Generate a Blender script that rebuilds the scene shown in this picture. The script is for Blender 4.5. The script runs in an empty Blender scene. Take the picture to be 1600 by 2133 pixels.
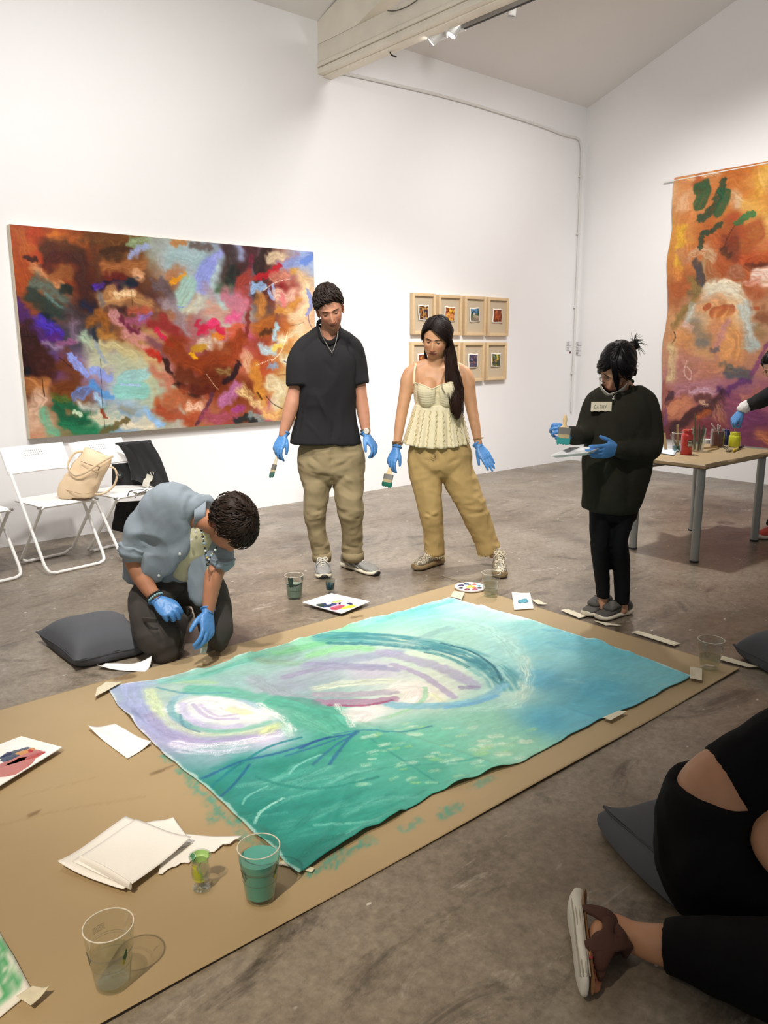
import bpy, bmesh, math, random
import numpy as np
from mathutils import Vector, Matrix, Euler

# ------------------------------------------------------------------ camera
SC = bpy.context.scene
FPX, PITCH, ROLL, YAW, CAMH = 1633.4, 0.206599, -0.003574, 0.863981, 1.42
IW, IH = 1600.0, 2133.0
_f = np.array([math.cos(YAW) * math.cos(PITCH), math.sin(YAW) * math.cos(PITCH), -math.sin(PITCH)])
_r = np.array([math.sin(YAW), -math.cos(YAW), 0.0])
_u = np.cross(_r, _f)
CR = math.cos(ROLL) * _r + math.sin(ROLL) * _u
CU = -math.sin(ROLL) * _r + math.cos(ROLL) * _u
CF = _f
CP = np.array([0, 0, CAMH])
cam_d = bpy.data.cameras.new('camera')
cam_d.sensor_fit = 'VERTICAL'
cam_d.sensor_height = 34.6
cam_d.lens = FPX / IH * 34.6
cam_d.clip_start = 0.05
cam_o = bpy.data.objects.new('camera', cam_d)
SC.collection.objects.link(cam_o)
cam_o.matrix_world = Matrix(((CR[0], CU[0], -CF[0], 0), (CR[1], CU[1], -CF[1], 0), (CR[2], CU[2], -CF[2], CAMH), (0, 0, 0, 1)))
SC.camera = cam_o

# ------------------------------------------------------------------ world, lights, exposure
wd = bpy.data.worlds.new('world')
SC.world = wd
wd.use_nodes = True
wd.node_tree.nodes['Background'].inputs[0].default_value = (1.0, 0.985, 0.965, 1)
wd.node_tree.nodes['Background'].inputs[1].default_value = 0.19
vs = SC.view_settings
vs.view_transform = 'Standard'
vs.look = 'None'
vs.gamma = 1
vs.use_curve_mapping = False
vs.exposure = 0.84

def spot(name, loc, target, watts, deg, blend=0.6, size=0.06, col=(1, 0.93, 0.84)):
    d = bpy.data.lights.new(name, 'SPOT')
    d.energy = watts
    d.spot_size = math.radians(deg)
    d.spot_blend = blend
    d.shadow_soft_size = size
    d.color = col
    o = bpy.data.objects.new(name, d)
    SC.collection.objects.link(o)
    o.location = loc
    o.rotation_euler = (Vector(target) - Vector(loc)).to_track_quat('-Z', 'Y').to_euler()
    return o

# ceiling track spots of the gallery, plus one added ceiling fill (most of them hang above and behind the photographer)
NEU = (1, 0.97, 0.935)
spot('track_spot_painting', (2.0, 2.6, 3.75), (2.7, 6.0, 1.7), 185, 95, 1.0, 0.12, NEU)
spot('track_spot_left_wall', (0.2, 3.0, 4.0), (0.9, 6.0, 2.2), 115, 95, 1.0, 0.12, NEU)
spot('track_spot_wall', (4.9, 3.0, 4.0), (5.4, 6.0, 1.7), 120, 100, 1.0, 0.12, NEU)
spot('track_spot_corner', (6.2, 3.6, 4.2), (7.6, 6.0, 1.6), 70, 100, 1.0, 0.12, NEU)
spot('track_spot_hanging', (5.9, 2.9, 4.3), (8.3, 3.9, 1.7), 180, 80, 1.0, 0.10, NEU)
spot('track_spot_canvas', (0.5, 1.8, 4.4), (2.0, 2.85, 0.0), 340, 46, 0.9, 0.10, NEU)
spot('track_spot_group', (1.2, 1.3, 3.9), (3.4, 3.9, 0.6), 310, 54, 0.9, 0.10, NEU)
spot('track_spot_front', (-1.3, 0.5, 3.4), (0.45, 1.75, 0.0), 300, 42, 0.9, 0.05, (1, 0.86, 0.66))
spot('added_ceiling_fill', (2.2, 0.3, 2.7), (5.6, 3.6, 4.7), 170, 120, 1.0, 0.45, NEU)  # unseen lamp, added to brighten the ceiling and truss from below
spot('track_spot_chairs', (0.9, 3.2, 4.2), (1.9, 4.6, 0.2), 210, 75, 1.0, 0.08, NEU)
spot('track_spot_back', (5.0, 3.6, 3.7), (4.9, 4.4, 0.0), 300, 110, 1.0, 0.10, NEU)

# ------------------------------------------------------------------ measuring helpers: photo point -> place in the room
def ray(x, y):
    d = (x - IW / 2) * CR - (y - IH / 2) * CU + FPX * CF
    return d / np.linalg.norm(d)
def G(x, y, z=0.0):
    d = ray(x, y)
    return Vector(CP + d * ((z - CAMH) / d[2]))
def onY(x, y, Y):
    d = ray(x, y)
    return Vector(CP + d * (Y / d[1]))
def onX(x, y, X):
    d = ray(x, y)
    return Vector(CP + d * (X / d[0]))
HD = np.array([math.cos(YAW), math.sin(YAW), 0.0])
VR = Vector(_r); VF = Vector(-HD); VU = Vector((0, 0, 1))   # right / towards the viewer / up
def at(x, y, dep):
    d = ray(x, y)
    return Vector(CP + d * (dep / (d @ HD)))
def dep_of(p):
    return p[0] * HD[0] + p[1] * HD[1]

# ------------------------------------------------------------------ colour and noise
def s2l(c):
    c = np.asarray(c, float)
    return np.where(c <= 0.04045, c / 12.92, ((c + 0.055) / 1.055) ** 2.4)
def hx(h):
    h = h.lstrip('#')
    return np.array([int(h[i:i + 2], 16) / 255 for i in (0, 2, 4)])
def lin(h):
    return tuple(float(v) for v in s2l(hx(h))) + (1.0,)
_rng = np.random.RandomState(7)
_T = _rng.rand(4096)
def _h(ix, iy, iz=0):
    return _T[(ix * 73856093 ^ iy * 19349663 ^ iz * 83492791) & 4095]
def vn2(x, y):
    x = np.asarray(x, float); y = np.asarray(y, float)
    ix = np.floor(x).astype(np.int64); iy = np.floor(y).astype(np.int64)
    fx = x - ix; fy = y - iy
    fx = fx * fx * (3 - 2 * fx); fy = fy * fy * (3 - 2 * fy)
    a = _h(ix, iy) * (1 - fx) + _h(ix + 1, iy) * fx
    b = _h(ix, iy + 1) * (1 - fx) + _h(ix + 1, iy + 1) * fx
    return a * (1 - fy) + b * fy
def vn3(P):
    P = np.asarray(P, float)
    I = np.floor(P).astype(np.int64); F = P - I
    F = F * F * (3 - 2 * F)
    out = 0
    for dx in (0, 1):
        for dy in (0, 1):
            for dz in (0, 1):
                w = (F[:, 0] if dx else 1 - F[:, 0]) * (F[:, 1] if dy else 1 - F[:, 1]) * (F[:, 2] if dz else 1 - F[:, 2])
                out = out + w * _h(I[:, 0] + dx, I[:, 1] + dy, I[:, 2] + dz)
    return out
def fbm2(x, y, o=4):
    r = 0; a = 0.5
    for k in range(o):
        r = r + a * vn2(x * 2 ** k + 17.3 * k, y * 2 ** k + 9.1 * k); a *= 0.5
    return r / (1 - 0.5 ** o)
def sstep(e0, e1, x):
    t = np.clip((x - e0) / (e1 - e0), 0, 1)
    return t * t * (3 - 2 * t)

# ------------------------------------------------------------------ materials
MATS = {}
def mat(name, col='#ffffff', rough=0.6, metal=0.0, bump=0.0, bscale=200.0, var=0.0, vscale=6.0, spec=0.5, sheen=0.0, sss=0.0, coat=0.0, attr=None, alpha=None):
    if name in MATS:
        return MATS[name]
    m = bpy.data.materials.new(name)
    m.use_nodes = True
    nt = m.node_tree; N = nt.nodes; L = nt.links
    b = N['Principled BSDF']
    b.inputs['Base Color'].default_value = lin(col)
    b.inputs['Roughness'].default_value = rough
    b.inputs['Metallic'].default_value = metal
    b.inputs['Specular IOR Level'].default_value = spec
    if sheen:
        b.inputs['Sheen Weight'].default_value = sheen
    if sss:
        b.inputs['Subsurface Weight'].default_value = sss
        b.inputs['Subsurface Radius'].default_value = (0.012, 0.005, 0.003)
    if coat:
        b.inputs['Coat Weight'].default_value = coat
        b.inputs['Coat Roughness'].default_value = 0.1
    tc = N.new('ShaderNodeTexCoord')
    src = None
    if attr:
        a = N.new('ShaderNodeVertexColor'); a.layer_name = attr
        src = a.outputs['Color']
        L.new(src, b.inputs['Base Color'])
    if var:
        nz = N.new('ShaderNodeTexNoise')
        nz.inputs['Scale'].default_value = vscale; nz.inputs['Detail'].default_value = 6
        L.new(tc.outputs['Object'], nz.inputs['Vector'])
        mr = N.new('ShaderNodeMapRange')
        mr.inputs[1].default_value = 0.3; mr.inputs[2].default_value = 0.7
        mr.inputs[3].default_value = 1 - var; mr.inputs[4].default_value = 1 + var
        L.new(nz.outputs['Fac'], mr.inputs[0])
        mx = N.new('ShaderNodeMix'); mx.data_type = 'RGBA'; mx.blend_type = 'MULTIPLY'
        mx.inputs[0].default_value = 1
        if src: L.new(src, mx.inputs[6])
        else: mx.inputs[6].default_value = lin(col)
        L.new(mr.outputs[0], mx.inputs[7])
        L.new(mx.outputs[2], b.inputs['Base Color'])
    if bump:
        nb = N.new('ShaderNodeTexNoise')
        nb.inputs['Scale'].default_value = bscale; nb.inputs['Detail'].default_value = 4
        L.new(tc.outputs['Object'], nb.inputs['Vector'])
        bp = N.new('ShaderNodeBump')
        bp.inputs['Strength'].default_value = bump; bp.inputs['Distance'].default_value = 0.002
        L.new(nb.outputs['Fac'], bp.inputs['Height'])
        L.new(bp.outputs[0], b.inputs['Normal'])
    MATS[name] = m
    return m
def mat_clear(name, col='#f4f7f4', gloss=0.5, tint=1.0):
    """thin clear plastic or glass: see-through with a Fresnel gloss"""
    if name in MATS:
        return MATS[name]
    m = bpy.data.materials.new(name)
    m.use_nodes = True
    nt = m.node_tree; N = nt.nodes; L = nt.links
    N.remove(N['Principled BSDF'])
    tr = N.new('ShaderNodeBsdfTransparent'); tr.inputs[0].default_value = lin(col)
    gl = N.new('ShaderNodeBsdfGlossy'); gl.inputs['Roughness'].default_value = 0.06
    gl.inputs[0].default_value = (1, 1, 1, 1)
    fr = N.new('ShaderNodeLayerWeight'); fr.inputs[0].default_value = 0.5
    pw = N.new('ShaderNodeMath'); pw.operation = 'POWER'; pw.inputs[1].default_value = 3.2 - 3.0 * gloss; L.new(fr.outputs['Facing'], pw.inputs[0])
    ad = N.new('ShaderNodeMath'); ad.operation = 'ADD'; ad.inputs[1].default_value = 0.035; L.new(pw.outputs[0], ad.inputs[0])
    ms = N.new('ShaderNodeMixShader')
    mm = N.new('ShaderNodeMath'); mm.operation = 'MULTIPLY'; mm.inputs[1].default_value = 0.55
    L.new(ad.outputs[0], mm.inputs[0])
    L.new(mm.outputs[0], ms.inputs[0]); L.new(tr.outputs[0], ms.inputs[1]); L.new(gl.outputs[0], ms.inputs[2])
    L.new(ms.outputs[0], N['Material Output'].inputs[0])
    MATS[name] = m
    return m
def mat_water(name, col='#e6ece6'):
    if name in MATS:
        return MATS[name]
    m = bpy.data.materials.new(name)
    m.use_nodes = True
    nt = m.node_tree; N = nt.nodes; L = nt.links
    N.remove(N['Principled BSDF'])
    tr = N.new('ShaderNodeBsdfTransparent'); tr.inputs[0].default_value = lin(col)
    gl = N.new('ShaderNodeBsdfGlass'); gl.inputs['IOR'].default_value = 1.33; gl.inputs['Roughness'].default_value = 0.0
    gl.inputs[0].default_value = lin('#f6faf6')
    ms = N.new('ShaderNodeMixShader'); ms.inputs[0].default_value = 0.16
    L.new(tr.outputs[0], ms.inputs[1]); L.new(gl.outputs[0], ms.inputs[2])
    L.new(ms.outputs[0], N['Material Output'].inputs[0])
    MATS[name] = m
    return m

# ------------------------------------------------------------------ mesh collecting
def catmull(pts, sub):
    pts = [Vector(p) for p in pts]
    if sub <= 1 or len(pts) < 3:
        if sub > 1 and len(pts) == 2:
            return [pts[0].lerp(pts[1], k / sub) for k in range(sub + 1)]
        return pts
    out = []
    n = len(pts)
    for i in range(n - 1):
        p0 = pts[max(i - 1, 0)]; p1 = pts[i]; p2 = pts[i + 1]; p3 = pts[min(i + 2, n - 1)]
        for k in range(sub):
            t = k / sub
            out.append(0.5 * ((2 * p1) + (p2 - p0) * t + (2 * p0 - 5 * p1 + 4 * p2 - p3) * t * t + (3 * p1 - p0 - 3 * p2 + p3) * t ** 3))
    out.append(pts[-1])
    return out
def cat1(v, sub):
    v = [tuple(x) if hasattr(x, '__len__') else (x, x) for x in v]
    if sub <= 1:
        return v
    q = catmull([(a, b, 0) for a, b in v], sub) if len(v) > 2 else [Vector((v[0][0], v[0][1], 0)).lerp(Vector((v[1][0], v[1][1], 0)), k / sub) for k in range(sub + 1)]
    return [(max(p.x, 1e-4), max(p.y, 1e-4)) for p in q]

class MB:
    def __init__(s):
        s.v = []; s.f = []; s.m = []; s.mi = 0; s.c = None
    def add(s, vs_, fs):
        o = len(s.v)
        s.v.extend([tuple(v) for v in vs_])
        s.f.extend([tuple(i + o for i in f) for f in fs])
        s.m.extend([s.mi] * len(fs))
        return o
    def box(s, c, d, R=None, bev=0.0):
        c = Vector(c); hxx, hy, hz = d[0] / 2, d[1] / 2, d[2] / 2
        if bev <= 0:
            P = [Vector((x, y, z)) for x in (-hxx, hxx) for y in (-hy, hy) for z in (-hz, hz)]
            F = [(0, 1, 3, 2), (4, 6, 7, 5), (0, 4, 5, 1), (2, 3, 7, 6), (0, 2, 6, 4), (1, 5, 7, 3)]
        else:
            bm = bmesh.new()
            bmesh.ops.create_cube(bm, size=1)
            for v in bm.verts:
                v.co = Vector((v.co.x * d[0], v.co.y * d[1], v.co.z * d[2]))
            bmesh.ops.bevel(bm, geom=bm.edges[:], offset=bev, segments=2, affect='EDGES', profile=0.5)
            bm.verts.index_update()
            P = [v.co.copy() for v in bm.verts]; F = [tuple(v.index for v in f.verts) for f in bm.faces]
            bm.free()
        if R is not None:
            P = [R @ p for p in P]
        s.add([p + c for p in P], F)
        return s
    def loft(s, pts, rad, ref=None, n=12, caps=True, sub=1, exp=2.0, round_caps=False, tw=None):
        P = catmull(pts, sub)
        Rr = cat1(rad, sub) if hasattr(rad, '__len__') else [(rad, rad)] * len(P)
        ref = Vector(ref) if ref is not None else None
        k = len(P); rings = []
        pa = None
        for i in range(k):
            t = (P[min(i + 1, k - 1)] - P[max(i - 1, 0)])
            if t.length < 1e-9: t = Vector((0, 0, 1))
            t.normalize()
            if ref is not None:
                a = ref - t * ref.dot(t)
                if a.length < 1e-4: a = pa if pa is not None else t.orthogonal()
            elif pa is None:
                a = t.orthogonal()
            else:
                a = pa - t * pa.dot(t)
                if a.length < 1e-6: a = t.orthogonal()
            a = a.normalized(); pa = a
            b = t.cross(a)
            rings.append((P[i], a, b, Rr[i], t))
        if round_caps:
            def capr(rg, sg):
                p, a, b, (ra, rb), t = rg
                m = min(ra, rb)
                return [(p + t * (sg * m * math.sin(q)), a, b, (ra * math.cos(q), rb * math.cos(q)), t) for q in (0.5, 1.0, 1.35)]
            rings = list(reversed(capr(rings[0], -1))) + rings + capr(rings[-1], 1)
        V = []
        for (p, a, b, (ra, rb), t) in rings:
            for j in range(n):
                th = 2 * math.pi * j / n
                c, sn = math.cos(th), math.sin(th)
                if exp != 2.0:
                    c = math.copysign(abs(c) ** (2 / exp), c); sn = math.copysign(abs(sn) ** (2 / exp), sn)
                V.append(p + a * (ra * c) + b * (rb * sn))
        F = []
        for i in range(len(rings) - 1):
            for j in range(n):
                F.append((i * n + j, i * n + (j + 1) % n, (i + 1) * n + (j + 1) % n, (i + 1) * n + j))
        if caps:
            F.append(tuple(reversed(range(n)))); F.append(tuple((len(rings) - 1) * n + j for j in range(n)))
        s.add(V, F)
        return s
    def tube(s, pts, r, n=8, sub=1, caps=True):
        return s.loft(pts, r if hasattr(r, '__len__') else [r] * len(pts), n=n, sub=sub, caps=caps)
    def lathe(s, prof, c=(0, 0, 0), n=32, axis=None, close=False):
        c = Vector(c)
        if axis is None:
            A, B, Z = Vector((1, 0, 0)), Vector((0, 1, 0)), Vector((0, 0, 1))
        else:
            Z = Vector(axis).normalized(); A = Z.orthogonal().normalized(); B = Z.cross(A)
        V = []
        for r, z in prof:
            for j in range(n):
                th = 2 * math.pi * j / n
                V.append(c + A * (r * math.cos(th)) + B * (r * math.sin(th)) + Z * z)
        F = []
        k = len(prof)
        for i in range(k - 1 + (1 if close else 0)):
            i2 = (i + 1) % k
            for j in range(n):
                F.append((i * n + j, i * n + (j + 1) % n, i2 * n + (j + 1) % n, i2 * n + j))
        s.add(V, F)
        return s
    def prism(s, poly, ext):
        """closed prism: polygon (3D points) extruded by vector ext"""
        P = [Vector(p) for p in poly]; e = Vector(ext); n = len(P)
        s.add(P + [p + e for p in P], [tuple(reversed(range(n))), tuple(range(n, 2 * n))] + [(i, (i + 1) % n, n + (i + 1) % n, n + i) for i in range(n)])
        return s
    def sphere(s, c, r, n=12, m=8, R=None):
        c = Vector(c); rr = r if hasattr(r, '__len__') else (r, r, r)
        V = []
        for i in range(m + 1):
            ph = math.pi * i / m
            for j in range(n):
                th = 2 * math.pi * j / n
                p = Vector((rr[0] * math.sin(ph) * math.cos(th), rr[1] * math.sin(ph) * math.sin(th), rr[2] * math.cos(ph)))
                V.append(c + (R @ p if R is not None else p))
        F = []
        for i in range(m):
            for j in range(n):
                F.append((i * n + j, (i + 1) * n + j, (i + 1) * n + (j + 1) % n, i * n + (j + 1) % n))
        s.add(V, F)
        return s
    def sheet(s, fn, nu, nv, thick=0.0):
        """grid surface fn(u,v)->point; with thickness it becomes a closed thin solid"""
        V = [Vector(fn(i / nu, j / nv)) for j in range(nv + 1) for i in range(nu + 1)]
        w = nu + 1
        F = [(j * w + i, j * w + i + 1, (j + 1) * w + i + 1, (j + 1) * w + i) for j in range(nv) for i in range(nu)]
        if thick:
            n0 = len(V)
            N = []
            for j in range(nv + 1):
                for i in range(nu + 1):
                    a = V[j * w + min(i + 1, nu)] - V[j * w + max(i - 1, 0)]
                    b = V[min(j + 1, nv) * w + i] - V[max(j - 1, 0) * w + i]
                    q = a.cross(b)
                    N.append(q.normalized() if q.length > 0 else Vector((0, 0, 1)))
            V = V + [V[k] - N[k] * thick for k in range(n0)]
            F2 = [tuple(reversed([i + n0 for i in f])) for f in F]
            E = []
            for i in range(nu):
                E.append((i + 1, i, n0 + i, n0 + i + 1)); a = nv * w + i; E.append((a, a + 1, n0 + a + 1, n0 + a))
            for j in range(nv):
                a = j * w; E.append((a, a + w, n0 + a + w, n0 + a)); a = j * w + nu; E.append((a + w, a, n0 + a, n0 + a + w))
            F = F + F2 + E
        s.add(V, F)
        return s
    def xf(s, M):
        s.v = [tuple(M @ Vector(v)) for v in s.v]
        return s

WL = {}
def empty(name, loc, label=None, cat=None, group=None):
    o = bpy.data.objects.new(name, None)
    SC.collection.objects.link(o)
    o.location = loc
    o.empty_display_size = 0.1
    WL[o.name] = Vector(loc)
    tag(o, label, cat, group)
    return o
def tag(o, label=None, cat=None, group=None, kind=None):
    if label: o['label'] = label
    if cat: o['category'] = cat
    if group: o['group'] = group
    if kind: o['kind'] = kind
    return o
def link_mesh(name, me, mats, parent, base=None):
    for m in (mats if isinstance(mats, (list, tuple)) else [mats]):
        me.materials.append(m)
    o = bpy.data.objects.new(name, me)
    SC.collection.objects.link(o)
    o.location = base if parent is None else base - WL[parent.name]
    if parent is not None:
        o.parent = parent
    WL[o.name] = Vector(base)
    return o
def obj(name, mb, mats, parent=None, smooth=True, angle=40, label=None, cat=None, group=None, kind=None, colors=None):
    V = np.array(mb.v, dtype=float)
    lo = V.min(0); hi = V.max(0)
    base = Vector(((lo[0] + hi[0]) / 2, (lo[1] + hi[1]) / 2, lo[2]))
    me = bpy.data.meshes.new(name)
    me.from_pydata([tuple(v) for v in (V - np.array(base))], [], mb.f)
    if len(set(mb.m)) > 1 or (mb.m and mb.m[0]):
        me.polygons.foreach_set('material_index', mb.m)
    if smooth:
        me.polygons.foreach_set('use_smooth', [True] * len(me.polygons))
        if angle < 180:
            me.set_sharp_from_angle(angle=math.radians(angle))
    if colors is not None:
        a = me.color_attributes.new('paint', 'FLOAT_COLOR', 'POINT')
        c = np.ones((len(V), 4)); c[:, :3] = s2l(np.clip(colors, 0, 1))
        a.data.foreach_set('color', c.ravel())
    me.update()
    o = link_mesh(name, me, mats, parent, base)
    return tag(o, label, cat, group, kind)
def copy_tree(o, parent=None):
    c = o.copy()
    SC.collection.objects.link(c)
    c.parent = parent
    for ch in list(o.children):
        copy_tree(ch, c)
    return c
def sh(o):
    o['kind'] = 'structure'
    return o
# ------------------------------------------------------------------ setting
WY, WX, CZ = 6.04, 8.33, 4.17          # long white wall, end wall, eaves height
RS = 0.364                             # roof slope
def mat_floor():
    m = bpy.data.materials.new('worn_concrete'); m.use_nodes = True
    nt = m.node_tree; N = nt.nodes; L = nt.links; b = N['Principled BSDF']
    tc = N.new('ShaderNodeTexCoord')
    def nz(scale, det=6, rough=0.6, dist=0.0, mp=None):
        n = N.new('ShaderNodeTexNoise'); n.inputs['Scale'].default_value = scale; n.inputs['Detail'].default_value = det
        n.inputs['Roughness'].default_value = rough; n.inputs['Distortion'].default_value = dist
        if mp:
            q = N.new('ShaderNodeMapping'); q.inputs['Scale'].default_value = mp; q.inputs['Rotation'].default_value = (0, 0, 0.35)
            L.new(tc.outputs['Object'], q.inputs[0]); L.new(q.outputs[0], n.inputs['Vector'])
        else:
            L.new(tc.outputs['Object'], n.inputs['Vector'])
        return n.outputs['Fac']
    def ramp(src, stops):
        r = N.new('ShaderNodeValToRGB'); e = r.color_ramp.elements
        e[0].position, e[0].color = stops[0][0], lin(stops[0][1])
        e[1].position, e[1].color = stops[-1][0], lin(stops[-1][1])
        for p, c in stops[1:-1]:
            q = e.new(p); q.color = lin(c)
        L.new(src, r.inputs[0]); return r.outputs[0]
    def mix(a, c, fac, mode='MIX'):
        x = N.new('ShaderNodeMix'); x.data_type = 'RGBA'; x.blend_type = mode
        if hasattr(fac, 'default_value'): L.new(fac, x.inputs[0])
        else: x.inputs[0].default_value = fac
        for k, s_ in ((6, a), (7, c)):
            if isinstance(s_, str): x.inputs[k].default_value = lin(s_)
            else: L.new(s_, x.inputs[k])
        return x.outputs[2]
    def thr(src, a, c):
        r = N.new('ShaderNodeMapRange'); r.inputs[1].default_value = a; r.inputs[2].default_value = c
        L.new(src, r.inputs[0]); return r.outputs[0]
    base = ramp(nz(0.9, 7, 0.62, 0.6), [(0.28, '#5a4e41'), (0.44, '#857766'), (0.57, '#978a79'), (0.72, '#ab9f8e')])
    scuff = thr(nz(1.6, 10, 0.74, 1.9, (0.85, 1.7, 1)), 0.53, 0.68)
    c = mix(base, '#52473b', scuff)
    worn = thr(nz(2.6, 10, 0.76, 2.4, (0.8, 1.4, 1)), 0.59, 0.66)
    c = mix(c, '#b3a899', worn)
    fine = ramp(nz(38, 8, 0.7), [(0.3, '#bcbab6'), (0.7, '#ffffff')])
    c = mix(c, fine, 1.0, 'MULTIPLY')
    # small flecks of white paint
    vo = N.new('ShaderNodeTexVoronoi'); vo.feature = 'F1'; vo.inputs['Scale'].default_value = 7.0
    w = N.new('ShaderNodeMapping'); w.inputs['Scale'].default_value = (1.0, 2.0, 1); w.inputs['Rotation'].default_value = (0, 0, 0.5)
    L.new(tc.outputs['Object'], w.inputs[0]); L.new(w.outputs[0], vo.inputs['Vector'])
    dn = thr(vo.outputs['Distance'], 0.075, 0.05)
    keep = thr(nz(9, 2), 0.46, 0.52)
    mm = N.new('ShaderNodeMath'); mm.operation = 'MULTIPLY'; L.new(dn, mm.inputs[0]); L.new(keep, mm.inputs[1])
    c = mix(c, '#cfcabf', mm.outputs[0])
    # fine scratches
    sc = thr(nz(5, 3, 0.5, 0.5, (0.6, 14, 1)), 0.70, 0.74)
    sk = N.new('ShaderNodeMath'); sk.operation = 'MULTIPLY'; sk.inputs[1].default_value = 0.45; L.new(sc, sk.inputs[0])
    c = mix(c, '#9a9388', sk.outputs[0])
    L.new(c, b.inputs['Base Color'])
    rr = N.new('ShaderNodeMapRange'); rr.inputs[1].default_value = 0.3; rr.inputs[2].default_value = 0.7
    rr.inputs[3].default_value = 0.26; rr.inputs[4].default_value = 0.44
    L.new(nz(3.1, 6), rr.inputs[0]); L.new(rr.outputs[0], b.inputs['Roughness'])
    b.inputs['Specular IOR Level'].default_value = 0.62
    bp = N.new('ShaderNodeBump'); bp.inputs['Strength'].default_value = 0.25; bp.inputs['Distance'].default_value = 0.004
    L.new(nz(24, 8, 0.7), bp.inputs['Height']); L.new(bp.outputs[0], b.inputs['Normal'])
    return m
M_WALL = mat('white_plaster', '#efeeee', 0.75, bump=0.12, bscale=60, var=0.012, vscale=1.5)
M_CEIL = mat('ceiling_paint', '#e8e5e2', 0.85, bump=0.1, bscale=40, var=0.02, vscale=1.2)
M_BEAM = mat('old_white_beam', '#efe8d8', 0.7, bump=0.5, bscale=35, var=0.05, vscale=5)
b = MB(); b.box((2.2, 0.5, -0.1), (12.4, 11.2, 0.2)); sh(obj('floor', b, mat_floor(), smooth=False))
b = MB(); b.box((2.2, WY + 0.1, 2.2), (12.4, 0.2, 4.8)); sh(obj('wall_left', b, M_WALL, smooth=False))
b = MB()
rz = CZ + RS * WY
b.prism([(WX, WY, 0), (WX, -6.0, 0), (WX, -6.0, CZ + 0.1), (WX, 0, rz), (WX, WY, CZ)], (0.2, 0, 0)); sh(obj('wall_right', b, M_WALL, smooth=False))
b = MB()
b.prism([(-4, WY, CZ), (-4, 0, rz), (-4, -6.0, CZ), (-4, -6.0, CZ + 0.25), (-4, 0, rz + 0.25), (-4, WY + 0.2, CZ + 0.25)], (12.4, 0, 0)); sh(obj('ceiling', b, M_CEIL, smooth=False))

# conduit along the wall and down the corner
pipe_pts = [onY(690, 147, WY - 0.02), onY(800, 171, WY - 0.02), onY(960, 210, WY - 0.02), onY(1120, 260, WY - 0.02), onY(1175, 281, WY - 0.02)]
end = onY(1211, 300, WY - 0.02)
t = empty('electrical_conduit', (WX - 0.2, WY - 0.02, 0.6), 'thin white conduit running along the wall and down the room corner', 'pipe')
b = MB(); b.tube(pipe_pts + [onY(1200, 287, WY - 0.02), onY(1209, 296, WY - 0.02), onY(1212, 318, WY - 0.02)], 0.014, 8, 4)
obj('pipe_run', b, mat('conduit_white', '#dedcd9', 0.45), t)
x0 = onY(1212, 318, WY - 0.02)
b = MB(); b.tube([(x0.x, WY - 0.02, x0.z + 0.02), (onY(1203, 560, WY - 0.02).x, WY - 0.02, 2.4), (onY(1191, 845, WY - 0.02).x, WY - 0.02, 0.62)], 0.014, 8, 3)
obj('pipe_drop', b, MATS['conduit_white'], t)
for z in (3.4, 2.75, 1.9, 1.1):
    xx = x0.x + (onY(1191, 845, WY - 0.02).x - x0.x) * (x0.z - z) / (x0.z - 0.62)
    b = MB(); b.box((xx, WY - 0.0135, z), (0.06, 0.024, 0.02)); obj('pipe_clip', b, MATS['conduit_white'], t)

# roof truss
TX = 4.5
tr_ = empty('roof_truss', (TX, WY, 3.8), 'cream painted timber roof truss with stacked chord boards at the wall', 'beam')
def beam(name, z0, z1, xw, y1=-5.5, xo=0.0, y0=WY):
    q = MB(); q.box((TX + xo, (y0 + y1) / 2, (z0 + z1) / 2), (xw, y0 - y1, z1 - z0), bev=0.006)
    return obj(name, q, M_BEAM, tr_, angle=30)
beam('chord_board', 3.842, 3.985, 0.16)
beam('chord_board', 3.803, 3.836, 0.19)
beam('chord_board', 3.748, 3.797, 0.17)
beam('chord_board', 3.734, 3.748, 0.10, xo=0.02)
q = MB(); q.box((TX, 0.27, 3.86), (0.13, 11.5, 0.22)); obj('gap_shade_core', q, mat('beam_gap_shade', '#6e675a', .9), tr_, smooth=False)  # dark inner box: shade of the gaps between boards put into its colour
q = MB()
q.prism([(TX - 0.075, WY, 3.988), (TX - 0.075, 5.515, 3.988), (TX - 0.075, 1.2, 3.988 + .30 * 4.315), (TX - 0.075, 1.2, 3.988 + .30 * 4.315 + .30), (TX - 0.075, WY, CZ + 0.0)], (0.15, 0, 0))
obj('rafter', q, M_BEAM, tr_, smooth=False)
# loose cable on the truss
b = MB(); b.tube([(TX - 0.09, 5.10, 3.975), (TX - 0.092, 5.0, 3.945), (TX - 0.094, 4.85, 3.935), (TX - 0.092, 4.7, 3.96), (TX - 0.088, 4.5, 4.02)], 0.004, 6, 4)
obj('cable', b, mat('dark_cable', '#5a544c', 0.6), tr_)
b = MB(); b.tube([(TX + 0.02, 5.2, 3.735), (TX + 0.03, 5.19, 3.71), (TX + 0.045, 5.15, 3.69)], 0.006, 6, 2)
obj('bolt', b, mat('black_iron', '#241f1a', 0.5), tr_)

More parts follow.
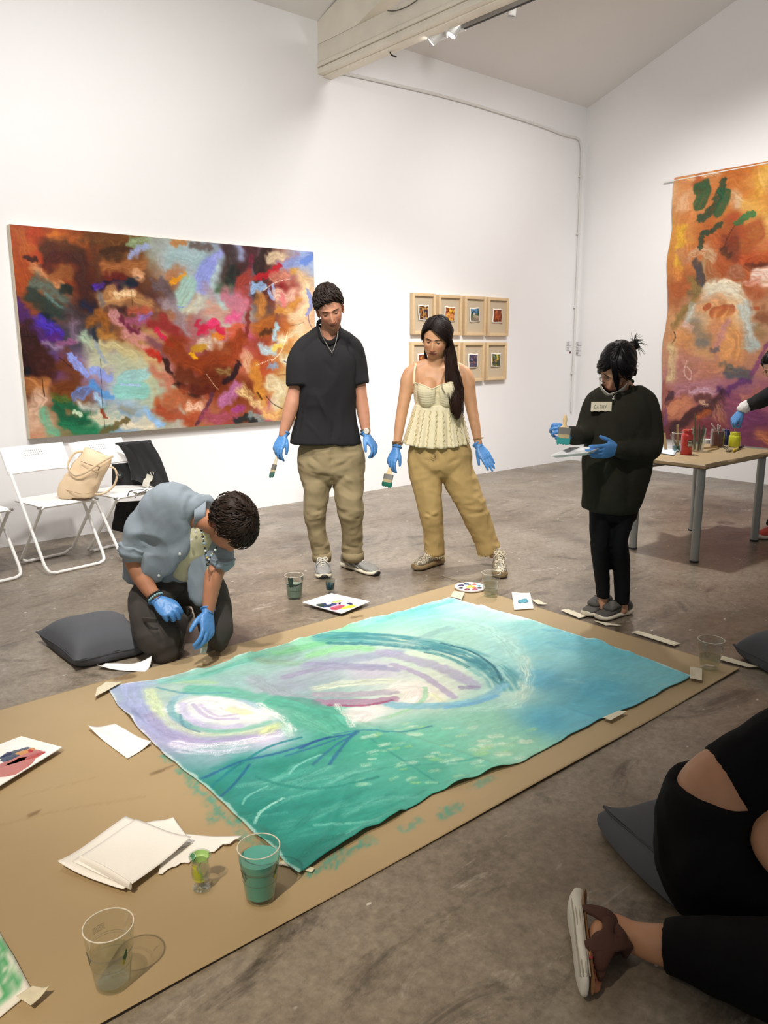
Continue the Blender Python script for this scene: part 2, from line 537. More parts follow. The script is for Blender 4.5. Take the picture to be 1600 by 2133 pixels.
# track and spot heads below the truss
M_WM = mat('white_metal', '#e8e8e6', 0.35)
def mat_emit(name, col, s_):
    m = bpy.data.materials.new(name); m.use_nodes = True
    bb = m.node_tree.nodes['Principled BSDF']
    bb.inputs['Base Color'].default_value = lin('#ffffff'); bb.inputs['Emission Color'].default_value = lin(col); bb.inputs['Emission Strength'].default_value = s_
    return m
M_LED = mat_emit('lamp_glow', '#fff8ee', 14)
pA = onX(907, 60, TX + 0.14); pB = onX(951, 40, TX + 0.14)
trk = empty('light_track', (TX + 0.14, 3.6, 3.77), 'dark ceiling light track fixed under the truss', 'track')
b = MB(); b.box((TX + 0.13, 1.55, 3.745), (0.036, 5.9, 0.03)); obj('rail', b, mat('track_grey', '#8d8a86', 0.5), trk, smooth=False)
b = MB(); b.box((TX + 0.13, 1.55, 3.728), (0.014, 5.88, 0.004)); obj('slot', b, mat('track_slot', '#2a2826', 0.6), trk, smooth=False)
def head(px0, py0, px1, py1, X, rad, lab, lit=True, top=None):
    a = onX(px0, py0, X); c = onX(px1, py1, X)
    c = onX(px1, py1, X - 0.06) if lit else c + Vector((-0.01, 0, 0))
    d = (c - a).normalized(); L_ = (c - a).length
    t_ = empty('track_spotlight', a, lab, 'spotlight', 'spot heads on the ceiling tracks')
    q = MB(); q.lathe([(0.0, 0), (rad * .8, 0.002), (rad, 0.012), (rad, L_ - 0.004), (rad * .9, L_), (rad * .86, L_ - 0.01)], a, 20, d)
    obj('housing', q, M_WM, t_)
    q = MB(); q.lathe([(0.0, L_ - 0.012), (rad * .87, L_ - 0.012)], a, 20, d)
    obj('lamp', q, M_LED if lit else mat('lamp_off', '#dddddd', 0.3), t_)
    q = MB(); m_ = a.lerp(c, 0.25); up = top or Vector((TX + 0.13, m_.y, 3.74))
    q.tube([m_ + (up - m_).normalized() * rad * .6, m_.lerp(up, 0.7), up], [0.016, 0.011, 0.016], 8)
    q.box((up.x, up.y, up.z - 0.006), (0.03, 0.09, 0.028))
    obj('bracket', q, M_WM, t_)
    return a, c
head(926, 58, 898, 88, TX + 0.13, 0.038, 'white spotlight under the truss, lower left of the lit pair')
head(961, 38, 940, 74, TX + 0.13, 0.038, 'white spotlight under the truss, upper right of the lit pair')
pa = onX(1070, 2, 5.35)
head(1070, 4, 1067, 35, 5.35, 0.034, 'white spotlight hanging alone from the ceiling right of the truss', False, top=Vector((5.35, pa.y, pa.z + 0.16)))
# wall labels
M_CARD = mat('label_card', '#e6e4e6', 0.6)
M_INK = mat('label_ink', '#6c696b', 0.7)
M_RED = mat('red_dot', '#7a1f34', 0.6)
def card(px, py, wpx, hpx, side, lab, dot=False):
    if side == 'y':
        p = onY(px, py, WY - 0.003); k = Vector((1, 0, 0)); nrm = Vector((0, -1, 0))
    else:
        p = onX(px, py, WX - 0.003); k = Vector((0, -1, 0)); nrm = Vector((-1, 0, 0))
    w, h = (0.095, 0.055) if side == 'y' else (0.09, 0.05)
    t_ = empty('wall_label', p - Vector((0, 0, h / 2)), lab, 'label', 'artwork labels by the corner')
    q = MB(); q.prism([p - k * w / 2 - VU * h / 2, p + k * w / 2 - VU * h / 2, p + k * w / 2 + VU * h / 2, p - k * w / 2 + VU * h / 2], -nrm * 0.003 * -1)
    obj('card', q, M_CARD, t_, smooth=False)
    q = MB()
    for i, (ln, zz) in enumerate(((0.55, 0.017), (0.36, 0.008), (0.5, -0.003), (0.42, -0.009), (0.5, -0.02))):
        s0 = p - k * w * 0.44 + VU * zz + nrm * 0.0035
        q.box(s0 + k * (w * ln * 0.5) + nrm * 0.0002, (w * ln if side == 'y' else 0.0006, 0.0006 if side == 'y' else w * ln, 0.0035))
    obj('text_lines', q, M_INK, t_, smooth=False)
    if dot:
        q = MB(); q.lathe([(0, 0.003), (0.013, 0.003), (0.013, 0)], p + k * 0.028 - VU * 0.047, 16, nrm); obj('sticker', q, M_RED, t_, label='dark red round sticker')
card(1185.3, 715.5, 11, 8, 'y', 'upper small white label left of the corner conduit')
card(1185.0, 726.0, 11, 8, 'y', 'small white label with a red dot left of the corner conduit', True)
card(1205.6, 715.5, 12, 8, 'x', 'top label of the three right of the corner conduit')
card(1205.0, 726.0, 12, 8, 'x', 'middle label of the three right of the corner conduit')
card(1204.5, 736.0, 12, 8, 'x', 'bottom label of the three right of the corner conduit')
# ------------------------------------------------------------------ paint: strokes laid over a fine grid of vertices
class Canvas:
    def __init__(s, nx, ny, w, h):
        s.nx, s.ny, s.w, s.h = nx, ny, w, h
        a = np.linspace(0, w, nx); bb = np.linspace(0, h, ny)
        s.A, s.B = np.meshgrid(a, bb)
        s.C = np.ones((ny, nx, 3))
        s.sd = 0
    def stroke(s, pts, w, col, a=0.9, soft=0.5, streak=0.35, warp=0.25, nb=9.0, var=0.10, dry=0.0):
        s.sd += 13.7
        P = np.array([(p[0], p[1], 0) for p in pts], float)
        if len(P) == 1:
            P = np.vstack([P, P + [[w * 0.3, 0, 0]]])
        if len(P) > 2:
            P = np.array([tuple(q) for q in catmull([Vector(p) for p in P], 5)])
        m = w * 1.35
        x0, x1 = P[:, 0].min() - m, P[:, 0].max() + m
        y0, y1 = P[:, 1].min() - m, P[:, 1].max() + m
        i0 = max(0, int(np.floor(x0 / s.w * (s.nx - 1)))); i1 = min(s.nx, int(np.ceil(x1 / s.w * (s.nx - 1))) + 1)
        j0 = max(0, int(np.floor(y0 / s.h * (s.ny - 1)))); j1 = min(s.ny, int(np.ceil(y1 / s.h * (s.ny - 1))) + 1)
        if i1 <= i0 or j1 <= j0:
            return
        A = s.A[j0:j1, i0:i1]; B = s.B[j0:j1, i0:i1]
        if warp:
            A2 = A + (fbm2(A / w * 1.3 + s.sd, B / w * 1.3, 2) - 0.5) * w * warp * 2.2
            B2 = B + (fbm2(A / w * 1.3 + 40, B / w * 1.3 + s.sd, 2) - 0.5) * w * warp * 2.2
        else:
            A2, B2 = A, B
        best = np.full(A.shape, 1e9); lat = np.zeros(A.shape); lon = np.zeros(A.shape); acc = 0
        for k in range(len(P) - 1):
            p, q = P[k], P[k + 1]
            dx, dy = q[0] - p[0], q[1] - p[1]; L = math.hypot(dx, dy)
            if L < 1e-7: continue
            t = np.clip(((A2 - p[0]) * dx + (B2 - p[1]) * dy) / (L * L), 0, 1)
            ex = A2 - p[0] - t * dx; ey = B2 - p[1] - t * dy
            d = np.hypot(ex, ey)
            mk = d < best
            best = np.where(mk, d, best)
            lat = np.where(mk, (dx * ey - dy * ex) / L, lat)
            lon = np.where(mk, acc + t * L, lon)
            acc += L
        prof = sstep(1.0, 1.0 - soft, best / w)
        n1 = vn2(lat / w * nb + s.sd, lon / w * 0.7 + s.sd * 2)
        n2 = vn2(lat / w * nb * 2.7 + s.sd, lon / w * 1.3)
        n = 0.65 * n1 + 0.35 * n2
        al = a * prof * (1 - streak + streak * sstep(0.25, 0.65, n))
        if dry:
            al = al * np.where(lon / max(acc, 1e-6) > 1 - dry, sstep(0.3, 0.7, n + (1 - lon / max(acc, 1e-6)) / dry - 0.5), 1)
        c = np.clip(hx(col)[None, None] + ((n - 0.5) * var * 2)[..., None], 0, 1)
        s.C[j0:j1, i0:i1] = s.C[j0:j1, i0:i1] * (1 - al[..., None]) + c * al[..., None]
    def base_grid(s, rows, warp=0.05):
        R = np.array([[hx(c) for c in r] for r in rows]); nr, nc = R.shape[:2]
        u = s.A / s.w + (fbm2(s.A * 5, s.B * 5 + 3, 5) - 0.5) * warp * 4
        v = s.B / s.h + (fbm2(s.A * 5 + 31, s.B * 5, 5) - 0.5) * warp * 4
        x = np.clip(u * nc - 0.5, 0, nc - 1.001); y = np.clip(v * nr - 0.5, 0, nr - 1.001)
        i = x.astype(int); j = y.astype(int); fx = (x - i)[..., None]; fy = (y - j)[..., None]
        fx = fx * fx * (3 - 2 * fx); fy = fy * fy * (3 - 2 * fy)
        s.C = (R[j, i] * (1 - fx) + R[j, i + 1] * fx) * (1 - fy) + (R[j + 1, i] * (1 - fx) + R[j + 1, i + 1] * fx) * fy
    def base_pts(s, pts, p=3.0, warp=0.05):
        num = np.zeros(s.C.shape); den = np.zeros(s.A.shape)
        A = s.A + (fbm2(s.A * 4, s.B * 4 + 3, 5) - 0.5) * warp * 4; B = s.B + (fbm2(s.A * 4 + 31, s.B * 4, 5) - 0.5) * warp * 4
        for (x, y), c in pts:
            w = 1 / (np.hypot(A - x, B - y) + 0.02) ** p
            num += w[..., None] * hx(c); den += w
        s.C = num / den[..., None]
    def texture(s, amt=0.05, sc=60, aniso=3.0):
        n = fbm2(s.A * sc / aniso + s.B * 7, s.B * sc, 3) - 0.5
        n2 = fbm2(s.A * 9, s.B * 9, 4) - 0.5
        s.C = np.clip(s.C * (1 + (n * amt * 2 + n2 * amt)[..., None]), 0, 1)

def mat_paint(name, rough=0.5, bump=0.35, bs=90):
    return mat(name, '#ffffff', rough, attr='paint', bump=bump, bscale=bs, var=0.05, vscale=45, spec=0.35)

# ---------------------------------------------------------------- the wide oil painting on the long wall
PX0, PX1, PZ0, PZ1, PD = 1.751, 4.36, 0.782, 2.262, 0.065
cv = Canvas(440, 250, PX1 - PX0, PZ1 - PZ0)
def wp(q):
    p = onY(q[0], q[1], WY - PD)
    # painting face stands PD in front of the wall
    return (p.x - PXF0, PZF1 - p.z)
PXF0 = onY(20, 467, WY - PD).x; PZF1 = onY(20, 467, WY - PD).z
PXF1 = onY(653, 527, WY - PD).x; PZF0 = onY(62, 914, WY - PD).z
cv = Canvas(440, 250, PXF1 - PXF0, PZF1 - PZF0)
cv.base_grid([
 ['#9a4a22','#a8572a','#7d4420','#6a4526','#7a5230','#9aa59a','#a8b4b8','#8f9aa5','#9aa0c0','#5a3a34','#a88a80','#9fb0d0'],
 ['#9c4c1e','#8a4424','#5e3020','#5a3524','#6e4a34','#a07a60','#a8b0b4','#a9c0c4','#8f9ad0','#4a3a34','#8a3030','#c8a890'],
 ['#8a4a2c','#80503c','#4e3430','#4a3030','#5a3a3c','#b08050','#a89890','#a8c0b8','#9a9088','#6a5048','#a86a50','#d0a888'],
 ['#5c3a4c','#4a4450','#4c4850','#8a5c3c','#b08860','#a86860','#9c6a6c','#b88a80','#b8607c','#8a4438','#b8743c','#d8b890'],
 ['#4a2c30','#6c4a8c','#a890a0','#a8b4a0','#c4a878','#a87070','#7c3c34','#8c4c3c','#b06850','#a05034','#b8905c','#d0c4a8'],
 ['#5c3828','#805030','#8c7890','#a8b8c0','#a8b49c','#a0a090','#8a4434','#74381e','#6c3820','#b07848','#b8a078','#c8b89c'],
 ['#b88c70','#7c7858','#4c8464','#88a0b4','#9c9a88','#a8a498','#a0684c','#8c4c30','#8c5038','#9c5c70','#a88c5c','#c89c60']], 0.03)
KA = 4.538; KB = 4.444
def SA(pts, w, col, **k):
    big = w > 15; k.setdefault('warp', .55 if big else .2)
    if big: k['soft'] = min(1.0, k.get('soft', .5) + .10); k['streak'] = k.get('streak', .35) * .55; k.setdefault('var', .06); k.setdefault('a', .95)
    cv.stroke([wp((x / KA, 460 + y / KA)) for x, y in pts], w * (1.3 if big else 1) / KA / 262, col, **k)
def SB(pts, w, col, **k):
    big = w > 15; k.setdefault('warp', .55 if big else .2)
    if big: k['soft'] = min(1.0, k.get('soft', .5) + .10); k['streak'] = k.get('streak', .35) * .55; k.setdefault('var', .06); k.setdefault('a', .95)
    cv.stroke([wp((320 + x / KB, 480 + y / KB)) for x, y in pts], w * (1.3 if big else 1) / KB / 250, col, **k)
# left half
SA([(120, 120), (160, 330), (230, 560)], 100, '#a1501f', soft=.7)
SA([(330, 120), (380, 330)], 110, '#a8451f', soft=.7)
SA([(200, 120), (260, 250)], 70, '#b06a38', soft=.8, a=.7)
SA([(470, 160), (580, 170)], 60, '#c87c38', soft=.6)
SA([(620, 160), (820, 180)], 60, '#a8602c', soft=.8)
SA([(830, 160), (1180, 190)], 80, '#6f4a28', soft=.7)
SA([(470, 260), (760, 270)], 90, '#4e3220', soft=.6)
SA([(300, 420), (420, 520), (560, 600)], 45, '#c08a62', soft=.6, streak=.6)
SA([(480, 480), (640, 480)], 70, '#8c5832', soft=.6)
SA([(420, 400), (600, 340), (760, 370)], 70, '#52241c', soft=.7)
SA([(740, 380), (800, 560), (790, 760)], 100, '#4a2a22', soft=.7)
SA([(230, 340), (330, 370)], 25, '#3c1e18')
SA([(1000, 320), (1200, 290)], 60, '#553a24', soft=.25, warp=.12)
SA([(970, 300), (1100, 265), (1220, 275)], 22, '#4c321e', soft=.3)
SA([(1050, 430), (1300, 440)], 90, '#a87046', soft=.6)
SA([(1280, 500), (1340, 520)], 50, '#d0a07c', soft=.6)
SA([(1030, 540), (1150, 530)], 45, '#6a2a24', soft=.6)
SA([(900, 620), (1060, 610), (1260, 610)], 42, '#2c1a3c', soft=.4)
SA([(1180, 620), (1270, 570)], 40, '#23303c', soft=.6)
SA([(900, 630), (960, 600)], 25, '#55359a', soft=.5)
SA([(880, 240), (900, 420), (940, 560)], 55, '#5a3c28', soft=.8, a=.7)
SA([(330, 560), (480, 650), (620, 760)], 60, '#5f6a60', soft=.7)
SA([(300, 700), (420, 780), (540, 860)], 75, '#30403a', soft=.6)
SA([(440, 700), (560, 800), (680, 860)], 22, '#67807a', soft=.7, streak=.6)
SA([(600, 640), (660, 640)], 50, '#1f2c28', soft=.6)
SA([(420, 900), (470, 940)], 45, '#1c2a38', soft=.6)
SA([(640, 860), (760, 900), (840, 940)], 70, '#4a4044', soft=.8)
SA([(800, 780), (880, 840)], 55, '#2c2e48', soft=.6)
SA([(190, 800), (250, 950), (340, 1060), (480, 1110)], 60, '#4c2a68', soft=.6)
SA([(380, 960), (470, 1010), (520, 1060)], 60, '#4c34a4', soft=.5)
SA([(560, 1090), (420, 1130)], 40, '#5a2c74', soft=.6)
SA([(680, 980), (700, 1070)], 70, '#8a7488', soft=.8, a=.7)
SA([(540, 1160), (700, 1150)], 40, '#8f5c80', soft=.7)
SA([(420, 1160), (560, 1210)], 45, '#8a7690', soft=.8)
SA([(230, 1060), (260, 1250), (300, 1400)], 90, '#3a1e18', soft=.7)
SA([(330, 1120), (420, 1230)], 40, '#3e221c', soft=.8)
SA([(400, 1320), (520, 1380), (420, 1430)], 90, '#442418', soft=.7)
SA([(620, 1330), (700, 1480), (600, 1600)], 95, '#6f4222', soft=.7)
SA([(240, 1420), (260, 1440)], 35, '#1e1c22', soft=.4)
SA([(290, 1520), (420, 1600)], 90, '#b27a4c', soft=.8)
SA([(330, 1700), (360, 1900)], 110, '#d0b098', soft=.9)
SA([(560, 1760), (580, 1850), (680, 1900), (820, 1880)], 60, '#1f5c44', soft=.5)
SA([(540, 1700), (660, 1740), (780, 1800), (810, 1860)], 45, '#256448', soft=.5)
SA([(430, 1800), (450, 1930), (540, 2000)], 55, '#6faa8c', soft=.6, streak=.8)
SA([(600, 1920), (700, 1970), (880, 1990)], 50, '#2e7a58', soft=.5)
SA([(700, 1800), (760, 1830)], 20, '#c8d8b8', soft=.4)
SA([(520, 1660), (640, 1690)], 40, '#5c6a34', soft=.7)
SA([(780, 1080), (900, 1180), (960, 1260)], 60, '#a4b8a0', soft=.7)
SA([(880, 1290), (1060, 1330), (1300, 1380)], 110, '#b2b49a', soft=.8)
SA([(960, 1180), (1150, 1190), (1250, 1250)], 80, '#c0b488', soft=.8)
SA([(900, 1160), (960, 1280), (1000, 1330)], 26, '#8f9cb0', soft=.7, a=.8)
SA([(670, 1290), (740, 1370), (810, 1450)], 34, '#8f9ee0', soft=.4)
SA([(880, 1410), (960, 1450), (1030, 1480)], 36, '#8c9cdc', soft=.4)
SA([(1140, 1500), (1260, 1470), (1370, 1440)], 48, '#94bcbc', soft=.35)
SA([(1160, 1600), (1330, 1600)], 80, '#88bcb4', soft=.25, warp=.2)
SA([(1140, 1545), (1320, 1555)], 12, '#a8b8e0', soft=.5)
SA([(720, 1660), (800, 1600), (880, 1560)], 48, '#6c88c8', soft=.5, streak=.6)
SA([(860, 1540), (960, 1620), (1040, 1660)], 34, '#5c94cc', soft=.5, streak=.6)
SA([(900, 1640), (960, 1740)], 30, '#a4c4dc', soft=.6)
SA([(760, 1740), (900, 1800), (1040, 1790)], 60, '#b4b4ac', soft=.8)
SA([(900, 1850), (1100, 1900), (1420, 1920)], 70, '#d6cab0', soft=.7)
SA([(960, 2010), (1080, 1940), (1200, 1880)], 32, '#6a6040', soft=.5)
SA([(1150, 1760), (1260, 1800)], 40, '#8f8468', soft=.8, a=.6)
SA([(960, 1790), (1000, 1860)], 20, '#8a4028', soft=.5)
SA([(1370, 1780), (1440, 1880), (1530, 1920)], 36, '#8cb0d8', soft=.6, streak=.7)
SA([(880, 1000), (920, 1120)], 28, '#2e3440', soft=.6)
SA([(840, 960), (960, 900), (1000, 1000)], 60, '#94602e', soft=.7)
SA([(960, 1060), (1060, 1100)], 55, '#b07c40', soft=.8)
SA([(1000, 760), (1200, 700), (1380, 780)], 100, '#b88a5c', soft=.7)
SA([(1100, 700), (1250, 680)], 35, '#e0c098', soft=.6, streak=.6)
SA([(940, 680), (960, 780)], 40, '#7c7470', soft=.8)
SA([(1240, 850), (1400, 860)], 55, '#b05c48', soft=.8, streak=.6)
SA([(1060, 870), (1140, 960), (1250, 1040), (1380, 1100)], 50, '#c48c8c', soft=.6)
SA([(1150, 920), (1200, 1000), (1300, 1050)], 34, '#6a2c40', soft=.6)
SA([(1250, 960), (1380, 930)], 50, '#a05c78', soft=.6)
SA([(1320, 930), (1420, 880)], 22, '#8c70a8', soft=.5)
SA([(1200, 1080), (1330, 1180), (1420, 1230)], 45, '#c08880', soft=.7, streak=.7)
SA([(1410, 1230), (1510, 1290)], 40, '#a8382c', soft=.6)
SA([(1240, 200), (1400, 200)], 50, '#8ea07c', soft=.5)
SA([(1230, 330), (1320, 270), (1400, 240)], 40, '#9aa4cc', soft=.6)
SA([(1240, 660), (1250, 800)], 3, '#3c2c28', a=.6)
SA([(400, 1500), (420, 1660)], 5, '#241812', a=.9, warp=0)
SA([(950, 1300), (960, 1600), (990, 1960)], 4, '#3a2c26', a=.8, warp=0)
SA([(860, 1600), (860, 1960)], 4, '#6a5c54', a=.7, warp=0)
SA([(190, 1090), (340, 1095)], 4, '#1c0e0e', a=.8, warp=0)
SA([(560, 1290), (680, 1390)], 4, '#2a1a14', a=.8, warp=0)
# right half
SB([(60, 130), (130, 330)], 110, '#a6aaaa', soft=.8)
SB([(150, 230), (330, 260), (420, 220)], 90, '#9fb6ba', soft=.6)
SB([(190, 110), (290, 110)], 34, '#b8804c', soft=.6)
SB([(370, 140), (500, 150)], 45, '#6a5c58', soft=.7)
SB([(440, 520), (470, 400), (520, 320)], 75, '#8f98d8', soft=.4, warp=.15)
SB([(530, 300), (600, 210), (690, 160)], 34, '#9aa0dc', soft=.5)
SB([(590, 460), (640, 340)], 50, '#b8cad0', soft=.6)
SB([(170, 480), (290, 420)], 28, '#e09a28', soft=.35)
SB([(130, 420), (260, 360)], 40, '#b8784c', soft=.7, a=.7)
SB([(230, 660), (290, 580), (330, 500)], 80, '#9cbcb4', soft=.3, warp=.12)
SB([(190, 700), (290, 710), (350, 640)], 8, '#8898d0', soft=.5)
SB([(320, 740), (430, 640)], 70, '#c4c8b8', soft=.8)
SB([(10, 500), (100, 520), (170, 640)], 55, '#6c5c60', soft=.6)
SB([(100, 680), (180, 700), (260, 860), (290, 960)], 65, '#94848a', soft=.8)
SB([(720, 180), (740, 320), (700, 480)], 110, '#453430', soft=.6)
SB([(900, 180), (860, 320), (820, 420)], 95, '#4e2c2c', soft=.6)
SB([(1040, 200), (980, 360)], 60, '#3c2a28', soft=.5)
SB([(910, 230), (900, 330)], 26, '#743044', soft=.6)
SB([(740, 350), (720, 460)], 65, '#2a3430', soft=.7)
SB([(600, 560), (720, 520)], 60, '#56664e', soft=.8)
SB([(480, 520), (560, 620)], 70, '#a08a94', soft=.8, a=.7)
SB([(1090, 250), (1180, 240)], 60, '#dcc8a8', soft=.6)
SB([(1150, 340), (1250, 280), (1320, 230)], 38, '#a08aa0', soft=.6)
SB([(1240, 330), (1350, 270), (1470, 230)], 50, '#8c9ccc', soft=.6)
SB([(1380, 300), (1470, 250)], 30, '#6c8ad0', soft=.5, streak=.6)
SB([(960, 440), (1080, 400), (1160, 330)], 32, '#b02430', soft=.35)
SB([(870, 440), (800, 540), (860, 620)], 75, '#a0463a', soft=.6)
SB([(1100, 430), (1230, 420)], 55, '#c48470', soft=.7)
SB([(1350, 420), (1440, 480)], 80, '#d4b48c', soft=.8)
SB([(1280, 370), (1300, 380)], 40, '#c89a50', soft=.7)
SB([(930, 540), (1010, 510)], 45, '#94b0d4', soft=.4)
SB([(1070, 560), (1110, 640)], 20, '#90a4d0', soft=.4)
SB([(1105, 510), (1120, 600)], 18, '#94a6cc', soft=.4)
SB([(1180, 620), (1280, 600)], 100, '#dcb4a0', soft=.6)
SB([(1190, 610), (1210, 680)], 36, '#d07c7c', soft=.7)
SB([(1150, 740), (1250, 740), (1340, 650)], 45, '#c08844', soft=.6)
SB([(1280, 820), (1400, 760), (1420, 560)], 80, '#e0c8a4', soft=.8)
SB([(1430, 560), (1460, 680), (1420, 780)], 22, '#8a94c4', soft=.35)
SB([(1430, 780), (1440, 850), (1470, 910)], 6, '#5c5070', a=.9)
SB([(990, 640), (1010, 760)], 80, '#b47a40', soft=.6)
SB([(960, 900), (1060, 860)], 90, '#a4642e', soft=.6)
SB([(1000, 960), (1080, 930)], 35, '#4c3420', soft=.7)
SB([(880, 640), (870, 800), (860, 960)], 30, '#7a342c', soft=.6)
SB([(700, 640), (800, 660), (760, 780)], 90, '#bc7484', soft=.6)
SB([(540, 740), (640, 790)], 90, '#c09080', soft=.7)
SB([(690, 830), (780, 800)], 50, '#d05c88', soft=.7)
SB([(440, 930), (540, 870), (600, 900), (620, 950)], 45, '#c4284c', soft=.45)
SB([(520, 860), (580, 850)], 30, '#d84c78', soft=.5)
SB([(390, 880), (420, 830)], 20, '#b03048', soft=.6)
SB([(560, 980), (620, 1000)], 36, '#c87c30', soft=.5)
SB([(700, 930), (780, 910), (760, 1020)], 60, '#bc5c40', soft=.5)
SB([(440, 1040), (560, 1060), (680, 1110)], 55, '#c8b4a4', soft=.5)
SB([(370, 1090), (460, 1080)], 40, '#b0842c', soft=.6)
SB([(0, 850), (120, 890), (250, 1020)], 80, '#8c3434', soft=.6)
SB([(30, 930), (100, 1000), (160, 1050)], 30, '#c82c50', soft=.4)
SB([(0, 1000), (60, 1080), (130, 1160)], 60, '#7c5058', soft=.7)
SB([(0, 1120), (60, 1190)], 30, '#b43428', soft=.6)
SB([(180, 1080), (300, 1200), (480, 1250), (680, 1150), (780, 1040)], 105, '#84401f', soft=.5)
SB([(240, 1330), (420, 1400), (640, 1340)], 100, '#62321c', soft=.6)
SB([(800, 960), (770, 1120), (720, 1200)], 45, '#904628', soft=.6)
SB([(110, 1200), (170, 1360), (290, 1500), (420, 1550)], 26, '#341e1a', soft=.5)
SB([(280, 1450), (420, 1490), (540, 1470)], 50, '#5c2a20', soft=.6)
SB([(660, 1400), (740, 1340), (780, 1240)], 30, '#2c1c24', soft=.5)
SB([(600, 1310), (690, 1310)], 38, '#8c7850', soft=.7, streak=.9)
SB([(340, 1140), (390, 1180)], 20, '#d4a020', soft=.4)
SB([(490, 1330), (560, 1430), (600, 1470)], 5, '#b49880', a=.8)
SB([(0, 1300), (80, 1330), (150, 1420)], 70, '#b4705c', soft=.7)
SB([(100, 1560), (260, 1520), (360, 1650)], 95, '#a45c3c', soft=.6)
SB([(60, 1660), (200, 1720), (360, 1770)], 70, '#9c4c34', soft=.6)
SB([(340, 1640), (440, 1620)], 50, '#d8b49c', soft=.6, streak=.8)
SB([(540, 1510), (490, 1640), (400, 1790)], 22, '#5a3848', soft=.5)
SB([(480, 1700), (580, 1740), (740, 1720)], 65, '#9a5060', soft=.6)
SB([(620, 1600), (700, 1520), (760, 1440)], 70, '#a86c94', soft=.6)
SB([(740, 1660), (820, 1640)], 36, '#94487c', soft=.6)
SB([(780, 1760), (860, 1740), (960, 1760)], 50, '#2c3438', soft=.5)
SB([(900, 1700), (1000, 1750)], 40, '#88908c', soft=.6)
SB([(850, 1150), (880, 1300)], 60, '#c49c7c', soft=.8, streak=.7)
SB([(930, 1250), (960, 1440), (1000, 1560)], 60, '#b8803c', soft=.6)
SB([(800, 1480), (900, 1560), (1000, 1620)], 60, '#c8ac7c', soft=.7, streak=.8)
SB([(960, 1500), (1000, 1560)], 14, '#2c2018', a=.7)
SB([(1040, 1680), (1150, 1700)], 70, '#d0a46c', soft=.7)
SB([(1100, 1400), (1180, 1480), (1150, 1580)], 80, '#c8bc9c', soft=.6)
SB([(1040, 1530), (1100, 1600), (1190, 1650)], 7, '#3c2c24', a=.8)
SB([(1000, 1080), (1100, 1120), (1140, 1060)], 46, '#a8bcc4', soft=.6)
SB([(1110, 1000), (1140, 880)], 32, '#a4c4d0', soft=.5)
SB([(1120, 1090), (1190, 1060)], 34, '#d0b860', soft=.6)
SB([(1080, 1260), (1120, 1250)], 34, '#8494a8', soft=.7)
SB([(1180, 1000), (1280, 960), (1350, 900)], 70, '#d8c8a8', soft=.8)
SB([(1200, 1180), (1260, 1240)], 60, '#ccc4a8', soft=.8)
SB([(1090, 1210), (1180, 1120), (1240, 940)], 4, '#f4eccc', a=.9)
SB([(950, 1250), (1100, 1190)], 3, '#f0e4cc', a=.8)
SB([(1010, 560), (1130, 480), (1260, 450)], 4, '#f4e4d4', a=.8)
SB([(1270, 880), (1330, 870), (1390, 850)], 4, '#5a4a44', a=.7)
SB([(1150, 1340), (1240, 1330)], 8, '#7c4c3c', a=.6)
SB([(1210, 1210), (1260, 1240)], 8, '#40486c', a=.8)
cv.texture(0.07, 70)
cv.C = np.clip((cv.C - .5) * 1.16 + .475, 0, 1)
t = empty('wide_oil_painting', ((PXF0 + PXF1) / 2, WY - PD / 2, PZF0), 'wide unframed abstract oil painting in browns and blues on the long wall', 'painting')
b = MB()
V = [(PXF0 + float(a), WY - PD - 0.0005 + 0.0, PZF1 - float(z)) for a, z in zip(cv.A.ravel(), cv.B.ravel())]
nx, ny = cv.nx, cv.ny
b.add(V, [(j * nx + i, (j + 1) * nx + i, (j + 1) * nx + i + 1, j * nx + i + 1) for j in range(ny - 1) for i in range(nx - 1)])
obj('painted_canvas', b, mat_paint('oil_paint', 0.42, 0.5, 70), t, colors=cv.C.reshape(-1, 3))
b = MB(); b.box(((PXF0 + PXF1) / 2, WY - PD / 2, (PZF0 + PZF1) / 2), (PXF1 - PXF0 + 0.003, PD - 0.002, PZF1 - PZF0 + 0.003))
obj('canvas_edge', b, mat('raw_canvas_edge', '#d8cbb6', 0.8, bump=.2, bscale=300), t, smooth=False, label='bare beige stretched canvas edge')

# ---------------------------------------------------------------- the tall hanging canvas on the end wall
HX = WX - 0.03
KR = 3.3333
def rp(q):
    p = onX(1300 + q[0] / KR, 320 + q[1] / KR, HX)
    return (HY1 - p.y, HZ1 - p.z)
HY1 = onX(1416, 368, HX).y + 0.09; HZ1 = onX(1416, 368, HX).z
HZ0 = 0.385; HW = 2.75
cr = Canvas(290, 330, HW, HZ1 - HZ0)
def SR(pts, w, col, **k):
    big = w > 15; k.setdefault('warp', .5 if big else .2)
    if big and k.get('soft', .5) > .3: k['soft'] = min(1.0, k.get('soft', .5) + .15)
    cr.stroke([rp(p) for p in pts], w * (1.4 if big else 1) / KR / 205, col, **k)
cr.base_grid([[a_, b_, c_, c_, b_, a_, b_, c_] for a_, b_, c_ in (
 ('#d8ac80', '#c07c40', '#c88840'), ('#c08850', '#b0642f', '#cc9848'), ('#c89440', '#a8582a', '#c08c48'), ('#b06e3c', '#984824', '#a05028'), ('#a8643c', '#b89474', '#b07650'),
 ('#c49064', '#d4b088', '#bc9474'), ('#c08c6c', '#cc9868', '#bc8464'), ('#b47c74', '#b4746c', '#a46874'), ('#985850', '#8c5058', '#844860'), ('#643034', '#8c4840', '#783c54'))], 0.04)
SR([(430, 180), (420, 480), (400, 700)], 120, '#c87c44', soft=.8)
SR([(420, 300), (410, 360)], 50, '#dcb088', soft=.8)
SR([(560, 150), (800, 120), (960, 90)], 80, '#b8642c', soft=.7)
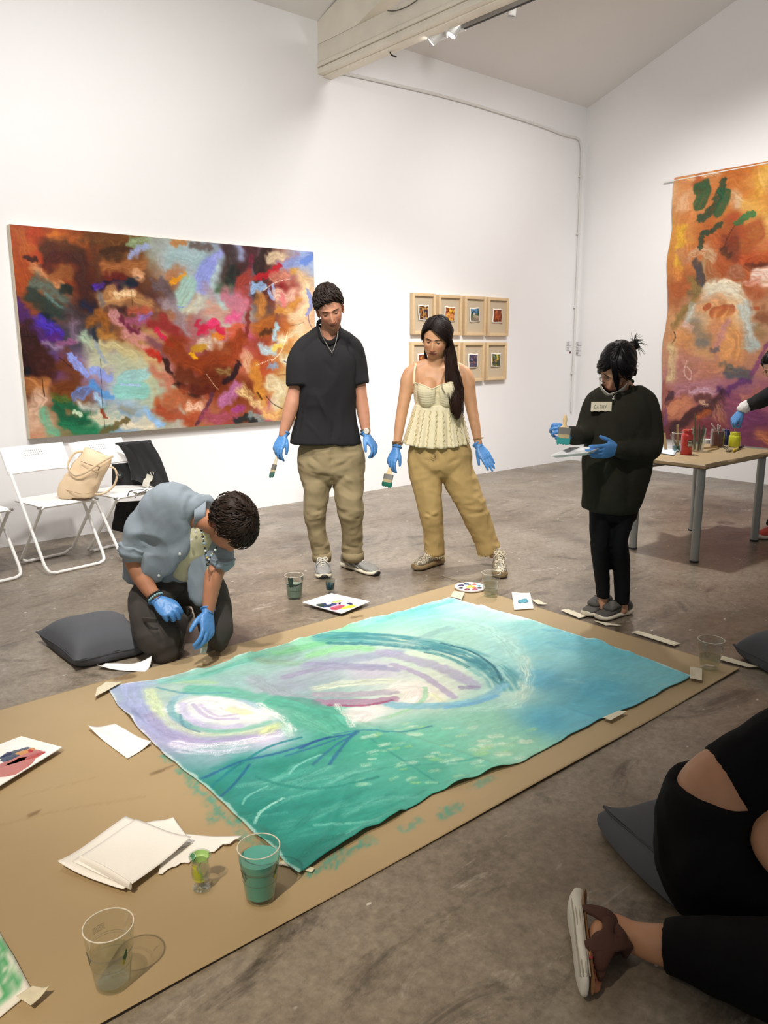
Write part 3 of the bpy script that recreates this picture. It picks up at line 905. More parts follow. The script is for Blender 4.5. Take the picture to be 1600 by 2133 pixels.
SR([(470, 160), (640, 150)], 35, '#e4c8a4', soft=.8, streak=.7)
SR([(980, 120), (960, 260)], 60, '#d8a434', soft=.5)
SR([(1030, 150), (1100, 400), (1200, 600)], 130, '#d8a858', soft=.6)
SR([(750, 190), (860, 240)], 90, '#b8682e', soft=.7)
SR([(760, 310), (840, 370)], 45, '#c8b494', soft=.6)
SR([(860, 360), (1000, 380)], 60, '#cc9440', soft=.6)
SR([(910, 520), (1000, 540)], 60, '#dcac60', soft=.6)
SR([(500, 190), (560, 230)], 50, '#a44c24', soft=.7)
SR([(600, 380), (680, 330)], 150, '#b0602e', soft=.8, a=.5)
SR([(390, 520), (390, 640), (380, 780)], 48, '#d0a030', soft=.5)
SR([(400, 690), (420, 740)], 40, '#b07450', soft=.5)
SR([(370, 800), (370, 860)], 40, '#d08040', soft=.6)
SR([(360, 940), (420, 930), (440, 900)], 55, '#a4562c', soft=.35)
SR([(640, 560), (700, 600)], 70, '#a85428', soft=.5)
SR([(780, 520), (880, 560), (860, 700)], 110, '#943c1c', soft=.5)
SR([(740, 600), (780, 720)], 50, '#6c3020', soft=.6)
SR([(690, 670), (720, 700)], 28, '#3c2418', soft=.4)
SR([(820, 760), (980, 740)], 80, '#a8481e', soft=.5)
SR([(850, 790), (1000, 770)], 22, '#4c2012', soft=.6)
SR([(920, 660), (990, 640)], 50, '#b8643c', soft=.6)
SR([(640, 760), (760, 850), (860, 850)], 80, '#a8562c', soft=.7)
SR([(770, 810), (790, 830)], 44, '#9c6448', soft=.4)
SR([(480, 700), (560, 680), (600, 720)], 50, '#c4a484', soft=.6, streak=.9)
SR([(560, 760), (600, 900)], 80, '#a08058', soft=.8, streak=.6)
SR([(495, 760), (530, 820), (535, 900)], 28, '#36363e', soft=.4)
SR([(470, 960), (520, 960)], 40, '#6c5c3c', soft=.7)
SR([(540, 240), (560, 250), (530, 340)], 42, '#1f4a2c', soft=.2, warp=.3)
SR([(690, 200), (660, 300), (600, 390), (530, 455)], 26, '#1c3c2a', soft=.25)
SR([(690, 270), (700, 320), (660, 400)], 34, '#1e4c2e', soft=.2, warp=.3)
SR([(790, 480), (840, 445), (890, 420)], 22, '#2a6838', soft=.2)
SR([(535, 650), (545, 560), (600, 540), (670, 490)], 16, '#1c3828', soft=.25)
SR([(770, 500), (720, 580), (700, 640), (655, 690)], 4, '#30180e', a=.9)
SR([(470, 870), (510, 1000), (400, 1120), (350, 1200)], 34, '#7c6838', soft=.6)
SR([(600, 940), (700, 910), (780, 960)], 46, '#e0d8c0', soft=.4)
SR([(580, 980), (660, 960), (760, 980), (820, 1040)], 60, '#dcd4bc', soft=.5)
SR([(600, 1000), (520, 1060), (490, 1140)], 36, '#a4a49c', soft=.5)
SR([(480, 1060), (450, 1130), (430, 1180)], 26, '#b8c0b8', soft=.5)
SR([(570, 1060), (640, 1060), (700, 1100)], 80, '#d49460', soft=.6)
SR([(780, 1060), (800, 1140)], 70, '#dcc098', soft=.6)
SR([(630, 1105), (690, 1090), (740, 1085)], 32, '#984020', soft=.2, warp=.08)
SR([(570, 1070), (590, 1058)], 18, '#984420', soft=.2, warp=.08)
SR([(870, 1075), (930, 1075)], 14, '#a04822', soft=.3)
SR([(830, 1060), (860, 1160), (870, 1260), (900, 1330)], 42, '#b4c0bc', soft=.5)
SR([(830, 1320), (910, 1330)], 36, '#a8b4b0', soft=.5)
SR([(700, 1180), (720, 1300), (780, 1400)], 120, '#d89454', soft=.7)
SR([(640, 1200), (620, 1320)], 50, '#c4845c', soft=.7)
SR([(720, 1160), (690, 1230), (650, 1330)], 28, '#c08480', soft=.6)
SR([(500, 1180), (540, 1280)], 60, '#80705c', soft=.8)
SR([(520, 1310), (580, 1330)], 40, '#74706a', soft=.7)
SR([(610, 1370), (650, 1360)], 18, '#5c5460', soft=.5)
SR([(430, 1190), (470, 1210)], 28, '#d4a490', soft=.5, streak=.8)
SR([(940, 860), (1000, 880)], 60, '#ecd4c8', soft=.4)
SR([(880, 920), (940, 960)], 60, '#a0502c', soft=.6)
SR([(850, 900), (930, 880)], 30, '#dca08c', soft=.6)
SR([(960, 1130), (1000, 1140)], 60, '#7c4428', soft=.6)
SR([(920, 1200), (960, 1260)], 50, '#907048', soft=.8)
SR([(380, 1250), (420, 1350)], 80, '#c88850', soft=.8)
SR([(350, 1240), (358, 1280), (335, 1318)], 6, '#2c2420', a=.9)
SR([(330, 1330), (340, 1480), (320, 1560)], 40, '#d0b888', soft=.8)
SR([(430, 1420), (520, 1480), (480, 1560)], 90, '#b4786a', soft=.7)
SR([(440, 1440), (420, 1520), (460, 1570), (470, 1520), (440, 1480)], 7, '#e4c0b8', a=.8)
SR([(600, 1500), (700, 1480)], 90, '#c48460', soft=.7)
SR([(730, 1510), (800, 1530), (860, 1540)], 40, '#4c5058', soft=.4)
SR([(690, 1460), (740, 1490)], 30, '#746858', soft=.7)
SR([(880, 1540), (940, 1440), (1000, 1320)], 18, '#7c3c6c', soft=.5)
SR([(360, 1640), (500, 1620), (640, 1600)], 55, '#ac7480', soft=.7)
SR([(470, 1660), (540, 1640), (640, 1660)], 24, '#c8a0b4', soft=.6, streak=.7)
SR([(700, 1660), (780, 1610), (860, 1580)], 28, '#5c2c6c', soft=.5)
SR([(660, 1630), (720, 1680)], 26, '#4a2060', soft=.5)
SR([(300, 1720), (330, 1670)], 28, '#38202c', soft=.3)
SR([(320, 1800), (420, 1740)], 70, '#c47c58', soft=.7)
SR([(290, 1780), (290, 1880)], 22, '#6c3c64', soft=.6)
SR([(360, 1900), (460, 1830), (560, 1780), (680, 1700)], 48, '#30161c', soft=.45)
SR([(500, 1700), (580, 1690), (610, 1740)], 24, '#5c3434', soft=.5)
SR([(540, 1730), (580, 1740)], 18, '#d8b48c', soft=.6, streak=.8)
SR([(520, 1830), (580, 1800)], 30, '#b85c28', soft=.5)
SR([(640, 1780), (660, 1860)], 60, '#b47858', soft=.7, streak=.7)
SR([(560, 1880), (640, 1900)], 60, '#74303c', soft=.6)
SR([(760, 1720), (860, 1780), (960, 1740)], 80, '#96506a', soft=.6)
SR([(830, 1700), (940, 1660)], 40, '#b87464', soft=.6)
SR([(880, 1860), (980, 1850)], 80, '#6c305c', soft=.5)
SR([(760, 1960), (840, 1940)], 60, '#7c3c5c', soft=.6)
SR([(940, 1950), (1000, 1960)], 60, '#c47448', soft=.6)
SR([(980, 2090), (1000, 2100)], 60, '#b85828', soft=.6)
SR([(1100, 300), (1300, 500), (1250, 900)], 150, '#b8642e', soft=.8)
SR([(1150, 1000), (1300, 1300)], 180, '#d0a074', soft=.8)
SR([(1100, 1600), (1400, 1500)], 160, '#a46070', soft=.8)
SR([(1100, 1850), (1500, 1800)], 130, '#6c3048', soft=.8)
SR([(1400, 200), (1600, 900)], 140, '#c89040', soft=.8)
cr.texture(0.08, 60)
t = empty('hanging_canvas', (HX, HY1 - HW / 2, HZ0), 'tall loose canvas with orange and purple abstract painting hung on the end wall', 'painting')
b = MB()
nx, ny = cr.nx, cr.ny
edge = (fbm2(cr.B[:, 0] * 2.2, cr.B[:, 0] * 0 + 5, 4) - 0.5) * 0.10 + 0.09 - 0.09 * (1 - cr.B[:, 0] / cr.h)
V = []
for j in range(ny):
    for i in range(nx):
        a = edge[j] * max(0, 1 - i / 12) ** 1 + cr.A[j, i]
        V.append((HX - 0.012 * math.sin(a * 2.3 + 0.6) * (cr.B[j, i] / cr.h), HY1 - a, HZ1 - cr.B[j, i]))
b.add(V, [(j * nx + i, (j + 1) * nx + i, (j + 1) * nx + i + 1, j * nx + i + 1) for j in range(ny - 1) for i in range(nx - 1)])
mh = mat_paint('acrylic_paint', 0.5, 0.45, 60)
o = obj('painted_canvas', b, mh, t, colors=cr.C.reshape(-1, 3))
b = MB(); b.tube([onX(1384, 380, WX - 0.02), (WX - 0.02, HY1 - HW - 0.1, HZ1 + 0.005)], 0.012, 8); obj('hanging_rail', b, M_WM, t, label='white rail along the top edge')

# ---------------------------------------------------------------- canvas on the floor
FX0, FX1, FY0, FY1 = 1.06, 3.115, 1.585, 3.07
ZP, ZC = 0.004, 0.007
cf = Canvas(560, 410, FX1 - FX0, FY1 - FY0)
def fp(q):
    p = G(q[0], q[1], ZC)
    return (p.x - FX0, p.y - FY0)
cf.base_pts([(fp((x, y)), c) for x, y, c in [
 (240,1440,'#aab8d0'),(290,1500,'#a8b0d0'),(330,1530,'#b0acd0'),(400,1400,'#98c8b8'),(520,1360,'#86c6ac'),(640,1320,'#94d0ac'),(700,1300,'#8cd0a8'),(760,1290,'#94dcc8'),(860,1265,'#84d4d0'),(935,1255,'#b0e4dc'),(1000,1270,'#bce0d8'),
 (1080,1300,'#98d4d0'),(1060,1285,'#c8e8e0'),(1200,1340,'#72c0cc'),(1300,1370,'#74c4d0'),(1420,1408,'#78c8d2'),(1250,1440,'#62b4c8'),(1150,1500,'#5cb0c4'),(1120,1420,'#66b4c8'),(1240,1490,'#68b8c8'),(1100,1340,'#88ccd0'),
 (1040,1380,'#a8dcd4'),(1060,1440,'#c0e0d0'),(1040,1330,'#a8d8d0'),(1000,1500,'#98d4bc'),(900,1540,'#7ccab0'),(1050,1560,'#98d4b4'),(1000,1600,'#76c6ae'),(1100,1580,'#9cd4bc'),(800,1560,'#4cb49a'),(900,1620,'#54b49e'),(700,1560,'#3ca890'),
 (600,1600,'#309c8c'),(500,1600,'#309890'),(450,1640,'#2c9488'),(560,1700,'#269488'),(650,1800,'#208a80'),(700,1700,'#2e9e90'),(780,1720,'#3aa696'),(850,1680,'#48ac9a'),(640,1500,'#58b69e'),(700,1520,'#48b098'),(690,1480,'#60b8a0'),
 (770,1480,'#f4f0ea'),(750,1490,'#f4f0ea'),(780,1400,'#d0ccd8'),(850,1440,'#f0ecdc'),(890,1450,'#ece8d8'),(650,1400,'#b0bcc4'),(600,1430,'#a8b4c0'),(500,1420,'#a0c4c0'),(480,1490,'#e8e8e4'),(430,1480,'#d4dae4'),(540,1490,'#e4e4e4'),
 (560,1540,'#d0cce4'),(380,1540,'#b8b0d4'),(450,1580,'#8cb0b8'),(350,1450,'#b4ccc0'),(870,1370,'#d4e4cc'),(920,1400,'#dce4d0'),(940,1330,'#a8d4c4'),(820,1340,'#c4dcc8')]], 3.2, 0.02)
def SF(pts, cm, col, **k): cf.stroke([fp(p) for p in pts], cm / 100 / 2, col, **k)
KZ = 2.5806
def S1(pts, cm, col, **k): SF([(200 + x / KZ, 1230 + y / KZ) for x, y in pts], cm, col, **k)
def S2(pts, cm, col, **k): SF([(640 + x / 1.951, 1230 + y / 1.951) for x, y in pts], cm, col, **k)
def S3(pts, cm, col, **k): SF([(340 + x / 1.951, 1480 + y / 1.951) for x, y in pts], cm, col, **k)
# left eye-shaped swirl
S1([(130, 540), (200, 640), (300, 740), (420, 800)], 14, '#a4acd4', soft=.7, a=.7)
S1([(250, 560), (300, 640), (330, 690)], 8, '#d0dcb0', soft=.8)
S1([(280, 690), (400, 790), (560, 820), (760, 800), (960, 760)], 9, '#a8a2c4', soft=.8, a=.8, nb=12)
S1([(320, 640), (420, 740), (580, 780), (760, 770), (980, 740)], 8, '#ccdcb4', soft=.9, a=.75)
S1([(980, 730), (900, 770)], 8, '#d4e0a0', soft=.9)
S1([(400, 660), (480, 730), (640, 760), (800, 750), (930, 710)], 5, '#7cbca8', soft=.8, a=.8)
S1([(430, 640), (560, 600), (700, 620), (860, 660)], 16, '#ecebe8', soft=.6)
S1([(520, 680), (700, 690), (860, 680)], 12, '#f2eeec', soft=.7)
S1([(440, 620), (480, 690), (600, 740), (780, 730)], 5, '#c4c0dc', soft=.7)
S1([(500, 620), (600, 690), (760, 690)], 3, '#bcb4d0', soft=.7)
S1([(540, 620), (640, 680), (780, 660)], 2.5, '#c4bcd4', soft=.7)
S1([(720, 640), (800, 660)], 7, '#e0e4b4', soft=.7)
S1([(400, 590), (380, 640), (420, 700), (500, 740)], 4, '#7fb0b8', soft=.6)
S1([(400, 590), (520, 540), (700, 560), (860, 620)], 7, '#a4c4d0', soft=.7)
S1([(440, 840), (600, 850), (800, 820), (980, 780)], 7, '#e4e0ec', soft=.6, streak=.8, nb=14)
S1([(480, 870), (640, 880), (800, 860)], 6, '#d0d4e4', soft=.6, streak=.8, nb=14)
S1([(460, 810), (640, 820), (860, 790)], 2, '#b0a4cc', soft=.6)
S1([(440, 680), (470, 740), (560, 770)], 1.6, '#6c98a8', soft=.6)
# top-left greens
S1([(380, 500), (520, 500), (600, 500)], 7, '#b0d4a4', soft=.9, a=.8)
S1([(300, 510), (500, 470), (720, 400), (860, 360)], 7, '#84c4b8', soft=.7)
S1([(520, 460), (700, 400), (860, 350)], 5, '#70b8a4', soft=.7)
S1([(960, 340), (1120, 300), (1260, 260)], 11, '#80cc94', soft=.7)
S1([(1140, 350), (1300, 310), (1460, 310)], 10, '#98d89c', soft=.7)
S1([(700, 450), (900, 430), (1100, 380)], 9, '#9cc4b8', soft=.8, a=.7)
S1([(840, 370), (940, 390), (1100, 390)], 9, '#94b8a0', soft=.8)
# grey-lilac sweep
S1([(820, 480), (980, 560), (1160, 600), (1320, 590)], 13, '#a4b0b8', soft=.6, nb=14)
S1([(1120, 400), (1300, 380), (1600, 330)], 11, '#a8b0c4', soft=.6, nb=14)
S1([(1000, 470), (1200, 420), (1500, 420), (1600, 430)], 7, '#a8a4c0', soft=.6)
S1([(1180, 530), (1350, 500), (1580, 490)], 9, '#dce4cc', soft=.7)
S1([(1180, 560), (1400, 560), (1590, 550)], 6, '#b8aebc', soft=.3, nb=14)
S1([(1190, 600), (1400, 605), (1590, 590)], 6, '#b48ca8', soft=.3, nb=14)
S1([(1250, 620), (1420, 625), (1580, 600)], 2.5, '#a8507c', soft=.5)
# teal ribbon below
S1([(480, 540), (760, 560), (980, 620), (1140, 700), (1280, 760)], 12, '#6cbca4', soft=.5, nb=14)
S1([(980, 600), (1180, 640), (1300, 730)], 14, '#58b49c', soft=.4)
S1([(1290, 620), (1340, 680), (1380, 740)], 4, '#dce8dc', soft=.6, streak=.9)
S1([(860, 610), (1000, 690), (1060, 760)], 4, '#e4ece4', soft=.6, streak=.9)
S1([(1000, 730), (1040, 790)], 5, '#bcd8cc', soft=.7, streak=.8)
S1([(280, 540), (460, 560), (700, 550)], 2, '#6ca8b0', soft=.6)
# upper dark arcs: broad dragged strokes with few bristle tracks
S2([(70, 190), (240, 192), (420, 212), (560, 240), (690, 290), (770, 345), (800, 385)], 19, '#4a9ca4', soft=.4, a=.75, streak=.95, nb=5, warp=.05, var=.05)
S2([(60, 182), (260, 182), (440, 205), (600, 245)], 12, '#2f8894', soft=.4, a=.6, streak=.95, nb=4, warp=.05, var=.05)
S2([(80, 212), (300, 218), (470, 240)], 5, '#247c8c', soft=.6, a=.8, streak=.5)
S2([(450, 225), (600, 262), (720, 320), (775, 380)], 7, '#2a8090', soft=.5, a=.7, streak=.9, nb=3)
S2([(470, 252), (560, 275), (640, 315)], 3.0, '#10505c', soft=.6)
S2([(530, 215), (650, 250), (740, 310), (780, 370)], 2.0, '#1f6f80', soft=.6)
S2([(440, 240), (580, 285), (690, 350)], 4, '#88c4bc', soft=.7)
S2([(380, 230), (480, 180), (560, 150)], 9, '#8cb4b4', soft=.6, a=.6)
S2([(560, 120), (660, 140), (780, 200), (830, 260)], 16, '#b4dcd0', soft=.7, a=.7)
S2([(280, 120), (420, 80), (580, 40)], 6, '#7cccc8', soft=.7)
S2([(560, 40), (600, 30)], 6, '#8cd8d4', soft=.7)
S2([(640, 40), (780, 90), (860, 120)], 9, '#d4ece4', soft=.8)
S2([(300, 250), (440, 290), (560, 330), (660, 385)], 10, '#b0acc4', soft=.5, nb=16)
S2([(340, 300), (460, 350), (590, 440)], 5, '#b4a8c4', soft=.5, nb=16)
S2([(620, 400), (680, 400)], 5, '#9c8cb4', soft=.5, streak=.7)
S2([(0, 300), (120, 300), (300, 310)], 6, '#a4a4c0', soft=.6)
S2([(370, 400), (440, 400), (430, 450)], 14, '#f0e8e0', soft=.7)
S2([(500, 430), (540, 450)], 6, '#e4e8c0', soft=.8)
S2([(190, 500), (240, 500), (220, 530)], 12, '#f4eeea', soft=.7)
S2([(470, 400), (470, 440), (420, 480), (330, 520)], 3, '#a8d8b0', soft=.6)
S2([(330, 470), (480, 475), (620, 465), (740, 430), (790, 390)], 7, '#84c0d4', soft=.5, a=.85)
S2([(560, 480), (660, 465), (760, 430)], 4, '#78b8d8', soft=.6)
S2([(860, 280), (880, 360), (870, 430), (820, 470)], 9, '#cce4d4', soft=.7, streak=.8)
S2([(640, 490), (740, 480), (840, 460)], 8, '#b0dccc', soft=.8)
for k in range(42):
    rx, ry = random.Random(k).uniform(880, 1480), random.Random(k + 99).uniform(150, 600)
    if ry > 150 + (rx - 880) * 0.33 - 10 and ry < 640 - (rx - 880) * 0.45:
        c_ = ('#7cc4d0', '#5cb0c4', '#6cbccc', '#90ccd0', '#58a8c4')[k % 5]
        S2([(rx, ry), (rx + 60, ry + 6)], 6, c_, soft=.8, a=.45, streak=.6)
# lower teal waves
rr_ = random.Random(5)
for k in range(34):
    x0, y0 = rr_.uniform(430, 780), rr_.uniform(1570, 1770)
    c_ = ('#7cc8b8', '#1f8478', '#56b4a4', '#9cd8c8', '#228c84', '#4cb0a0')[k % 6]
    S_ = [(x0, y0), (x0 + rr_.uniform(40, 90), y0 - rr_.uniform(8, 30)), (x0 + rr_.uniform(110, 190), y0 - rr_.uniform(30, 50))]
    SF(S_, rr_.choice((2, 4, 6)), c_, soft=.8, a=.33, streak=.8)
S3([(160, 290), (320, 215), (480, 180), (680, 120)], 2.4, '#1f5c9c', soft=.9, a=.75)
S3([(560, 165), (640, 130), (760, 110)], 2.2, '#1c4fa0', soft=.9, a=.75)
S3([(690, 230), (730, 170), (790, 95)], 2.4, '#2464a4', soft=.9, a=.75)
S3([(620, 230), (700, 160), (800, 100)], 2.2, '#2c74a4', soft=.9, a=.75)
S3([(500, 195), (650, 150), (800, 95)], 1.6, '#2f80a0', soft=.5)
S3([(700, 110), (820, 90), (960, 100), (1090, 70)], 1.6, '#3c90a0', soft=.6, a=.8)
S3([(190, 330), (280, 250), (420, 160), (560, 120)], 1.8, '#1f8890', soft=.5)
S3([(230, 370), (300, 300), (350, 230)], 1.5, '#1c6c94', soft=.5)
S3([(380, 470), (410, 420), (500, 370)], 1.6, '#a8dcd0', soft=.6)
S3([(330, 390), (350, 360), (430, 320)], 1.3, '#7cc8bc', soft=.6)
S3([(520, 270), (560, 230), (650, 190)], 1.5, '#84ccc0', soft=.6)
S3([(640, 480), (760, 480), (900, 470)], 2, '#6cc0b0', soft=.7)
S3([(740, 530), (840, 500), (960, 450)], 3.5, '#5cb8a8', soft=.6, streak=.8)
S3([(540, 650), (640, 560), (760, 530)], 4, '#1f8478', soft=.7)
S3([(430, 500), (540, 500), (640, 420)], 5, '#2a9488', soft=.8)
S3([(380, 280), (520, 320), (700, 330), (900, 290)], 2.2, '#2c9488', soft=.7)
S3([(820, 110), (900, 160), (1000, 220), (1160, 320)], 1.6, '#3c9c90', soft=.7, a=.7)
S3([(1040, 240), (1160, 230), (1300, 200)], 1.8, '#4ca898', soft=.7, a=.7)
# dabs of light green and cream
rr_ = random.Random(11)
for k in range(95):
    x0 = rr_.uniform(800, 1560); y0 = rr_.uniform(20, 330)
    if y0 > 200 + (1560 - x0) * 0.28 or y0 < 30 + max(0, (x0 - 1150)) * 0.12:
        continue
    c_ = ('#c8e4b8', '#e4ecd8', '#b4dc88', '#a4d8b8', '#d4e8c8', '#8cc8a8')[k % 6]
    S3([(x0, y0), (x0 + rr_.uniform(12, 34), y0 - rr_.uniform(0, 10))], rr_.uniform(1.6, 4.0), c_, soft=.7, a=.5, streak=.6)
for x0, y0 in ((1300, 150), (1370, 180), (1290, 130), (830, 120), (1460, 130), (1330, 110), (1010, 110)):
    S3([(x0, y0), (x0 + 34, y0 - 4)], 4.5, '#dcead0', soft=.7, a=.65)
# pale unpainted rim
e_ = np.minimum.reduce([cf.A, cf.w - cf.A, cf.h - cf.B])
rim = sstep(0.010, 0.002, e_ + (fbm2(cf.A * 26, cf.B * 26, 3) - 0.5) * 0.026)[..., None] * 0.6
cf.C = cf.C * (1 - rim) + hx('#e8ece4') * rim
cf.texture(0.05, 55)
sat = cf.C.mean(2, keepdims=True); cf.C = np.clip(sat + (cf.C - sat) * 0.92 - 0.01, 0, 1) ** 1.14
b = MB()
nx, ny = cf.nx, cf.ny
wav = (fbm2(cf.A * 5, cf.B * 5, 3) - 0.5) * 0.006
e2 = np.minimum.reduce([cf.A, cf.w - cf.A, cf.B, cf.h - cf.B])
lift = sstep(0.05, 0.0, e2) * (0.004 + 0.014 * sstep(0.5, 0.8, fbm2(cf.A * 6 + 9, cf.B * 6, 2)))
Z = ZC + 0.003 + wav + lift
for p_, q_, am in (((640, 1330), (1000, 1262), .004), ((820, 1530), (1050, 1600), .004), ((700, 1440), (770, 1290), .003), ((480, 1420), (900, 1560), .003), ((1000, 1420), (1250, 1500), .002), ((840, 1400), (690, 1760), .003)):
    a_, b_ = fp(p_), fp(q_); dx, dy = b_[0] - a_[0], b_[1] - a_[1]; L_ = math.hypot(dx, dy)
    tt = np.clip(((cf.A - a_[0]) * dx + (cf.B - a_[1]) * dy) / L_ ** 2, 0, 1)
    dd = np.hypot(cf.A - a_[0] - tt * dx, cf.B - a_[1] - tt * dy)
    Z = Z + am * np.exp(-(dd / 0.012) ** 2)
jx = (fbm2(cf.B * 9, cf.B * 0 + 2, 2) - 0.5) * 0.018 * np.exp(-cf.A / 0.05) + (fbm2(cf.B * 9, cf.B * 0 + 7, 2) - 0.5) * 0.018 * np.exp(-(cf.w - cf.A) / 0.05)
jy = (fbm2(cf.A * 9, cf.A * 0 + 4, 2) - 0.5) * 0.03 * np.exp(-cf.B / 0.05) + (fbm2(cf.A * 9, cf.A * 0 + 11, 2) - 0.5) * 0.03 * np.exp(-(cf.h - cf.B) / 0.05)
Xw, Yw = FX0 + cf.A, FY0 + cf.B; uu, vv = cf.A / cf.w, cf.B / cf.h
ex_ = (1 - uu) ** 2 * np.interp(Yw, [1.6, 1.96, 2.23, 2.44, 2.88, 3.08], [-.01, 0, .01, -.005, .03, .066]) + uu ** 2 * np.interp(Yw, [1.58, 1.93, 2.5, 3.06], [-.02, .025, .025, -.03])
ey_ = (1 - vv) ** 2 * np.interp(Xw, [1.06, 1.29, 1.61, 2.0, 2.45, 2.67, 3.1], [.01, .035, .05, 0, 0, -.02, -.02]) + vv ** 2 * np.interp(Xw, [1.10, 1.25, 1.5, 2, 2.6, 3.08], [.06, -.005, -.03, -.015, -.035, -.03])
V = np.stack([Xw + ex_ + jx * .5, Yw + ey_ + jy * .5, Z], -1).reshape(-1, 3)
F = [(j * nx + i, j * nx + i + 1, (j + 1) * nx + i + 1, (j + 1) * nx + i) for j in range(ny - 1) for i in range(nx - 1)]
ring = [i for i in range(nx)] + [j * nx + nx - 1 for j in range(1, ny)] + [(ny - 1) * nx + i for i in range(nx - 2, -1, -1)] + [j * nx for j in range(ny - 2, 0, -1)]
n0 = len(V); low = V[ring].copy(); low[:, 2] -= 0.0018
V = np.vstack([V, low]); F = F + [(ring[k], n0 + k, n0 + (k + 1) % len(ring), ring[(k + 1) % len(ring)]) for k in range(len(ring))]
fcol = np.vstack([cf.C.reshape(-1, 3), cf.C.reshape(-1, 3)[ring]])
b.add(V, F)
o = obj('floor_canvas', b, mat_paint('wash_paint', 0.45, 0.12, 120), colors=fcol, angle=180,
        label='large turquoise and white canvas being painted, flat on the brown paper', cat='painting')

# ---------------------------------------------------------------- brown paper under it
BX0, BX1, BY0, BY1 = -1.6, 3.352, 1.467, 3.222
def paper(u, v):
    x = BX0 + (BX1 - BX0) * u; y = BY0 + (BY1 - BY0) * v
    z = ZP + 0.0012 * math.sin(x * 3.1 + y) * math.sin(y * 4.3)
    if v < 0.03: z += 0.008 * (0.03 - v) / 0.03 * (0.6 + 0.4 * math.sin(x * 4))
    if v < 0.001: y += 0.004 * math.sin(x * 2.2)
    return (x, y, z)
PNX, PNY = 470, 176
cp = Canvas(PNX + 1, PNY + 1, BX1 - BX0, BY1 - BY0)
cp.C[:] = hx('#a8926f')
def SP(pts, cm, col, **k): cp.stroke([(G(x, y, ZP).x - BX0, G(x, y, ZP).y - BY0) for x, y in pts], cm / 200, col, **k)
TEAL = '#3f8c7c'
for pts, cm, al in (([(345, 1575), (362, 1583)], 5, .8), ([(385, 1603), (400, 1625), (412, 1652)], 6, .7), ([(372, 1600), (380, 1612)], 4, .5), ([(436, 1668), (450, 1690), (456, 1702)], 8, .75), ([(455, 1692), (475, 1706), (492, 1712)], 6, .8),
                    ([(920, 1703), (938, 1685), (955, 1678)], 5, .8), ([(690, 1795), (720, 1778), (765, 1755)], 6, .8), ([(985, 1640), (1022, 1622)], 5, .5), ([(1080, 1580), (1130, 1560)], 5, .35), ([(500, 1730), (560, 1790)], 5, .5), ([(840, 1725), (870, 1712)], 5, .5), ([(640, 1818), (690, 1800)], 5, .8)):
    SP(pts, cm, TEAL, a=al, soft=.6, streak=.9, warp=.7, nb=5)
for pts, cm in (([(248, 1414), (275, 1408)], 6), ([(735, 1286), (752, 1283)], 4), ([(318, 1612), (362, 1594)], 2.2), ([(80, 1690), (60, 1700)], 2), ([(430, 2085), (440, 2088)], 1.6)):
    SP(pts, cm, '#6f5a40', a=.75, soft=.5, streak=.2, warp=.3)
SP([(0, 1720), (120, 1690), (300, 1660)], 2.0, '#97805c', a=.5, soft=.9); SP([(40, 1660), (200, 1620)], 1.6, '#97805c', a=.4, soft=.9)
P_grid = [paper(i / PNX, j / PNY) for j in range(PNY + 1) for i in range(PNX + 1)]
V = np.array(P_grid); w_ = PNX + 1
F = [(j * w_ + i, j * w_ + i + 1, (j + 1) * w_ + i + 1, (j + 1) * w_ + i) for j in range(PNY) for i in range(PNX)]
ring = [i for i in range(w_)] + [j * w_ + PNX for j in range(1, PNY + 1)] + [PNY * w_ + i for i in range(PNX - 1, -1, -1)] + [j * w_ for j in range(PNY - 1, 0, -1)]
n0 = len(V); low = V[ring].copy(); low[:, 2] -= 0.0016; V = np.vstack([V, low])
F += [(ring[k], n0 + k, n0 + (k + 1) % len(ring), ring[(k + 1) % len(ring)]) for k in range(len(ring))]
pc_ = cp.C.reshape(-1, 3); pc_ = np.vstack([pc_, pc_[ring]])
b = MB(); b.add(V, F)
mp = mat('kraft_paper', '#a8926f', 0.62, bump=.12, bscale=25, var=0.045, vscale=2.2, spec=0.3, attr='paint')
obj('kraft_paper_sheet', b, mp, angle=180, colors=pc_, label='long sheet of brown kraft paper laid on the concrete floor', cat='paper')

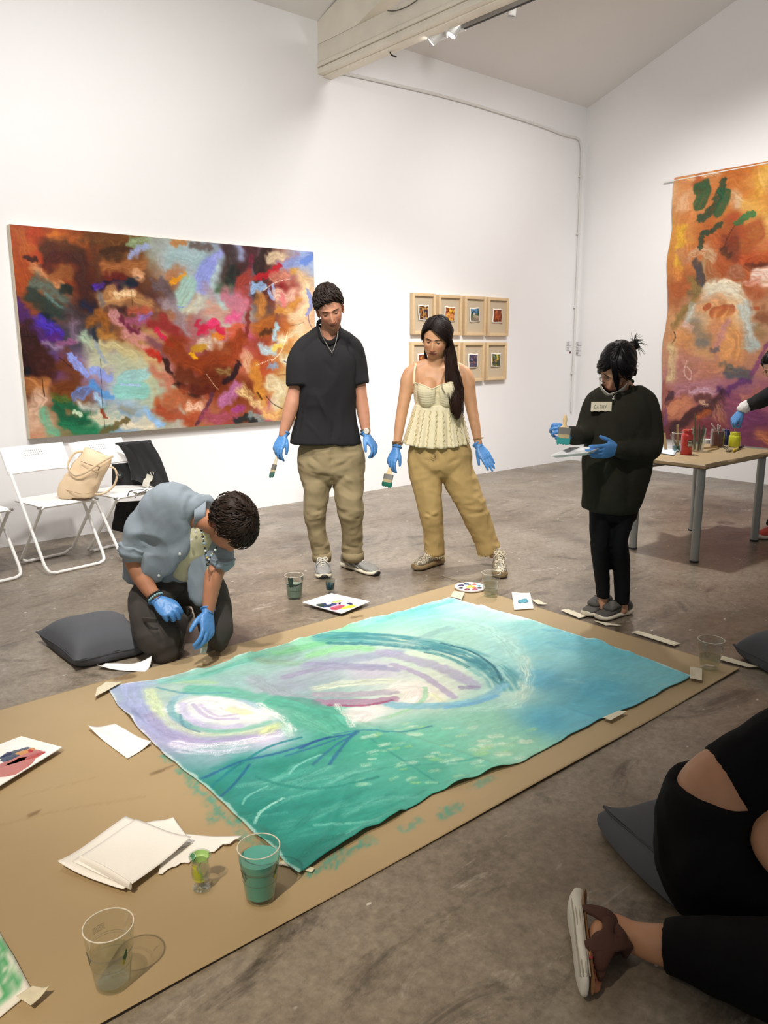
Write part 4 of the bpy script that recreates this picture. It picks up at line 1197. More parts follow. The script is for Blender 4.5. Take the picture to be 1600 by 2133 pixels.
# ---------------------------------------------------------------- eight framed studies
M_FR = mat('pale_wood_frame', '#d9bd94', 0.55, var=.05, vscale=30)
M_MAT = mat('linen_mount', '#c4b399', 0.85, bump=.15, bscale=500)
M_DECK = mat('deckle_paper', '#f0e8da', 0.8)
mfp = mat_paint('study_paint', 0.5, 0.2, 200)
pics = [((861, 609), (911, 612), (906, 698), (860, 696)), ((917, 613), (965, 616), (962, 700), (913, 697)), ((970, 616), (1015, 618), (1012, 700), (968, 698)), ((1018, 619), (1062, 621), (1059, 700), (1016, 700)),
        ((859, 712), (908, 712), (905, 796), (858, 798)), ((913, 712), (961, 713), (958, 795), (911, 797)), ((967, 713), (1012, 713), (1008, 794), (963, 796)), ((1015, 713), (1058, 713), (1055, 791), (1013, 792))]
sty = [('#4a2820', ['#c89a40', '#8090b0', '#e0c080', '#2c1c2c', '#a05c30', '#d8a040'], 'dark study with yellow and blue patches'),
       ('#8c4428', ['#e0a830', '#c86030', '#e8b878', '#5c2418', '#d8904c', '#f0c040'], 'orange and yellow face-like study'),
       ('#5c6c50', ['#4c88c0', '#4c88c0', '#1c2c28', '#e8e0d8', '#b8a088', '#a89078'], 'landscape with blue sky and pale path'),
       ('#7c3418', ['#a04c20', '#5c1c10', '#b86430', '#d08848', '#401410', '#983c18'], 'rust-red study'),
       ('#7c4428', ['#b06030', '#d8a058', '#4c2018', '#a04828', '#c07840', '#5c3020'], 'brown study'),
       ('#64503c', ['#a88048', '#4c5c3c', '#c0a070', '#3c2820', '#806040', '#b08850'], 'ochre study'),
       ('#48445c', ['#6c607c', '#2c3040', '#8c80a0', '#4c2c34', '#a05c38', '#586878'], 'slate blue and brown study'),
       ('#4c4c34', ['#d0b040', '#1c1c18', '#7c8c5c', '#a86c30', '#8ca080', '#3c4c34'], 'green study with dark figure')]
where = ['top row, leftmost', 'top row, second', 'top row, third', 'top row, rightmost', 'bottom row, leftmost', 'bottom row, second', 'bottom row, third', 'bottom row, rightmost']
FD = 0.05
for k, q4 in enumerate(pics):
    P4 = [onY(x, y, WY - FD) for x, y in q4]
    x0 = (P4[0].x + P4[3].x) / 2; x1 = (P4[1].x + P4[2].x) / 2; z1 = (P4[0].z + P4[1].z) / 2; z0 = (P4[2].z + P4[3].z) / 2
    cx, cz = (x0 + x1) / 2, (z0 + z1) / 2
    base_c, cols, what = sty[k]
    t = empty('framed_study', (cx, WY - FD / 2, z0), 'pale wood framed %s, %s' % (what, where[k]), 'picture', 'eight framed studies on the long wall')
    fw = 0.032
    for (bx, bz, w, h) in ((x0 + fw / 2, cz, fw, z1 - z0), (x1 - fw / 2, cz, fw, z1 - z0), (cx, z0 + fw / 2, x1 - x0 - 2 * fw, fw), (cx, z1 - fw / 2, x1 - x0 - 2 * fw, fw)):
        q = MB(); q.box((bx, WY - FD / 2, bz), (w, FD - 0.002, h), bev=0.002); obj('frame_side', q, M_FR, t, angle=30)
    q = MB(); q.box((cx, WY - 0.017, cz), (x1 - x0 - 2 * fw, 0.014, z1 - z0 - 2 * fw)); obj('mount', q, M_MAT, t, smooth=False)
    rnd = random.Random(k)
    pw, ph = (x1 - x0) * 0.46, (z1 - z0) * 0.37
    rotz_ = rnd.uniform(-0.05, 0.05)
    def pp(u, v, w_=pw, h_=ph, y_=WY - 0.034):
        a, bq = (u - .5) * w_, (v - .5) * h_
        a += 0.003 * math.sin(v * 9 + k); bq += 0.003 * math.sin(u * 7 + k)
        return (cx + a * math.cos(rotz_) - bq * math.sin(rotz_), y_ - 0.003 * math.sin(u * 5 + v * 4 + k), cz + 0.012 + a * math.sin(rotz_) + bq * math.cos(rotz_))
    q = MB(); q.sheet(pp, 8, 10, 0.003); obj('study_sheet', q, M_DECK, t, angle=180)
    c = Canvas(30, 42, pw * .8, ph * .84)
    c.C[:] = hx(base_c)
    if k == 2:
        c.stroke([(0, c.h * .1), (c.w, c.h * .1)], c.h * .28, '#4c88c4', soft=.2)
        c.stroke([(c.w * .15, c.h * .45), (c.w * .2, c.h * .25), (c.w * .45, c.h * .22), (c.w * .5, c.h * .45)], .008, '#141c1c', soft=.3)
        c.stroke([(c.w * .3, c.h * .4), (c.w * .45, c.h * .4)], .012, '#e8d8d4', soft=.3)
        c.stroke([(c.w * .9, c.h * .1), (c.w * .85, c.h * .5)], .016, '#1c3028', soft=.4)
        c.stroke([(c.w * .4, c.h * .6), (c.w, c.h * .8)], .02, '#b8a48c', soft=.4)
        c.stroke([(c.w * .3, c.h * .85), (c.w, c.h * .95)], .03, '#8c7868', soft=.4)
    else:
        for i in range(34):
            px, py = rnd.uniform(0, c.w), rnd.uniform(0, c.h); an = rnd.uniform(0, 6.28); ln = rnd.uniform(.01, .045)
            c.stroke([(px, py), (px + ln * math.cos(an), py + ln * math.sin(an))], rnd.uniform(.004, .014), rnd.choice(cols), soft=.4, a=.85)
        if k == 7:
            c.stroke([(c.w * .2, c.h * .3), (c.w * .22, c.h * .75)], .014, '#10100e', soft=.4); c.stroke([(c.w * .55, 0), (c.w * .7, c.h * .4)], .014, '#e8c850', soft=.5)
        if k == 1:
            c.stroke([(c.w * .55, c.h * .2)], .024, '#f0c030', soft=.6); c.stroke([(c.w * .65, c.h * .6)], .03, '#e8a060', soft=.6)
    q = MB()
    q.add([pp((c.A[j, i] / c.w - .5) * .8 + .5, 1 - ((c.B[j, i] / c.h - .5) * .84 + .5), y_=WY - 0.0365) for j in range(42) for i in range(30)],
          [(j * 30 + i, (j + 1) * 30 + i, (j + 1) * 30 + i + 1, j * 30 + i + 1) for j in range(41) for i in range(29)])
    obj('painted_image', q, mfp, t, colors=c.C.reshape(-1, 3), angle=180)
# ------------------------------------------------------------------ white folding chairs
M_CH = mat('white_chair_paint', '#f1efeb', 0.4)
M_HOLE = mat('chair_hole', '#8e8c88', 0.8)
def make_chair():
    t = empty('folding_chair', (0, 0, 0))
    w = 0.205; r = 0.0105
    def U(zf, yf, zt, yt, ww, name):
        q = MB()
        L = [(-ww, yt, zt), (-ww, yf + (yt - yf) * .09, zf + (zt - zf) * .09), (-ww + .012, yf + .006, zf + .016), (-ww + .05, yf, zf), (ww - .05, yf, zf), (ww - .012, yf + .006, zf + .016), (ww, yf + (yt - yf) * .09, zf + (zt - zf) * .09), (ww, yt, zt)]
        q.tube([L[0], L[1]], r, 8, 1); q.tube([L[1], L[2], L[3]], r, 8, 4); q.tube([L[3], L[4]], r, 8); q.tube([L[4], L[5], L[6]], r, 8, 4); q.tube([L[6], L[7]], r, 8)
        return obj(name, q, M_CH, t)
    U(r, 0.0, 0.64, 0.385, w, 'front_leg_frame')
    U(r, 0.42, 0.435, 0.045, w - .024, 'rear_leg_frame')
    q = MB()
    def seat(u, v):
        x = (u - .5) * 2 * (w - .014); y = 0.03 + v * 0.36
        edge = max(0, abs(u - .5) * 2 - .9) / .1; fe = max(0, .08 - v) / .08
        return (x, y, 0.452 - .012 * edge ** 2 - .014 * fe ** 2 + .004 * math.sin(v * 3))
    q.sheet(seat, 20, 14, 0.012)
    obj('seat', q, M_CH, t, angle=50)
    q = MB()
    def back(u, v):
        x = (u - .5) * 2 * (w + .012); z = 0.62 + v * 0.165; y = 0.375 + v * 0.095 + 0.022 * (1 - (2 * u - 1) ** 2)
        return (x, y, z)
    q.sheet(back, 18, 6, 0.014)
    bk = obj('backrest', q, M_CH, t, angle=50)
    q = MB()
    for i in range(9):
        for j in range(3):
            u = .5 + (i - 4) * .033; v = .62 + j * .085
            p = Vector(back(u, v)); q.lathe([(0, .0008), (.0032, .0008), (.0032, -.002)], p + Vector((0, -.0008, 0)), 6, (0, -1, .5))
    obj('perforations', q, M_HOLE, bk, smooth=False, kind='stuff')
    for s_ in (-1, 1):
        q = MB(); q.tube([(s_ * (w - .028), .046, .436), (s_ * (w + .002), .046, .436)], .008, 8)
        obj('hinge', q, mat('hinge_metal', '#8a8780', 0.4, 0.6), t)
    return t
ch = make_chair()
spots = [((1.697, 5.088), 9.6, 'white folding chair with the beige bag on its seat'),
         ((1.165, 5.085), 12.0, 'white folding chair cut off at the left edge of the photo'),
         ((2.185, 5.10), 16.0, 'white folding chair with the black coat over its back')]
for i, ((x, y), a, lab) in enumerate(spots):
    o = ch if i == 0 else copy_tree(ch)
    o.location = (x, y, 0.0); o.rotation_euler = (0, 0, math.radians(a))
    tag(o, lab, 'chair', 'white folding chairs along the wall')

# ------------------------------------------------------------------ bag on the chair
M_LEA = mat('beige_leather', '#e6cba6', 0.55, bump=.25, bscale=120, var=.04, vscale=12)
cdep = dep_of((1.72, 5.28))
ba = at(163, 1042, cdep); ba.z = 0.458
t = empty('shoulder_bag', ba, 'beige leather bucket bag slumped on the white chair seat', 'bag')
q = MB()
def bp_(x, y, d=0.0): return at(x, y, cdep - d)
rows = [((162, 1041), 33, .085), ((160, 1031), 37, .10), ((163, 1018), 37, .10), ((172, 1000), 35, .085), ((184, 980), 33, .065), ((196, 962), 32, .042), ((203, 948), 31, .02), ((205, 943), 30, .012)]
sc_ = FPX / cdep
q.loft([Vector((bp_(*c).x, bp_(*c).y, max(bp_(*c).z, .459))) for c, w, d in rows], [(w / sc_, d) for c, w, d in rows], ref=VR + Vector((0, 0, -.22)), n=28, sub=3, exp=2.6)
V = np.array(q.v); nn = (vn3(V * 22) - .5) * .016 + (vn3(V * 50 + 5) - .5) * .006
ctr = V.mean(0); dv = V - ctr; dv /= np.linalg.norm(dv, axis=1)[:, None] + 1e-9
V2 = V + dv * nn[:, None]; V2[:, 2] = np.maximum(V2[:, 2], .4585); q.v = [tuple(v) for v in V2]
body_ = obj('bag_body', q, M_LEA, t, angle=180)
f_ = lambda x, y, d=.055: bp_(x, y, d)
for nm, P, rr in (('strap', [f_(172, 940, .02), f_(155, 944, .05), f_(143, 962, .08), (f_(143, 978, .09)), f_(157, 990, .10), f_(178, 984, .10), f_(205, 966, .075), f_(228, 953, .04), f_(236, 950, .02)], .0085),
                 ('strap', [f_(229, 972, .04), f_(240, 978, .05), f_(243, 995, .05), f_(236, 1013, .05), f_(220, 1026, .06), f_(205, 1030, .09), f_(198, 1029, .09)], .007)):
    q = MB(); q.loft(P, [(rr, .0028)] * len(P), n=8, sub=5, ref=(0, 0, 1)); obj(nm, q, M_LEA, t)
q = MB(); q.tube([f_(169, 961, .075), f_(190, 969, .078), f_(208, 973, .07)], .0022, 6, 3); obj('zipper', q, mat('zip_brown', '#7a5c48', .5), t)
q = MB(); q.tube([f_(208, 973, .075), f_(204, 980, .085)], .003, 6); obj('zip_pull', q, mat('zip_pull_dark', '#4a3a30', .4), t)
q = MB(); q.tube([f_(127, 1018, .085), f_(150, 1024, .112), f_(172, 1029, .115), f_(192, 1026, .10)], .0016, 6, 3); obj('seam', q, mat('seam_brown', '#a98260', .6), t)

# ------------------------------------------------------------------ coat over the second chair
M_COAT = mat('black_coat_cloth', '#101011', 0.85, bump=.3, bscale=220, sheen=.15)
ccd = dep_of((2.2, 5.42))
t = empty('coat', at(280, 1110, ccd), 'black coat draped over the back of the white chair', 'coat')
def quilt(edgeL, edgeR, dfn, nu=24, nv=30, thick=.014, seed=0, amp=.010):
    Lp = catmull([Vector((x, y, 0)) for x, y in edgeL], 8); Rp = catmull([Vector((x, y, 0)) for x, y in edgeR], 8)
    def pick(P, v):
        k = v * (len(P) - 1); i = min(int(k), len(P) - 2); return P[i].lerp(P[i + 1], k - i)
    def fn(u, v):
        p = pick(Lp, v).lerp(pick(Rp, v), u)
        d = dfn(u, v) + amp * (math.sin(u * 9 + v * 3 + seed) + math.sin(u * 17 - v * 7 + seed * 2) * .5)
        return at(p.x, p.y, ccd - d)
    q = MB(); q.sheet(fn, nu, nv, thick); return q
obj('front_fold', quilt([(246, 926), (262, 945), (272, 975), (273, 990), (276, 998)], [(315, 921), (329, 945), (345, 985), (356, 1012), (357, 1028)], lambda u, v: .03 + .05 * math.sin(math.pi * u) * v, seed=1), M_COAT, t, angle=180)
obj('back_panel', quilt([(233, 967), (234, 995), (237, 1029)], [(280, 962), (300, 1000), (330, 1030)], lambda u, v: -.045, seed=2, amp=.006), M_COAT, t, angle=180)
obj('top_roll', quilt([(240, 926), (250, 930), (262, 942)], [(315, 920), (318, 925), (322, 934)], lambda u, v: .015 - .06 * (1 - v), nv=8, seed=3, amp=.003), M_COAT, t, angle=180)
obj('lower_hang', quilt([(243, 1046), (239, 1075), (236, 1103), (262, 1106)], [(330, 1040), (335, 1075), (330, 1100), (300, 1125)], lambda u, v: -.06, seed=4, amp=.006), M_COAT, t, angle=180)
q = MB(); q.sheet(lambda u, v: at(300 + 13 * u + 6 * v - 4 + (4 if v > .6 else 0), 1012 - 25 * v + 5 * u, ccd - .105 - .004 * math.sin(v * 6)), 4, 6, .002)
tg = obj('hang_tag', q, mat('tag_white', '#c9c6b8', .7), t, label='pale paper care tag')
q = MB(); q.tube([at(316, 990, ccd - .11), at(313, 984, ccd - .11), at(319, 983, ccd - .11), at(320, 988, ccd - .11)], .002, 6, 3); obj('tag_loop', q, MATS['tag_white'], tg)
pe = at(248, 989, ccd - .005)
q = MB(); q.lathe([(0, .004), (.026, .004), (.028, 0)], pe, 20, VF); em = obj('emblem', q, mat('emblem_black', '#1f1f1d', .7), t, label='round dark badge')
def text(name, s_, loc, size, right, up, m, parent=None, ext=.0006, **k):
    c = bpy.data.curves.new(name, 'FONT'); c.body = s_; c.size = size; c.extrude = ext; c.align_x = 'CENTER'; c.align_y = 'CENTER'
    o = bpy.data.objects.new(name + '_tmp', c); SC.collection.objects.link(o)
    dg = bpy.context.evaluated_depsgraph_get(); me = bpy.data.meshes.new_from_object(o.evaluated_get(dg))
    bpy.data.objects.remove(o); bpy.data.curves.remove(c)
    r_ = Vector(right).normalized(); u_ = Vector(up); u_ = (u_ - r_ * u_.dot(r_)).normalized(); n_ = r_.cross(u_)
    R = Matrix((r_, u_, n_)).transposed()
    q = MB(); q.add([Vector(loc) + R @ v.co for v in me.vertices], [tuple(p.vertices) for p in me.polygons])
    bpy.data.meshes.remove(me)
    return obj(name, q, m, parent, smooth=False, **k)
text('emblem_lettering', 'VIA', pe + VF * .0055, .022, -VR, VU * -1, mat('emblem_ink', '#b9b8b0', .6), em)
# reading glasses on that seat
M_BLK = mat('black_plastic', '#15161a', 0.3)
gz = 0.460
t = empty('eyeglasses', G(306, 1026, gz), 'black-framed eyeglasses lying on the white chair beside the coat', 'glasses')
gd = dep_of(G(306, 1026, gz)) - .03
for cxx, nm in ((307, 'lens_rim'), (316, 'lens_rim')):
    c = at(cxx, 1026, gd)
    q = MB(); P = [c + VR * (.016 * math.cos(a)) + VU * (.0215 * math.sin(a)) + VF * (.006 * math.sin(a)) for a in np.linspace(0, 2 * math.pi, 17)]
    q.tube(P, .0022, 6); obj(nm, q, M_BLK, t)
    q = MB(); q.loft([c - VF * .0006, c + VF * .0006], [(.0155, .021)] * 2, ref=VR, n=16); obj('lens', q, mat_clear('lens_clear', '#f2f4f2', .4), t)
q = MB(); q.tube([at(310, 1023, gd), at(312, 1022, gd)], .002, 6); obj('bridge', q, M_BLK, t)
q = MB(); q.tube([at(303, 1022, gd), at(292, 1026, gd - .06), at(286, 1030, gd - .075), at(281, 1037, gd - .09)], [.0022, .0022, .003, .004], 6, 3); obj('temple', q, M_BLK, t)
q = MB(); q.tube([at(300, 1019, gd), at(282, 1021, gd - .02), at(270, 1024, gd - .035), at(266, 1034, gd - .05)], [.0022, .0022, .003, .004], 6, 3); obj('temple', q, M_BLK, t)
q = MB(); sheet_o = G(305, 1022, .459); q.sheet(lambda u, v: sheet_o + Vector((-.09 + .25 * u, -.06 + .14 * v, .004 + .004 * math.sin(u * 6))), 6, 4, .003)
obj('folded_sheet', q, mat('white_paper', '#f0eeec', .75), label='white sheet of paper under the eyeglasses on the chair', cat='paper')

# ------------------------------------------------------------------ cushions
M_CU = mat('grey_cushion_cloth', '#55565a', 0.9, bump=.35, bscale=420, var=.04, vscale=5)
def cushion(c4, T, lab, seam_z, bulge=1.0, under=.02):
    """c4: four floor-plan corners (Vectors, xy) in order; pillow with pinched corners"""
    c4 = [Vector((p.x, p.y, 0)) for p in c4]
    base = sum(c4, Vector()) / 4
    t_ = empty('floor_cushion', base, lab, 'cushion', 'grey floor cushions')
    n_ = 26
    def plan(u, v):
        a = c4[0].lerp(c4[1], u).lerp(c4[3].lerp(c4[2], u), v)
        # sides drawn in between the corners
        pu = 1 - .10 * (1 - (2 * u - 1) ** 2) * abs(2 * v - 1) ** 2; pv = 1 - .10 * (1 - (2 * v - 1) ** 2) * abs(2 * u - 1) ** 2
        m = base
        ax = (c4[1] - c4[0] + c4[2] - c4[3]) / 2; ay = (c4[3] - c4[0] + c4[2] - c4[1]) / 2
        return m + ax * ((u - .5) * pv) + ay * ((v - .5) * pu) + (a - (m + ax * (u - .5) + ay * (v - .5)))
    def hgt(u, v):
        e = max(0, (1 - abs(2 * u - 1) ** 3.0) * (1 - abs(2 * v - 1) ** 3.0)) ** .55
        return e
    def zs(u, v): return seam_z * (1 + .25 * (abs(2 * u - 1) * abs(2 * v - 1)) ** 6)
    rn = random.Random(len(lab))
    ph = rn.uniform(0, 6)
    def top(u, v):
        p = plan(u, v); e = hgt(u, v)
        wr = .010 * e * math.sin(9 * u + 5 * v + ph) * (1 - e) + .006 * math.sin(15 * v - 6 * u + ph) * (1 - e)
        return (p.x, p.y, zs(u, v) + (T - seam_z) * e * bulge + wr)
    def bot(u, v):
        p = plan(u, v); e = hgt(u, v); dr = p - base; dr = dr.normalized() if dr.length > 1e-6 else dr
        p = p + dr * (under * math.sin(math.pi * min(1, e)))
        return (p.x, p.y, max(.004, zs(u, v) - (seam_z + .03) * e))
    q = MB(); q.sheet(top, n_, n_); obj('cover_top', q, M_CU, t_, angle=180)
    q = MB(); q.sheet(lambda u, v: bot(v, u), n_, n_); obj('cover_bottom', q, M_CU, t_, angle=180)
    q = MB()
    loop = [(i / 16, 0) for i in range(16)] + [(1, i / 16) for i in range(16)] + [(1 - i / 16, 1) for i in range(16)] + [(0, 1 - i / 16) for i in range(17)]
    q.tube([Vector(plan(u, v)) + Vector((0, 0, zs(u, v))) for u, v in loop], .0035, 6)
    obj('seam', q, mat('cushion_seam', '#47484b', .9), t_)
    return t_
cushion([G(76, 1326, .03), G(158, 1388, .03), G(318, 1352, .03), G(258, 1290, .03)], .15, 'grey square cushion on the floor beside the kneeling man', .045)
A_, B_ = G(1256, 1700, .055), G(1472, 1905, .055)
dv_ = (B_ - A_); pr_ = Vector((-dv_.y, dv_.x, 0)).normalized()
if pr_.dot(VR) < 0: pr_ = -pr_
cushion([A_, B_, B_ + pr_ * .42 - dv_.normalized() * .02, A_ + pr_ * .42], .13, 'grey cushion under the seated woman in black', .07, 1.0, .075)
A_ = G(1526, 1356, .03)
cushion([A_, A_ + VR * .10 + VF * .36, A_ + VR * .50 + VF * .26, A_ + VR * .40 - VF * .12], .17, 'grey cushion cut off at the right edge by the taped paper', .05)

# ------------------------------------------------------------------ clear cups
M_CUP = mat_clear('clear_plastic', '#f0f2ee', .42)
M_PRINT = mat('cup_print', '#5a5548', .6)
M_LEAFG = mat('leaf_green', '#2d6a3c', .5); M_LEAFY = mat('leaf_yellow', '#b0a838', .5)
def cup(base, h, rt, rb, lab, fill=None, liquid=None, dirty=None, prints=True, rot=0.0, group='clear plastic cups on the floor'):
    t_ = empty('plastic_cup', base, lab, 'cup', group)
    def rad(z): return rb + (rt - rb) * (z / h) ** .9 + (.0012 if z > h * .62 else 0)
    q = MB(); zz = [0.003, .006, .012] + [h * k for k in (.15, .3, .45, .60, .62, .64, .75, .88, .97)]
    q.lathe([(0, .003), (rb * .9, .003), (rb * .96, .0)] + [(rad(z), z) for z in zz] + [(rad(h), h)], base, 40)
    wl = obj('cup_wall', q, M_CUP, t_, angle=60)
    q = MB(); a = np.linspace(0, 2 * math.pi, 41)
    q.lathe([(rt + .0016 * math.cos(k), h + .0014 * math.sin(k)) for k in np.linspace(0, 2 * math.pi, 8, endpoint=False)], base, 40, close=True)
    obj('rim', q, mat('rim_pale', '#d6cfbf', .25), t_)
    for zz_ in (.61, .64, .40):
        q = MB(); q.lathe([(rad(h * zz_) + .0006 * math.cos(k), h * zz_ + .0006 * math.sin(k)) for k in np.linspace(0, 2 * math.pi, 6, endpoint=False)], base, 36, close=True)
        obj('ridge', q, mat_clear('rim_plastic', '#e4e4de', .6), wl)
    if fill:
        q = MB(); zf = h * fill
        q.lathe([(0, .0135)] + [(rad(z) - .0016, z) for z in (.0135, zf * .3, zf * .6, zf)] + [(0, zf)], base, 36)
        obj('liquid', q, liquid, t_, angle=50)
    if dirty:
        m_, segs = dirty
        for (a0, a1, z0, z1) in segs:
            q = MB(); q.sheet(lambda u, v: Vector(base) + Vector(((rad(h * (z0 + (z1 - z0) * v)) - .0018) * math.cos(a0 + (a1 - a0) * u), (rad(h * (z0 + (z1 - z0) * v)) - .0018) * math.sin(a0 + (a1 - a0) * u), h * (z0 + (z1 - z0) * v) + .004 * math.sin(u * 11 + v * 5))), 10, 6, .0008)
            obj('paint_residue', q, m_, t_)
    if prints:
        base_ang = math.atan2(VF.y, VF.x) + rot
        def pt(u, z, o=.0006): a_ = base_ang + u; r_ = rad(z) + o; return Vector(base) + Vector((r_ * math.cos(a_), r_ * math.sin(a_), z))
        q = MB()
        for k in range(5): q.tube([pt(-2.6 + j * .12, h * (.80 - k * .022), -.0022) for j in range(6)], .00035, 5)
        for k in range(3): q.tube([pt(2.2 + j * .05, h * (.84 - k * .05), -.0022) for j in range(3)], .0007, 5)
        obj('printed_lines', q, M_PRINT, t_, label='tiny grey printed lines', kind='stuff')
        q = MB(); q.tube([pt(-.95 + .21 * math.cos(k), h * .60 + .0145 * math.sin(k)) for k in np.linspace(.4, 6.2, 18)], .0006, 5)
        q.tube([pt(-.95 + .13 * math.cos(k), h * .60 + .009 * math.sin(k)) for k in np.linspace(2.0, 8.0, 14)], .0006, 5)
        q.tube([pt(-1.02 + .03 * k, h * .475) for k in range(6)], .0006, 5)
        obj('printed_logo', q, M_PRINT, t_, label='round grey printed mark', kind='stuff')
        q = MB(); q.sheet(lambda u, v: pt(1.0 + .20 * (u - .5) * math.sin(math.pi * min(v * 1.0, .98)) + .06 * v, h * (.50 + .24 * v), .0004), 4, 8, .0004)
        lf = obj('leaf_print', q, M_LEAFG, t_, label='green leaf print')
        q = MB(); q.sheet(lambda u, v: pt(.95 + .18 * (u - .5) * math.sin(math.pi * v), h * (.47 + .10 * v), .0009), 4, 6, .0003); obj('leaf_base', q, M_LEAFY, lf)
    return t_
M_H2O = mat_water('cup_water', '#f4f7f3')
ZF = ZP + .003
gA = G(236, 2046, ZF); cup(gA, .150, .0545, .038, 'clear plastic cup of water nearest the camera on the brown paper', .50, M_H2O)
gB = G(543, 1868, ZF); cup(gB, .150, .0545, .038, 'plastic cup half full of opaque turquoise paint water by the canvas corner', .78, mat('turquoise_water', '#53a396', .25), rot=.15)
gC = G(1477, 1391, ZF); cup(gC, .135, .056, .038, 'clear plastic cup of water at the right corner of the brown paper', .42, M_H2O, rot=.3)
gD = G(1022, 1241, ZF); cup(gD, .140, .054, .038, 'clear plastic cup of water beside the round palette', .55, M_H2O, prints=False)
gE = G(614, 1246, 0.0); cup(gE, .140, .054, .040, 'plastic cup with murky green paint water near the standing man', .60, mat('murky_green', '#7d8f80', .3), prints=False,
                          dirty=(mat('dark_green_paint', '#24463f', .4), [(-2.6, 0.6, .36, .44), (-2.9, -2.3, .55, .98), (-.6, 0, .74, .86), (3.0, 5.4, .60, .70)]))
M_GLS = mat_clear('clear_glass', '#eef2f0', .5)
def goblet(base, s_, lab, foot=True):
    t_ = empty('small_glass', base, lab, 'glass')
    q = MB()
    P = [(0, .002), (.020, .002), (.0215, .004), (.012, .008), (.006, .014), (.006, .018), (.016, .023), (.022, .034), (.0225, .05), (.020, .066), (.022, .078), (.0265, .088), (.0255, .0885), (.0205, .078), (.0185, .066), (.0208, .05), (.0205, .036), (.014, .026), (0, .024)]
    q.lathe([(r_ * s_, z * s_) for r_, z in P], base, 32); obj('glass_body', q, M_GLS, t_, angle=70)
    return t_
gS = G(420, 1850, ZF)
t = goblet(gS, 1.12, 'small footed glass streaked with yellow and green paint')
MY = mat('yellow_paint', '#e8e21c', .4); MG2 = mat('pale_green_paint', '#a8d080', .4)
def inside(base, s_, a0, a1, z0, z1, m, par, wob=.5):
    def fn(u, v):
        z = z0 + (z1 - z0) * v; a_ = a0 + (a1 - a0) * u + wob * .3 * math.sin(v * 7)
        r_ = (.0195 - .003 * ((z - .05) / .03) ** 2) if z < .075 else .0205 + (z - .075) * .25
        return Vector(base) + Vector((r_ * s_ * math.cos(a_), r_ * s_ * math.sin(a_), z * s_))
    q = MB(); q.sheet(fn, 10, 10, .001); obj('paint_streak', q, m, par)
av = math.atan2(VF.y, VF.x)
inside(gS, 1.12, av - 1.2, av + .5, .028, .052, MY, t); inside(gS, 1.12, av - .9, av - .2, .05, .072, MY, t)
inside(gS, 1.12, av + .1, av + .35, .03, .086, MG2, t); inside(gS, 1.12, av - 2.2, av - 1.6, .06, .087, mat('soft_green_paint', '#78b890', .4), t); inside(gS, 1.12, av + 2.2, av + 4, .055, .087, MG2, t)
gF = G(688, 1237, 0.0)
t = empty('small_tumbler', gF, 'small clear tumbler with dark teal paint inside behind the tray', 'glass')
q = MB(); q.lathe([(0, .002), (.017, .002), (.018, .006), (.007, .012), (.007, .02), (.024, .026), (.030, .09), (.0288, .09), (.023, .03), (0, .028)], gF, 28); obj('glass_body', q, M_GLS, t, angle=60)
q = MB(); q.lathe([(0, .029), (.0226, .030), (.0258, .055), (.0262, .060), (0, .060)], gF, 28); obj('paint', q, mat('dark_teal_paint', '#14424e', .4), t)
for a_ in (av - 1.1, av, av + 1.0):
    q = MB(); q.sheet(lambda u, v: gF + Vector(((.0262 + .002 * v) * math.cos(a_ + .5 * (u - .5)), (.0262 + .002 * v) * math.sin(a_ + .5 * (u - .5)), .058 + (.014 + .01 * math.sin(a_ * 5)) * v)), 6, 4, .001); obj('paint_streak', q, MATS['dark_teal_paint'], t)

